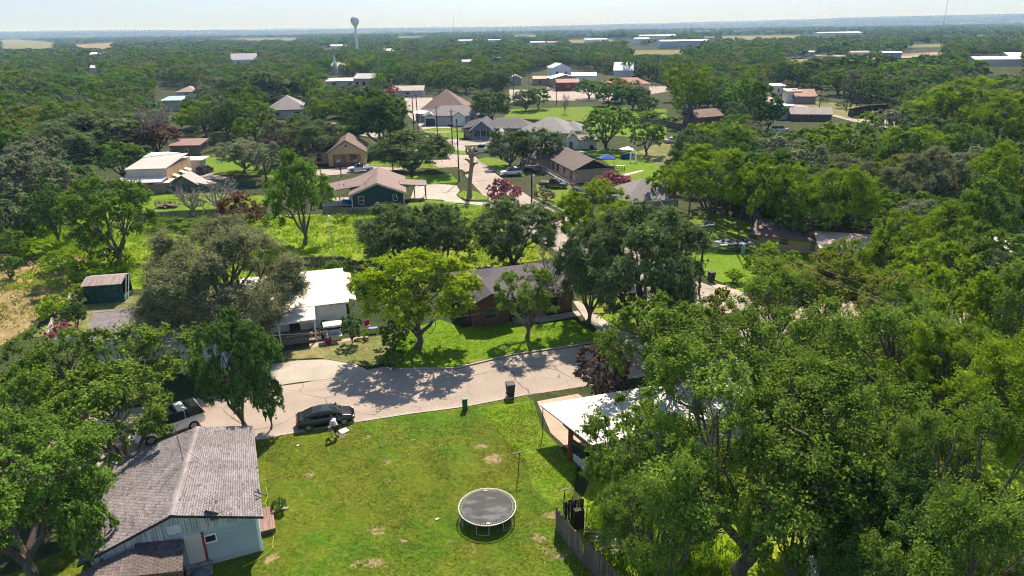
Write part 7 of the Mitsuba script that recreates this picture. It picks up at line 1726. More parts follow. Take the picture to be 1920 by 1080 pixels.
MORE_TREES = """
dark:-108,268,10,5.1 -105,232,9,4.5 178,236,8,4.5 150,202,7,3.8 139,273,11,5.1 234,309,9,5.6 -171,280,8,5.1 66,202,8,3.7 -248,381,11,6.5 166,261,9,4.5 -104,225,7,3.9 -112,251,8,4.3 -120,195,9,3.4 180,265,8,4.5 -149,379,10,6.2 -106,359,9,5.7 201,291,8,4.7 -130,348,12,5.4 -51,405,11,6.2 -42,236,7,3.7 142,267,7,4.1 229,301,10,4.6 210,289,8,4.4 -124,353,10,5.3 190,310,10,4.7 -100,343,12,5.1 -66,280,9,4.1 -36,400,12,5.8 113,475,11,6.8 132,178,7,2.6 -128,489,12,7.0 -115,292,7,4.2 -275,400,11,5.6 -176,274,7,3.9 -77,287,8,4.0 -202,429,10,5.9 -95,531,12,7.2 -246,324,8,4.4 -160,412,10,5.6 198,533,12,7.1 -63,402,11,5.4 -174,329,9,4.4 -115,365,9,4.9 159,481,12,6.4 -103,370,9,4.9 196,597,12,7.7 -113,411,9,5.3 209,302,6,3.9 -110,290,9,3.7 262,416,9,5.2 -122,455,10,5.7 189,261,7,3.2 211,342,8,4.2 -143,359,8,4.4 -329,492,11,5.8 182,530,12,6.2 138,447,9,5.3 173,593,12,6.9 -369,589,11,6.8 -67,453,8,5.3 216,318,7,3.7 -115,373,8,4.3 -137,386,8,4.5 264,347,8,4.0 169,510,10,5.8 -12,457,8,5.1 167,343,8,3.8 146,378,8,4.2 -338,640,12,7.0 211,373,10,4.1 -71,388,11,4.3 -233,373,7,4.1 -276,392,8,4.3 213,579,11,6.3 -101,584,11,6.2 -112,307,7,3.3 -255,337,8,3.6 -79,294,8,3.2 195,294,7,3.1 -146,476,12,5.0 -308,410,7,4.3 -2,401,10,4.2 481,634,11,6.5 -73,395,9,4.1 -221,321,8,3.3 148,433,8,4.5 -172,314,6,3.2 -367,550,11,5.6 -76,455,10,4.6 -310,474,10,4.8 -336,557,12,5.6 193,346,8,3.5 -46,387,9,3.9 205,376,8,3.8 -168,394,10,3.9 186,273,6,2.8 -27,429,7,4.2 -359,544,11,5.3 93,421,9,4.1 -261,627,10,6.0 83,489,10,4.7 156,314,8,3.1 -26,397,9,3.8 -142,337,8,3.2 110,489,7,4.6 192,610,11,5.7 -86,522,10,4.9 -391,568,9,5.3 -356,502,10,4.7 -159,402,9,3.7 185,395,9,3.7 -17,447,9,4.1 -344,461,8,4.2 -97,521,8,4.8 -4,478,7,4.4 210,325,7,3.0 327,443,7,4.1 -20,370,7,3.4 -86,538,10,4.9 -396,550,10,5.0 -328,586,11,5.3 -380,571,8,5.1 8,556,8,5.0 -11,373,8,3.4 -71,428,7,3.8 -56,399,9,3.6 171,611,12,5.4 -387,632,11,5.6 -4,413,7,3.7 -74,508,10,4.5 -2,591,10,5.2 187,360,7,3.2 -349,509,8,4.4 -197,317,6,2.8 146,526,9,4.5 -18,477,9,4.1 -363,535,9,4.6 -382,542,11,4.6 -39,384,8,3.3 -68,533,11,4.5 -115,432,9,3.7 -179,416,9,3.5 167,573,12,4.8 -155,429,8,3.6 -323,637,9,5.3 180,586,8,4.9 -342,625,8,5.2 -354,564,11,4.7 -368,572,10,4.7 -170,449,7,3.7 70,573,12,4.7 -21,507,7,4.2 398,638,10,5.2 80,556,7,4.5 -136,431,7,3.5 -385,549,8,4.5 -90,574,11,4.7 -6,443,8,3.6 -380,611,9,4.9 -463,629,11,5.1 -375,500,7,4.0 -281,635,9,5.1 -44,515,8,4.2 -322,493,6,4.0 -274,599,12,4.8 -451,630,10,5.0 -47,380,7,3.1 79,518,10,4.1 -76,523,10,4.2 94,524,7,4.2 -7,407,7,3.2 -346,582,8,4.6 -382,557,9,4.4 -37,490,8,3.8 -79,475,6,3.7 154,367,7,2.9 -299,574,9,4.5 -89,484,7,3.8 -57,393,7,3.0 -13,367,7,2.8 -417,632,10,4.8 -76,516,8,3.9 -24,606,10,4.6 66,554,9,4.2 -409,626,8,4.7 -139,501,7,3.7 -47,461,8,3.4 -317,527,8,3.9 -21,629,8,4.7 238,396,7,2.9 -107,543,8,4.0 126,497,7,3.7 144,553,8,4.0 -387,600,8,4.4 -306,570,7,4.2 129,436,8,3.2 -308,515,8,3.7 210,556,9,4.0 -49,511,7,3.7 -49,563,8,4.0 170,548,7,3.9 459,604,10,4.3 163,517,7,3.7 109,483,7,3.5 -12,451,8,3.2 134,576,7,4.1 0,598,7,4.2 215,598,9,4.2 -140,627,8,4.4 -106,618,8,4.4 -401,587,10,4.1 127,521,9,3.7 -390,554,7,3.9 -346,568,8,3.9 113,525,9,3.6 164,586,9,4.0 -408,566,7,3.9 -45,608,9,4.1 -297,492,7,3.3 166,475,8,3.2 -26,514,8,3.4 200,613,7,4.0 -375,614,8,4.0 -390,523,8,3.4 187,517,8,3.4 -447,616,9,4.0 62,620,8,4.0 -85,490,7,3.1 -140,482,7,3.1 173,420,7,2.7 -28,580,7,3.7 187,542,7,3.4 69,528,7,3.3 7,531,7,3.3 202,558,8,3.5 -248,595,8,3.7 -381,600,7,3.7 -340,476,7,2.9 -315,522,7,3.2 -39,541,7,3.2 -166,631,7,3.7 -295,607,8,3.5 19,568,8,3.3 239,632,7,3.6 146,613,7,3.5 213,590,8,3.3 204,538,7,3.0 -404,622,7,3.4 -410,634,7,3.5 -23,484,7,2.7 -370,532,7,2.9 -403,579,8,3.1 235,627,7,3.4 20,603,7,3.2 -378,561,6,3.0 -27,616,8,3.2 -101,630,7,3.3 -308,638,8,3.3 -95,630,8,3.3 -405,552,7,2.8 -97,626,7,3.2 29,629,7,3.2 -268,600,8,3.1 -63,559,7,2.9 204,617,8,3.1 163,607,7,3.0 -394,631,7,3.1 222,632,7,3.0
mid:-122,239,8,4.6 -192,365,12,6.9 119,187,8,3.6 -205,324,10,6.0 -201,332,12,6.1 -128,362,12,6.6 87,154,7,2.9 217,287,12,5.3 142,209,7,3.9 -224,360,12,6.5 112,339,12,6.1 -207,310,12,5.6 -163,217,10,3.9 -200,261,8,4.7 42,141,7,2.6 75,162,7,2.9 -220,290,12,5.1 110,378,12,6.6 173,230,10,4.1 141,242,8,4.3 178,273,9,4.7 103,142,7,2.5 143,202,9,3.5 83,265,11,4.6 155,213,9,3.7 168,215,9,3.7 -173,405,12,6.8 83,279,11,4.7 172,240,8,4.1 -201,392,12,6.6 -198,357,10,6.0 -183,353,11,5.9 194,255,9,4.3 -133,253,10,4.2 134,184,7,3.1 -31,376,10,6.1 -226,371,10,5.9 90,259,10,4.1 -150,394,10,6.2 -125,375,11,5.8 127,191,8,3.0 167,316,12,4.9 111,188,8,3.0 -189,327,11,5.0 -157,385,10,5.9 -149,232,9,3.6 63,246,10,3.8 -182,409,11,6.2 -220,306,10,4.6 135,208,8,3.2 -112,402,10,6.0 179,257,7,3.9 -266,405,10,6.0 -128,419,12,6.2 58,182,7,2.8 -158,437,10,6.4 -107,350,11,5.2 146,247,9,3.7 109,462,11,6.7 -277,365,10,5.2 143,230,7,3.3 -174,338,11,4.8 -266,490,11,6.9 -204,363,9,5.1 -151,445,11,6.3 -136,365,8,5.2 -22,344,9,4.9 -80,484,11,6.8 -214,421,10,5.9 -234,315,11,4.4 149,444,11,6.1 87,253,8,3.6 107,185,6,2.6 148,286,8,4.0 164,292,10,4.1 91,292,10,4.1 -280,383,9,5.3 -143,429,12,5.9 189,282,8,3.9 -221,313,10,4.3 -278,412,12,5.6 -123,433,10,5.9 -199,348,10,4.7 -269,359,10,4.8 87,549,12,7.3 -124,383,12,5.1 -82,461,12,6.1 -235,583,12,7.6 -6,359,10,4.8 -161,545,12,7.1 185,297,9,3.9 109,408,9,5.3 -240,378,12,4.9 168,358,9,4.7 -118,422,9,5.5 84,410,10,5.3 88,474,12,6.1 -9,433,11,5.5 -167,291,9,3.8 -241,319,7,4.1 70,267,9,3.5 -246,355,10,4.6 -199,372,9,4.8 -138,350,10,4.5 -312,564,11,7.1 -177,251,7,3.2 -255,424,11,5.3 150,494,12,6.1 -11,353,8,4.4 101,386,10,4.8 97,298,9,3.7 390,620,12,7.6 75,462,10,5.7 -164,316,8,3.9 -228,560,12,6.8 -127,442,9,5.4 -232,355,10,4.4 172,339,7,4.2 245,321,9,3.9 -5,350,9,4.3 161,269,7,3.3 -141,398,8,4.8 -67,416,11,5.0 118,487,10,5.8 -142,439,12,5.2 198,551,11,6.6 -79,444,9,5.3 -230,348,10,4.2 -122,346,8,4.1 88,366,9,4.4 -179,287,8,3.4 95,629,12,7.4 -40,390,8,4.6 -90,494,10,5.8 -330,508,11,5.9 -250,510,12,5.9 75,447,12,5.2 -127,464,11,5.4 -252,342,7,4.0 -208,400,10,4.6 203,569,10,6.5 121,504,11,5.8 99,436,12,5.0 -121,402,9,4.6 159,346,9,4.0 -253,396,11,4.6 88,404,9,4.7 -194,431,9,4.9 -264,369,8,4.2 428,562,10,6.4 -194,462,12,5.3 -172,248,7,2.9 -14,428,10,4.9 148,403,10,4.6 323,512,10,5.8 -229,381,9,4.3 -160,393,8,4.4 -148,402,7,4.5 -225,393,10,4.4 -178,524,10,5.9 -120,392,8,4.4 -140,263,7,3.0 -182,428,9,4.8 -261,411,10,4.6 -191,410,11,4.6 -41,446,12,5.0 293,382,8,4.3 89,301,7,3.4 -185,306,7,3.4 -217,388,9,4.3 -173,269,7,3.0 141,516,11,5.7 275,443,10,4.9 100,445,8,4.9 83,447,10,4.9 -11,412,8,4.5 -213,396,10,4.4 -181,282,7,3.1 -219,353,7,3.9 79,501,12,5.5 -232,421,11,4.6 -145,487,12,5.3 -290,433,10,4.7 -52,456,12,5.0 14,510,11,5.5 -261,557,12,6.0 -394,612,11,6.6 -219,538,11,5.8 -247,362,6,4.0 99,541,10,5.8 -230,402,8,4.4 -308,550,11,5.9 342,452,10,4.9 -13,383,7,4.1 31,570,10,6.1 72,510,9,5.5 -212,323,8,3.5 278,368,9,4.0 147,561,11,6.0 -97,338,7,3.6 -229,319,7,3.4 351,480,12,5.1 -225,518,12,5.4 -299,432,11,4.6 77,323,8,3.4 -267,385,10,4.1 97,311,7,3.3 -327,609,10,6.3 145,282,7,3.0 106,391,7,4.1 94,397,7,4.1 -55,437,11,4.5 103,513,11,5.3 -320,619,11,6.4 -231,328,8,3.4 90,558,10,5.8 74,625,10,6.4 -72,319,7,3.3 -20,391,7,4.0 164,427,8,4.4 101,457,10,4.7 157,390,8,4.0 109,364,8,3.7 -281,443,10,4.5 -32,385,7,3.9 -238,403,8,4.1 -190,590,11,6.0 -368,622,12,6.3 95,467,8,4.7 -190,335,7,3.4 -65,513,8,5.2 3,516,11,5.2 57,525,11,5.3 172,413,8,4.2 -147,421,10,4.2 23,580,12,5.8 136,468,9,4.7 -298,445,10,4.4 -64,436,10,4.4 -177,541,12,5.4 116,368,8,3.7 -212,379,8,3.8 -198,311,7,3.1 -171,473,8,4.7 -288,404,8,4.0 198,631,11,6.2 188,637,11,6.2 -127,338,7,3.4 -186,432,8,4.3 385,610,12,6.0 84,294,7,2.9 -3,438,9,4.3 -140,328,8,3.2 -456,611,12,5.9 147,486,8,4.7 -272,524,9,5.1 -435,597,11,5.8 115,538,9,5.2 126,535,10,5.2 -350,548,9,5.3 0,486,8,4.7 -188,418,8,4.0 -188,373,8,3.6 -246,427,7,4.1 2,495,11,4.7 -262,428,8,4.1 160,446,7,4.3 -180,436,9,4.2 7,523,12,5.0 -202,449,8,4.3 -264,516,11,4.9 -14,418,8,4.0 -130,500,12,4.7 64,532,8,5.0 155,513,11,4.9 -174,293,7,2.8 -170,435,10,4.1 -208,495,9,4.7 -268,412,9,3.9 -202,458,10,4.3 -247,404,7,3.8 297,392,9,3.7 -147,344,7,3.3 -145,453,7,4.2 -189,511,9,4.8 -420,624,10,5.8 -156,370,9,3.5 -231,509,9,4.7 -242,411,7,3.8 3,453,9,4.2 -135,531,12,4.9 398,536,10,4.9 30,610,10,5.6 170,498,11,4.6 -195,499,9,4.6 91,347,8,3.2 -248,548,11,5.0 -228,501,8,4.6 -128,475,9,4.3 -43,525,9,4.8 69,590,11,5.4 -219,394,9,3.6 -148,357,8,3.3 135,355,7,3.2 -118,440,7,4.0 -173,425,8,3.9 39,628,12,5.7 -279,469,7,4.3 -243,508,10,4.6 -402,559,12,5.0 -182,533,9,4.8 -227,493,7,4.4 -145,367,8,3.3 172,626,12,5.6 100,396,8,3.6 124,474,8,4.3 40,588,11,5.3 -256,609,10,5.4 -312,628,9,5.6 78,548,8,4.9 -400,601,9,5.3 131,526,7,4.7 101,478,8,4.3 -354,577,9,5.1 222,625,11,5.5 7,489,9,4.3 283,381,7,3.4 -250,415,7,3.7 325,431,8,3.8 -281,526,11,4.6 146,426,8,3.8 375,593,10,5.2 -211,455,7,4.0 -68,489,7,4.3 -382,526,8,4.6 368,600,11,5.2 -435,578,12,5.0 -208,336,7,3.0 160,531,8,4.6 3,474,8,4.1 116,456,8,4.0 9,483,9,4.2 -416,609,12,5.3 -180,454,10,4.0 -204,406,7,3.6 462,630,12,5.4 -312,509,10,4.4 23,533,9,4.6 -143,353,8,3.1 -177,585,12,5.0 -30,436,8,3.8 159,578,10,5.0 -22,500,8,4.3 -284,376,7,3.3 -181,491,8,4.2 429,593,10,5.1 -186,612,11,5.2 -152,407,8,3.5 -96,356,7,3.1 -125,605,11,5.1 -275,491,8,4.2 -274,375,7,3.2 -195,424,8,3.6 163,541,8,4.5 -194,338,7,2.9 -116,357,7,3.0 30,639,10,5.3 -260,343,7,2.9 162,463,7,3.9 -209,414,7,3.5 -185,458,7,3.8 -321,604,10,5.0 -188,493,8,4.1 140,487,8,4.1 67,482,7,4.0 169,480,8,4.0 -284,455,9,3.8 -182,479,10,4.0 -263,420,7,3.5 -264,469,9,3.9 16,534,9,4.4 -243,475,9,3.9 -313,591,8,4.9 -141,371,8,3.1 -371,538,10,4.4 -10,485,6,4.0 -20,600,8,4.9 -140,344,7,2.9 -229,569,8,4.7 453,631,9,5.1 -131,435,7,3.6 93,614,9,5.0 132,547,8,4.5 -44,507,8,4.1 -322,429,7,3.5 -276,550,9,4.5 -159,376,7,3.1 84,534,9,4.3 388,523,8,4.2 -75,501,8,4.1 -287,396,8,3.2 131,411,8,3.3 -302,406,8,3.3 92,502,9,4.0 -69,409,8,3.3 -425,594,11,4.7 81,585,8,4.7 392,634,12,5.0 426,570,8,4.5 58,592,8,4.7 48,598,12,4.8 -159,491,8,3.9 141,540,10,4.3 102,468,9,3.7 148,574,10,4.6 -92,561,8,4.5 -476,638,10,5.0 207,610,9,4.8 115,553,9,4.4 -217,487,7,3.9 157,597,8,4.7 138,462,8,3.6 17,527,8,4.1 -225,421,8,3.3 -209,522,9,4.1 -421,602,8,4.7 338,448,7,3.5 146,479,7,3.7 21,612,10,4.7 125,550,8,4.3 105,450,7,3.5 82,604,8,4.6 -182,340,6,2.6 -190,485,9,3.7 14,497,7,3.8 -211,548,7,4.2 86,523,7,4.0 -175,564,8,4.3 -186,555,9,4.2 -360,572,10,4.4 -259,495,7,3.8 141,399,7,3.1 -445,592,11,4.5 54,578,10,4.4 -280,611,11,4.6 150,520,8,4.0 -351,626,10,4.7 328,534,9,4.1 133,432,7,3.3 137,522,10,4.0 -210,388,7,3.0 -71,471,6,3.6 -375,554,10,4.2 -229,434,8,3.3 58,540,8,4.1 140,509,8,3.8 -379,591,8,4.4 45,581,10,4.3 451,639,11,4.8 -42,536,8,4.0 412,636,9,4.7 -290,635,8,4.7 -256,634,8,4.7 -46,542,10,4.0 135,540,7,4.0 -248,555,8,4.1 224,600,10,4.5 -31,458,7,3.4 -190,447,7,3.3 -221,493,8,3.7 -166,564,9,4.2 112,568,7,4.2 -25,538,8,4.0 155,605,8,4.4 -36,482,8,3.6 -201,502,7,3.7 -296,553,8,4.1 34,600,7,4.4 -227,479,8,3.5 164,626,8,4.6 -169,389,7,2.9 146,507,7,3.7 28,588,9,4.3 -304,624,9,4.6 -170,490,7,3.6 8,498,8,3.6 -235,438,8,3.2 -4,547,8,4.0 87,428,7,3.1 -261,591,9,4.3 -234,592,8,4.3 -174,504,7,3.7 -220,636,8,4.6 -136,505,7,3.7 70,471,8,3.4 -320,566,8,4.1 189,555,9,4.0 -192,378,7,2.8 145,418,6,3.0 128,430,7,3.1 142,598,7,4.3 400,529,7,3.8 410,563,8,4.0 -5,453,7,3.3 -167,422,8,3.0 18,574,8,4.1 131,425,7,3.0 68,600,8,4.2 175,574,8,4.0 73,478,7,3.4 -327,593,8,4.2 -1,508,8,3.6 74,602,10,4.2 -20,570,9,4.0 -381,636,8,4.5 -178,600,9,4.2 175,475,8,3.3 346,468,7,3.3 -158,633,9,4.4 90,437,7,3.1 166,563,8,3.9 97,551,8,3.8 177,521,7,3.6 91,600,9,4.1 179,449,7,3.1 401,550,7,3.8 -378,630,7,4.3 88,620,7,4.3 -95,512,7,3.5 136,567,8,3.9 203,543,7,3.7 -365,599,7,4.1 91,530,9,3.6 -264,524,7,3.6 118,546,9,3.7 -7,495,8,3.4 -403,607,7,4.1 -248,447,7,3.1 -165,437,7,3.0 -399,573,7,3.9 119,524,7,3.6 350,569,8,3.8 194,576,9,3.9 -439,590,7,4.0 88,586,9,3.9 -194,531,7,3.6 166,553,7,3.7 103,589,7,3.9 194,514,7,3.5 -194,620,8,4.1 -175,487,7,3.3 -147,591,10,3.9 214,606,8,4.0 134,494,7,3.3 -271,496,8,3.3 -270,514,7,3.4 96,572,8,3.8 -432,637,7,4.2 -230,549,7,3.7 -216,623,9,4.1 233,621,7,4.1 -223,435,7,2.9 99,565,8,3.7 59,585,7,3.9 -2,608,8,4.0 -357,551,7,3.7 -208,488,7,3.2 -174,493,8,3.3 -209,596,8,3.9 -164,468,7,3.1 -22,401,6,2.7 377,495,7,3.3 22,557,9,3.7 451,624,7,4.1 160,569,8,3.7 -457,638,7,4.2 -206,531,7,3.5 230,630,8,4.1 129,421,6,2.8 -347,615,7,4.0 -363,564,7,3.6 340,549,8,3.5 161,525,7,3.4 73,581,9,3.7 161,511,8,3.3 -23,446,7,2.9 121,531,7,3.4 87,596,7,3.8 117,575,8,3.7 120,585,7,3.8 82,496,7,3.2 187,574,9,3.7 432,629,8,4.0 420,569,8,3.6 -194,517,7,3.3 174,553,9,3.5 362,487,7,3.1 390,536,7,3.4 -446,637,7,4.0 79,510,6,3.2 158,611,10,3.9 224,639,7,4.0 98,531,7,3.3 174,581,8,3.7 -153,588,8,3.7 -190,505,7,3.2 -223,567,8,3.6 -175,464,7,2.9 79,474,7,3.0 153,501,8,3.1 91,450,7,2.8 173,462,7,2.9 31,594,7,3.7 140,493,7,3.1 -17,496,8,3.1 -331,599,8,3.7 -436,585,7,3.6 117,623,7,3.8 -267,639,8,3.9 129,572,8,3.5 -7,510,7,3.1 -242,567,8,3.5 -413,638,7,3.9 67,490,7,3.0 117,510,7,3.1 -2,542,8,3.3 -237,607,9,3.6 187,537,8,3.2 133,602,7,3.6 95,586,8,3.5 -160,508,7,3.0 54,619,7,3.7 163,558,8,3.3 -242,607,7,3.6 -446,610,7,3.6 -245,628,9,3.7 182,556,7,3.3 218,639,7,3.8 -228,534,7,3.1 -184,576,8,3.4 82,593,8,3.5 426,632,9,3.7 -255,481,7,2.8 76,491,7,2.9 -280,582,7,3.4 77,578,8,3.3 -205,566,7,3.3 155,573,7,3.3 437,635,9,3.6 20,590,7,3.4 -333,622,8,3.5 -368,612,9,3.5 -444,600,7,3.4 -345,634,7,3.6 126,542,7,3.1 133,587,8,3.3 138,580,7,3.3 435,576,7,3.2 120,617,7,3.4 103,621,7,3.4 -258,616,8,3.4 150,616,7,3.4 -49,479,7,2.6 234,635,8,3.5 145,532,7,2.9 333,523,6,2.9 -263,564,7,3.1 -209,584,6,3.2 406,629,8,3.4 341,554,7,3.0 101,523,7,2.8 87,529,7,2.9 77,591,8,3.2 -246,560,7,3.0 -138,606,8,3.2 -204,535,7,2.9 48,570,7,3.1 80,542,7,2.9 101,575,7,3.1 208,603,7,3.2 168,583,8,3.1 108,527,7,2.8 -145,635,8,3.3 111,627,6,3.3 -432,622,7,3.3 20,618,8,3.3 -189,638,8,3.3 179,515,7,2.7 -273,571,7,3.0 344,561,7,2.9 422,635,7,3.3 -205,575,7,3.0 -331,637,7,3.3 -195,606,8,3.1 423,621,7,3.2 -428,604,8,3.1 194,557,7,2.8 -412,603,7,3.1 121,565,7,2.9 82,611,7,3.0 -321,610,6,3.0 -185,636,7,3.2 -439,617,7,3.1 -441,623,7,3.1 97,606,7,3.0 -298,603,7,3.0 -401,628,7,3.1 37,604,7,2.9 -137,593,7,2.8 -349,611,7,2.9 210,596,7,2.8 -263,612,7,2.8 -275,620,7,2.9 167,605,7,2.8 -389,639,7,2.9 125,601,6,2.6
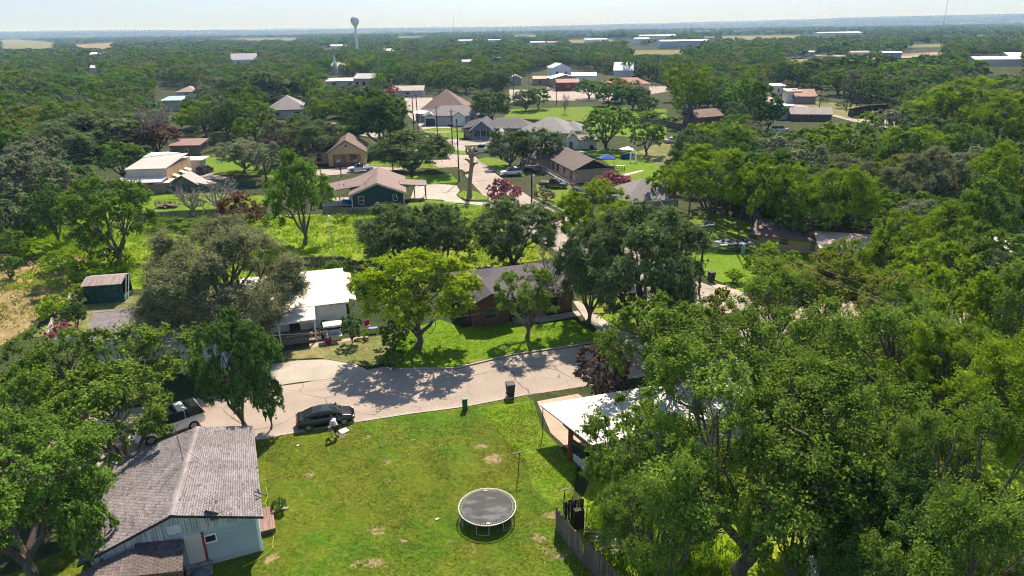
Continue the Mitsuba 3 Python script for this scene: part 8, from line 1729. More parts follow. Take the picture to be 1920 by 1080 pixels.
oak:-160,290,12,5.5 205,332,12,6.3 94,318,10,6.0 -100,257,8,4.9 -180,318,10,5.9 -31,352,10,6.4 71,286,8,5.1 -197,324,11,5.8 66,196,9,3.6 -198,300,12,5.3 -239,359,10,6.2 -107,259,9,4.4 -202,287,12,4.9 -119,200,9,3.4 -123,186,7,3.2 -30,365,11,6.1 98,284,11,4.7 -213,302,8,5.0 -159,247,10,4.1 -4,386,11,6.1 -127,300,8,4.8 -59,195,8,3.1 -198,268,7,4.2 -47,245,8,3.8 -237,492,12,7.5 -158,220,7,3.4 -219,344,9,5.3 -147,241,9,3.7 -221,329,8,5.0 259,338,11,5.1 -164,272,9,4.1 170,468,12,6.9 -94,324,8,4.8 -146,258,8,3.8 -133,225,9,3.3 156,434,12,6.2 83,273,7,4.0 -50,249,7,3.6 -74,274,10,3.9 -345,469,11,6.6 -54,415,10,5.9 -34,417,10,5.9 -181,332,8,4.7 -255,351,9,5.0 85,318,10,4.4 -191,308,9,4.3 -82,300,10,4.2 130,403,10,5.5 101,406,12,5.5 122,355,11,4.8 -241,371,10,5.0 -74,296,8,4.0 -113,282,9,3.8 -225,339,7,4.5 -66,300,8,4.0 -130,239,8,3.2 -290,533,12,6.9 91,306,9,4.0 -315,461,10,6.0 347,461,12,6.0 164,256,8,3.4 -54,387,10,5.0 115,329,9,4.3 165,352,11,4.5 76,239,7,3.1 149,372,8,4.8 -249,390,9,5.0 -64,255,7,3.3 312,505,12,6.4 -105,253,6,3.3 216,347,10,4.4 80,424,10,5.4 86,286,8,3.6 -204,302,8,3.8 -214,315,9,4.0 -55,290,7,3.7 76,266,7,3.4 -77,581,12,7.2 -84,548,11,6.8 243,406,8,5.0 -62,291,8,3.6 -292,487,10,6.0 317,432,10,5.3 90,483,11,5.9 -39,438,9,5.4 280,376,10,4.6 -123,311,7,3.8 116,448,10,5.4 -214,294,9,3.6 -237,385,10,4.7 -361,514,11,6.2 238,318,8,3.9 -45,258,8,3.2 -55,280,8,3.4 -57,295,8,3.6 102,414,12,5.0 122,373,9,4.4 -231,413,9,4.9 -275,450,11,5.3 333,440,10,5.1 141,393,10,4.6 84,336,7,3.9 -255,501,10,5.8 119,432,10,5.0 -175,628,12,7.2 -47,438,10,5.1 -140,244,7,2.9 -59,572,11,6.6 -6,367,8,4.2 -49,531,10,6.1 -301,456,11,5.2 -92,218,7,2.5 73,304,7,3.5 -201,485,11,5.5 -14,346,7,3.9 151,419,9,4.7 -290,583,12,6.5 -120,276,8,3.1 -137,258,7,2.9 -274,421,8,4.7 -326,576,10,6.3 -237,553,10,6.1 106,358,7,4.0 -346,494,10,5.4 158,337,7,3.7 96,350,8,3.9 175,358,8,4.0 -272,381,7,4.2 -281,462,12,5.0 78,302,7,3.3 81,298,8,3.3 136,371,8,4.1 98,341,9,3.7 346,475,10,5.2 -203,340,8,3.7 -157,568,11,6.1 -292,624,11,6.7 -233,392,9,4.3 -60,321,8,3.5 215,409,7,4.4 133,486,10,5.2 -20,546,12,5.9 -204,294,8,3.2 -294,416,7,4.5 -270,591,12,6.3 -272,632,12,6.7 114,392,10,4.2 91,268,7,2.9 -224,299,8,3.2 -246,587,11,6.2 -7,422,9,4.5 25,564,10,6.0 -27,404,7,4.3 -351,480,8,5.1 236,401,9,4.2 138,435,11,4.6 91,445,10,4.7 -322,475,8,5.0 162,500,11,5.2 406,538,11,5.6 227,415,7,4.3 -306,501,10,5.2 92,458,11,4.7 130,456,8,4.7 419,552,12,5.7 214,366,7,3.8 110,346,7,3.6 -43,374,6,3.9 298,403,7,4.2 -52,597,11,6.1 -302,562,10,5.8 -81,320,7,3.3 449,613,11,6.2 142,372,8,3.8 -54,580,10,5.8 -68,612,11,6.2 -243,343,8,3.5 220,435,7,4.4 -216,519,12,5.2 166,416,8,4.2 280,450,11,4.5 -307,433,8,4.3 271,353,8,3.6 -282,560,10,5.6 -74,280,7,2.8 188,420,7,4.2 263,428,7,4.3 -324,441,9,4.4 -317,534,12,5.3 164,382,9,3.8 87,398,8,3.9 246,423,7,4.2 123,454,9,4.5 91,381,7,3.8 -233,521,10,5.1 374,511,8,5.0 215,419,7,4.1 -46,468,8,4.5 6,544,12,5.2 -262,388,8,3.8 -12,404,8,3.9 -316,516,10,5.0 -261,357,8,3.5 -293,409,8,4.0 -1,430,7,4.1 -42,366,6,3.5 320,439,9,4.1 85,639,10,6.0 -290,389,7,3.7 -8,472,9,4.4 383,512,9,4.8 -345,541,8,5.0 -230,442,7,4.1 -304,425,9,4.0 -127,631,10,5.8 -338,616,10,5.7 -134,354,8,3.3 109,507,10,4.7 -82,307,7,2.9 158,384,7,3.5 48,590,10,5.4 -206,511,11,4.7 59,560,11,5.1 288,459,10,4.2 101,346,7,3.2 -315,487,7,4.4 167,435,6,4.0 127,512,9,4.6 5,616,12,5.6 -3,372,8,3.4 226,405,8,3.7 -242,434,7,3.9 -222,529,9,4.8 -253,624,11,5.6 176,364,7,3.3 -281,405,8,3.6 -213,615,10,5.5 76,525,8,4.7 144,411,8,3.7 -58,421,9,3.8 -150,348,7,3.1 -202,586,10,5.2 351,559,12,4.9 -155,357,7,3.2 343,542,10,4.8 -35,408,9,3.6 25,597,11,5.2 -131,577,11,5.1 -264,450,7,4.0 80,434,9,3.8 -285,411,7,3.6 124,445,8,3.9 -281,501,8,4.4 -310,605,12,5.3 133,515,8,4.5 -212,356,7,3.1 -354,495,7,4.3 -281,535,9,4.6 121,461,8,4.0 -389,588,11,5.1 -351,637,10,5.5 378,604,9,5.2 -336,473,9,4.1 -254,471,7,4.1 -267,619,10,5.3 -145,373,7,3.2 -185,499,8,4.3 -11,501,7,4.3 -341,607,11,5.1 -2,624,11,5.3 437,601,8,5.1 -227,465,8,3.9 -286,477,8,4.1 -284,599,10,5.0 -297,425,9,3.6 -39,370,7,3.1 0,502,10,4.2 435,621,9,5.2 241,418,7,3.5 -283,448,6,3.8 -181,548,9,4.6 -243,467,7,3.9 -338,524,9,4.4 -319,482,6,4.0 82,469,8,3.9 -179,606,10,5.0 219,401,7,3.3 118,497,7,4.1 78,635,10,5.2 -362,507,10,4.2 156,422,7,3.5 2,635,11,5.2 -394,529,7,4.3 -93,595,11,4.8 158,375,7,3.1 -223,552,10,4.5 -367,559,7,4.5 -352,537,8,4.4 129,371,8,3.0 157,520,8,4.2 -275,543,7,4.4 -286,380,8,3.1 129,463,8,3.7 -24,531,9,4.3 -287,543,9,4.3 -249,565,10,4.5 -384,581,9,4.6 -271,565,10,4.5 -128,569,8,4.5 -18,405,8,3.2 -282,391,8,3.1 -61,390,7,3.1 365,582,10,4.6 434,588,8,4.6 414,569,10,4.5 182,476,8,3.8 -271,480,7,3.8 -221,367,7,2.9 -325,481,8,3.8 -393,604,11,4.7 -137,357,7,2.8 430,638,12,4.9 136,499,8,3.9 9,609,8,4.7 -222,545,10,4.2 -212,629,10,4.9 -83,573,8,4.4 -359,598,10,4.6 13,520,8,4.0 167,446,7,3.4 -313,480,9,3.7 452,603,9,4.6 -299,500,9,3.8 181,418,7,3.2 122,365,7,2.8 62,580,10,4.4 104,486,8,3.7 292,464,7,3.5 42,574,9,4.3 -13,390,7,3.0 -207,637,11,4.8 291,397,7,3.0 -6,376,7,2.9 -25,410,7,3.1 115,600,8,4.5 -54,635,8,4.8 -253,559,9,4.2 215,438,7,3.3 -200,444,7,3.3 -43,566,10,4.2 -361,523,8,3.9 384,529,8,3.9 -374,524,7,3.9 47,562,9,4.2 -59,594,10,4.4 -194,375,7,2.8 473,636,8,4.7 -194,564,7,4.2 -248,579,7,4.3 -307,439,7,3.2 -210,541,7,4.0 -257,566,8,4.2 94,579,9,4.2 -69,366,7,2.7 -337,548,7,4.0 -276,512,8,3.7 -284,629,10,4.6 -119,637,8,4.6 -307,453,7,3.3 67,477,8,3.4 -343,552,8,4.0 -319,573,8,4.1 258,421,7,3.0 -113,595,9,4.2 298,478,8,3.4 -356,584,8,4.1 -345,519,8,3.7 -259,585,7,4.1 -58,613,7,4.3 -173,603,7,4.2 -327,457,7,3.2 -342,534,7,3.8 96,596,10,4.1 -336,445,7,3.1 -90,554,8,3.8 -177,480,7,3.3 -288,610,7,4.2 358,563,9,3.9 88,464,7,3.2 -188,581,8,4.0 412,552,9,3.8 172,440,7,3.0 -196,539,6,3.7 63,603,10,4.1 112,422,7,2.9 -134,627,10,4.3 -255,528,9,3.6 -315,556,8,3.8 -2,424,7,2.9 -219,558,7,3.8 8,537,7,3.6 -210,569,7,3.8 -226,588,7,4.0 -23,620,7,4.2 -260,602,6,4.0 -302,535,7,3.6 326,519,7,3.5 -256,447,7,3.0 105,545,8,3.6 -323,521,7,3.5 357,569,7,3.8 -80,631,8,4.2 -353,514,8,3.4 -177,459,7,3.0 -316,612,10,4.0 -236,527,8,3.5 7,630,8,4.1 -315,638,9,4.2 -94,604,9,3.9 -328,625,8,4.1 -274,531,8,3.5 -198,534,7,3.5 467,621,8,4.0 -5,530,7,3.4 104,557,8,3.6 133,506,8,3.3 -326,545,8,3.5 -29,610,9,3.9 59,550,8,3.5 -321,583,8,3.7 367,493,7,3.1 -142,538,7,3.4 108,532,7,3.4 -286,575,9,3.6 309,496,8,3.1 309,490,7,3.1 -6,448,7,2.8 -224,510,7,3.2 -367,544,7,3.4 -197,505,7,3.2 -407,540,8,3.4 -261,637,9,4.0 110,451,7,2.8 -134,611,9,3.8 55,601,9,3.7 25,542,7,3.4 283,457,7,2.8 -357,604,7,3.7 334,530,7,3.3 -220,589,6,3.6 137,550,6,3.4 -328,550,8,3.4 -271,579,7,3.6 -61,637,9,3.9 -311,620,9,3.8 247,437,6,2.7 -318,470,7,2.9 -356,508,8,3.1 -108,598,7,3.6 16,555,7,3.3 20,522,8,3.1 -184,585,8,3.5 -243,552,7,3.3 -6,524,7,3.1 411,544,8,3.2 138,588,8,3.5 -68,635,8,3.7 -44,596,9,3.5 -1,562,8,3.2 464,638,7,3.6 -353,596,8,3.4 -294,546,7,3.1 -113,589,8,3.3 -307,632,8,3.6 390,511,7,2.9 -363,486,7,2.8 -96,540,8,3.0 114,611,7,3.4 -167,591,8,3.3 48,632,9,3.5 94,567,7,3.1 62,569,7,3.1 -275,582,7,3.2 60,636,8,3.5 -191,576,7,3.2 -26,571,7,3.1 -145,582,7,3.2 -106,570,6,3.1 44,638,7,3.4 -204,542,7,2.9 -205,628,7,3.3 -291,550,7,2.9 -287,591,8,3.1 -30,600,8,3.1 -118,577,7,3.0 -318,579,7,3.0 -42,588,8,3.0 -264,597,7,3.0 23,548,7,2.8 -329,630,7,3.2 -311,597,6,3.0 -362,610,7,3.0 -254,548,7,2.7 -342,598,7,2.9 468,616,7,2.9 53,610,7,2.8 -89,627,7,2.8 187,606,6,2.7
pecan:-164,301,12,5.7 -68,287,9,5.3 -134,220,11,4.1 136,203,6,3.8 -71,263,11,4.8 -152,247,8,4.5 -132,194,8,3.6 -67,272,8,4.9 -146,271,10,4.8 221,294,10,5.2 -158,267,10,4.7 214,355,10,6.2 -137,212,6,3.8 161,321,11,5.5 -170,243,10,4.2 -108,335,10,5.6 -57,252,8,4.3 161,307,10,5.2 -120,219,8,3.7 -190,301,12,5.0 -106,248,8,4.2 160,361,10,6.0 -143,186,7,3.0 198,281,9,4.5 -168,220,8,3.6 150,207,9,3.3 199,323,12,5.0 92,374,12,5.7 116,415,10,6.3 -108,298,9,4.6 -101,279,10,4.2 -134,265,7,4.0 -130,209,8,3.2 197,330,8,4.9 -115,273,8,4.1 -160,259,8,3.9 -162,482,11,7.0 323,424,10,6.2 94,413,11,6.0 175,322,8,4.7 204,309,8,4.5 -151,366,8,5.3 -195,290,8,4.2 205,271,8,3.9 -59,311,7,4.5 110,441,12,6.2 -141,239,7,3.4 169,455,11,6.2 -114,266,8,3.7 192,267,9,3.7 -136,340,8,4.6 -297,465,11,6.2 -144,387,10,5.2 252,402,12,5.4 -98,240,8,3.2 -64,317,7,4.2 -234,340,10,4.5 -163,278,7,3.7 188,330,8,4.4 173,350,12,4.6 94,429,10,5.6 203,383,8,5.0 -41,357,10,4.6 -118,260,8,3.4 100,504,10,6.4 154,320,9,4.1 -143,224,6,2.9 -153,293,7,3.8 -153,272,7,3.5 -42,478,11,6.0 360,494,12,6.2 -131,307,8,3.9 -153,241,7,3.1 83,459,9,5.7 -169,264,8,3.3 -138,268,7,3.4 123,382,10,4.7 -126,250,7,3.1 -180,310,6,3.8 129,378,8,4.7 -109,343,7,4.2 -85,230,7,2.9 201,299,7,3.7 197,275,8,3.4 213,279,8,3.4 -188,317,9,3.9 -150,526,11,6.3 -411,559,12,6.7 173,532,10,6.4 151,453,10,5.4 -167,259,7,3.2 -88,320,9,3.9 -123,331,9,4.0 -21,415,9,5.0 -121,321,10,3.8 -99,274,7,3.3 -259,541,11,6.4 -154,301,9,3.6 140,377,11,4.5 -309,579,12,6.8 -96,501,12,5.9 -188,283,8,3.3 153,409,9,4.8 -302,543,12,6.3 -173,232,7,2.7 -369,499,11,5.7 -164,265,7,3.1 153,585,12,6.7 -22,438,8,5.0 152,380,8,4.3 -132,380,8,4.4 181,367,10,4.2 111,358,10,4.1 -171,516,12,5.8 -52,426,10,4.8 -217,459,12,5.2 -105,284,7,3.2 -99,329,8,3.7 -96,547,11,6.1 368,485,11,5.4 -47,238,7,2.7 -90,477,11,5.3 167,309,7,3.5 203,315,7,3.6 -175,572,11,6.3 295,470,12,5.2 -128,389,9,4.3 106,303,8,3.4 91,328,7,3.7 135,397,9,4.4 -153,415,10,4.6 -70,439,8,4.8 100,326,7,3.6 154,397,9,4.3 152,338,7,3.7 205,418,8,4.6 193,386,9,4.2 -158,308,7,3.4 -128,313,7,3.4 -94,346,8,3.8 140,406,7,4.4 218,377,7,4.1 -147,560,10,6.0 236,414,8,4.4 212,428,7,4.6 199,337,9,3.6 -174,286,7,3.1 173,332,7,3.5 -66,393,8,4.1 360,576,11,6.0 -162,557,11,5.8 -142,518,11,5.4 -127,324,8,3.4 -375,512,12,5.3 -165,429,11,4.5 304,401,10,4.2 -20,561,10,5.8 124,481,10,5.0 90,353,8,3.7 164,375,8,3.9 176,371,9,3.8 184,355,9,3.7 -79,597,11,6.1 428,578,11,5.9 -14,441,11,4.5 -132,373,8,3.8 -64,354,8,3.6 86,506,11,5.1 -401,536,9,5.4 182,360,7,3.7 147,471,8,4.8 176,482,10,4.9 77,307,7,3.1 -368,491,9,4.9 -338,454,7,4.6 -28,442,7,4.4 -101,514,10,5.1 -106,500,12,5.0 -71,565,10,5.6 -351,520,11,5.1 -303,587,12,5.8 160,414,8,4.1 383,504,9,4.9 154,536,10,5.2 205,325,7,3.2 100,421,7,4.1 105,342,7,3.3 177,496,8,4.8 -20,454,7,4.4 190,372,7,3.6 -367,526,12,5.0 -254,598,10,5.7 114,385,7,3.7 87,343,8,3.3 -134,480,9,4.6 125,426,9,4.1 -252,459,10,4.4 -155,609,11,5.7 234,430,7,4.1 187,429,8,4.0 90,387,7,3.7 99,355,8,3.4 -206,606,10,5.7 -372,580,10,5.4 152,550,9,5.1 376,517,11,4.8 -66,553,9,5.1 -410,596,10,5.5 -333,534,8,4.9 -408,614,10,5.6 -72,422,10,3.9 179,488,9,4.5 177,404,8,3.7 -27,390,7,3.6 -80,563,10,5.1 -360,630,10,5.7 200,430,7,3.9 -373,545,9,4.9 236,423,7,3.9 161,329,7,3.0 131,555,8,5.0 -124,317,6,2.9 -103,563,12,5.0 -186,542,11,4.8 -42,406,7,3.7 206,627,10,5.6 347,549,11,4.9 171,406,7,3.7 229,440,7,3.9 252,434,7,3.9 -121,532,10,4.7 -330,521,11,4.6 -115,547,10,4.8 185,549,8,4.8 243,398,9,3.5 -63,495,11,4.3 -123,556,11,4.8 -265,503,10,4.4 -304,492,9,4.3 188,439,7,3.8 202,441,6,3.9 -134,465,9,4.0 373,502,7,4.4 247,417,7,3.6 -326,516,10,4.5 9,639,9,5.5 -385,535,10,4.6 -193,317,7,2.8 -133,600,10,5.1 -181,465,10,4.0 192,400,8,3.5 -340,500,8,4.3 -358,484,8,4.1 145,348,7,3.0 399,623,8,5.3 157,458,7,3.9 -339,516,8,4.3 92,512,9,4.3 109,418,8,3.5 -412,573,11,4.8 -166,623,12,5.2 167,440,8,3.7 336,457,8,3.8 154,463,9,3.9 -137,540,9,4.5 196,438,7,3.7 -358,475,10,3.9 -137,474,10,3.9 197,444,7,3.7 124,437,8,3.6 209,380,8,3.1 -48,500,7,4.1 393,528,10,4.3 -112,580,8,4.7 460,611,10,5.0 -137,492,8,4.0 -149,434,9,3.5 139,424,7,3.5 95,389,6,3.2 -345,575,10,4.6 156,563,9,4.5 -116,624,12,5.0 -338,494,10,4.0 -203,524,8,4.2 99,379,7,3.1 -427,571,11,4.6 257,427,7,3.4 -387,562,8,4.5 160,404,7,3.2 -392,578,11,4.6 192,540,8,4.3 -362,499,9,3.9 -17,465,7,3.7 -397,594,10,4.7 -137,485,9,3.8 79,484,7,3.8 -415,588,8,4.6 127,491,8,3.9 -124,621,11,4.9 -154,576,8,4.5 -324,528,7,4.1 -280,567,8,4.4 177,503,8,3.9 146,385,8,3.0 158,492,9,3.8 146,343,7,2.7 -80,638,10,4.9 -65,524,7,4.0 -149,466,8,3.6 199,450,7,3.5 -116,603,8,4.6 -117,514,7,3.9 -95,489,8,3.8 -50,614,10,4.7 179,444,7,3.4 148,513,7,3.9 -148,549,7,4.2 -347,528,10,4.0 -373,506,7,3.9 -243,599,9,4.5 -360,493,8,3.7 86,350,6,2.7 146,546,8,4.1 170,558,8,4.2 -125,549,8,4.1 -364,582,8,4.4 -142,418,7,3.2 -80,610,11,4.6 -123,479,7,3.6 -149,540,9,4.0 427,586,11,4.4 167,636,10,4.7 412,627,9,4.7 122,555,8,4.1 -271,504,7,3.7 -83,498,8,3.7 220,587,9,4.3 -304,507,7,3.7 -259,573,10,4.2 -101,492,8,3.6 171,448,7,3.3 181,507,8,3.7 -242,617,11,4.5 -381,508,7,3.7 -385,623,8,4.5 -304,469,8,3.4 227,619,8,4.5 199,586,9,4.2 -239,502,7,3.6 -265,577,9,4.1 368,498,7,3.6 -68,433,7,3.1 -75,493,7,3.5 -151,426,7,3.1 -269,559,9,4.0 196,424,7,3.0 -123,411,7,2.9 -249,603,8,4.3 -292,601,10,4.2 -120,563,7,4.0 -195,570,9,4.0 -384,514,7,3.6 135,596,7,4.2 -128,510,8,3.6 172,567,8,3.9 90,539,9,3.7 201,638,8,4.4 -126,614,8,4.2 405,635,11,4.3 -172,616,10,4.2 -188,627,11,4.3 -167,584,8,4.0 -80,438,7,3.0 -24,520,9,3.5 -131,515,7,3.5 107,576,8,3.9 428,623,9,4.2 416,560,7,3.7 187,505,7,3.4 -233,536,7,3.6 -40,502,8,3.3 -261,550,8,3.7 176,429,7,2.9 440,629,10,4.2 103,493,7,3.3 -399,566,8,3.7 236,408,7,2.7 -377,530,7,3.5 -279,625,7,4.1 -321,502,8,3.3 -294,478,7,3.1 316,514,8,3.3 443,590,8,3.8 -398,620,8,4.0 143,502,7,3.2 -100,599,8,3.8 190,619,9,3.9 134,617,7,3.9 -179,506,7,3.2 -199,545,8,3.5 107,455,7,2.9 -379,548,8,3.5 475,624,6,3.9 -160,584,7,3.7 -107,591,7,3.7 226,428,7,2.7 209,621,8,3.9 -94,582,9,3.6 -161,503,7,3.1 -113,498,7,3.1 -79,540,8,3.4 -378,583,7,3.6 -447,622,9,3.8 -206,620,9,3.8 -169,609,7,3.7 -174,529,7,3.2 -106,625,8,3.7 -419,573,7,3.4 447,595,7,3.6 -195,523,7,3.1 -70,525,7,3.1 -178,637,9,3.8 -168,638,7,3.8 126,613,6,3.6 -57,493,7,2.9 -124,573,7,3.4 130,470,6,2.8 455,619,7,3.6 -396,583,7,3.4 378,501,7,2.9 166,531,7,3.1 -20,640,9,3.7 180,580,7,3.4 -420,565,7,3.3 148,595,7,3.4 -121,597,8,3.4 328,525,7,3.0 -158,497,6,2.9 -184,595,7,3.4 -247,574,8,3.3 -56,627,8,3.5 -166,616,8,3.5 -409,590,8,3.3 180,637,7,3.5 -134,638,7,3.5 105,598,7,3.3 -168,601,7,3.3 -275,556,7,3.0 -62,632,8,3.4 -47,625,8,3.3 158,622,7,3.3 -89,528,7,2.7 -102,635,8,3.3 -47,588,7,3.0 143,570,7,2.9 -334,629,7,3.2 470,629,8,3.2 -241,576,7,2.9 102,636,7,3.2 -154,561,7,2.8 -406,572,7,2.8 467,634,7,3.1 174,637,8,3.1 -399,635,8,3.1 -429,579,7,2.8 -79,556,7,2.7 -353,620,7,3.0 161,634,7,3.0 442,639,7,3.0 -361,587,7,2.8 -112,629,7,2.7 -52,625,7,2.7
bright:-260,376,12,7.0 -99,216,8,4.1 -128,245,8,4.5 179,337,10,5.7 136,226,8,3.8 -43,424,11,6.8 -40,246,9,3.9 -236,472,12,7.2 -101,476,12,7.3 -86,311,11,4.8 -65,462,11,7.0 267,363,9,5.5 47,176,7,2.7 202,344,9,5.0 -312,426,10,6.1 185,256,7,3.7 213,308,8,4.4 120,192,7,2.8 193,287,7,4.1 136,386,11,5.4 -70,255,8,3.6 -61,283,9,4.0 -46,412,11,5.7 208,279,7,3.9 -50,446,11,6.1 -74,304,7,4.2 161,285,8,3.9 -150,212,7,2.9 -214,501,11,6.6 229,319,7,4.3 196,305,7,4.1 -106,552,12,7.0 192,250,7,3.2 221,301,8,3.8 -84,224,7,2.9 6,575,12,7.1 63,517,12,6.4 -259,401,11,5.0 148,392,8,4.9 -35,451,10,5.6 264,354,8,4.4 -154,474,10,5.8 221,370,9,4.6 -337,462,9,5.6 -126,590,12,7.1 -58,444,9,5.4 -240,453,9,5.4 286,388,8,4.6 284,371,7,4.4 330,450,9,5.2 -271,428,9,4.9 -161,522,11,6.0 -270,607,11,6.9 -279,372,9,4.3 -66,361,9,4.1 105,317,7,3.6 78,317,8,3.6 193,335,8,3.8 199,378,10,4.3 -117,613,12,6.9 -147,573,10,6.4 180,305,7,3.4 -233,460,9,5.1 -115,505,9,5.6 -21,490,12,5.5 -38,463,8,5.2 -343,486,12,5.3 170,368,10,4.0 15,595,10,6.4 -296,525,11,5.7 -168,507,10,5.5 82,258,6,2.8 192,322,7,3.5 191,564,10,6.0 317,420,9,4.5 -295,438,8,4.6 -321,451,10,4.8 196,406,8,4.2 -305,448,10,4.6 -6,395,9,4.1 195,350,7,3.6 -19,378,8,3.9 86,392,9,4.0 -44,486,11,4.9 -64,427,8,4.3 -62,621,10,6.2 225,316,6,3.2 357,469,8,4.7 188,627,11,6.2 -65,445,10,4.4 5,460,8,4.5 -313,419,7,4.1 186,494,11,4.8 -79,532,12,5.2 -316,436,10,4.3 -176,441,7,4.3 -112,534,10,5.2 -246,421,8,4.1 73,558,9,5.4 -288,447,11,4.3 -151,504,8,4.8 179,567,12,5.4 276,362,8,3.5 293,388,8,3.7 -289,466,9,4.4 -239,395,9,3.7 -214,471,9,4.4 -302,478,11,4.5 -308,459,8,4.3 -372,565,11,5.3 -18,537,10,5.0 252,342,8,3.2 -354,470,8,4.4 80,566,10,5.2 180,608,9,5.5 -78,312,7,2.9 0,446,10,4.1 -292,426,7,3.9 -184,447,8,4.1 219,365,7,3.3 -283,551,9,5.0 -232,428,8,3.9 -292,399,6,3.6 188,511,10,4.6 111,546,9,4.9 -63,480,10,4.3 -351,487,8,4.4 -25,421,9,3.8 179,542,12,4.8 9,476,10,4.2 -82,508,8,4.5 -351,557,11,4.9 -66,580,12,5.1 214,628,12,5.5 -268,542,9,4.8 -244,443,7,3.9 -70,375,7,3.3 -253,432,7,3.8 20,634,12,5.5 219,424,7,3.7 -250,442,8,3.8 271,428,7,3.7 159,369,7,3.2 -320,595,10,5.1 -81,469,8,4.0 3,583,10,5.0 186,415,8,3.6 127,565,8,4.8 -284,417,7,3.5 -25,555,8,4.7 -172,417,8,3.5 -71,478,10,4.0 -239,423,8,3.5 16,549,9,4.5 12,581,8,4.8 -281,590,11,4.9 -139,553,11,4.6 -26,380,7,3.1 -138,616,9,5.0 61,613,10,5.0 -52,505,8,4.1 -70,600,9,4.9 84,630,10,5.1 -100,609,9,4.9 -244,498,10,4.0 -272,458,9,3.7 195,521,9,4.2 -54,587,9,4.7 -10,464,9,3.7 -224,475,7,3.8 -52,394,7,3.1 120,591,8,4.7 -54,558,11,4.4 -53,518,7,4.0 -335,595,9,4.6 -272,440,8,3.4 -26,462,7,3.6 -388,540,10,4.1 13,619,8,4.7 -39,456,9,3.5 -326,435,7,3.3 -42,555,8,4.2 -238,515,9,3.9 70,636,11,4.7 -141,406,7,3.0 -193,477,7,3.5 -254,489,7,3.6 -104,530,8,3.9 -17,516,10,3.8 -256,361,6,2.7 302,482,7,3.5 110,592,7,4.3 -74,537,8,3.9 -46,492,9,3.6 212,635,9,4.6 10,588,8,4.2 64,629,8,4.5 188,601,7,4.3 -114,554,8,4.0 -97,568,9,4.1 -185,522,8,3.7 18,562,9,4.0 -180,557,7,3.9 28,622,8,4.4 -3,457,7,3.2 224,593,7,4.2 -207,504,8,3.6 15,604,8,4.2 -227,578,7,4.0 -134,585,10,4.1 -37,514,7,3.6 -356,591,9,4.1 -65,591,8,4.1 363,591,8,4.1 -103,540,7,3.7 -291,562,8,3.9 -279,604,9,4.1 41,614,9,4.2 -262,508,7,3.5 -275,499,7,3.4 -89,511,8,3.5 54,634,8,4.3 -320,487,7,3.3 -382,520,9,3.5 -190,560,8,3.7 -361,557,9,3.7 199,607,9,4.0 -101,592,9,3.9 -30,479,7,3.2 -40,547,8,3.6 144,583,7,3.8 204,597,9,3.9 -274,615,9,4.0 -380,619,7,4.0 -55,618,10,4.0 36,582,8,3.7 37,636,9,4.1 -337,508,7,3.2 -64,565,7,3.6 -244,515,8,3.3 -185,486,7,3.1 120,605,7,3.8 -94,483,8,3.0 -298,638,7,3.9 30,556,8,3.4 -13,473,7,2.9 -41,495,7,3.1 0,570,8,3.5 -63,531,7,3.3 -19,527,7,3.2 -324,497,7,3.0 -68,520,7,3.2 -116,569,7,3.4 -76,604,9,3.6 -111,573,7,3.4 -3,519,7,3.1 -286,618,9,3.7 -23,579,8,3.4 -61,518,8,3.1 -139,523,7,3.1 -60,582,7,3.4 -217,563,7,3.3 -2,613,8,3.5 -422,613,7,3.5 174,600,7,3.5 48,621,8,3.6 -67,539,7,3.1 -85,559,8,3.1 -66,628,9,3.5 -110,511,6,2.8 -329,530,7,2.9 -88,503,7,2.8 -49,522,7,2.9 -101,497,7,2.7 -333,605,7,3.3 18,584,8,3.1 159,590,8,3.1 -112,619,8,3.3 -42,575,7,3.0 -330,616,7,3.3 -336,542,7,2.8 105,629,7,3.3 -420,580,7,3.0 -104,576,7,3.0 121,571,7,2.9 13,543,7,2.8 -27,626,7,3.2 -72,587,7,3.0 -303,604,7,3.0 167,600,7,3.0 -198,590,7,2.8 198,621,7,2.8
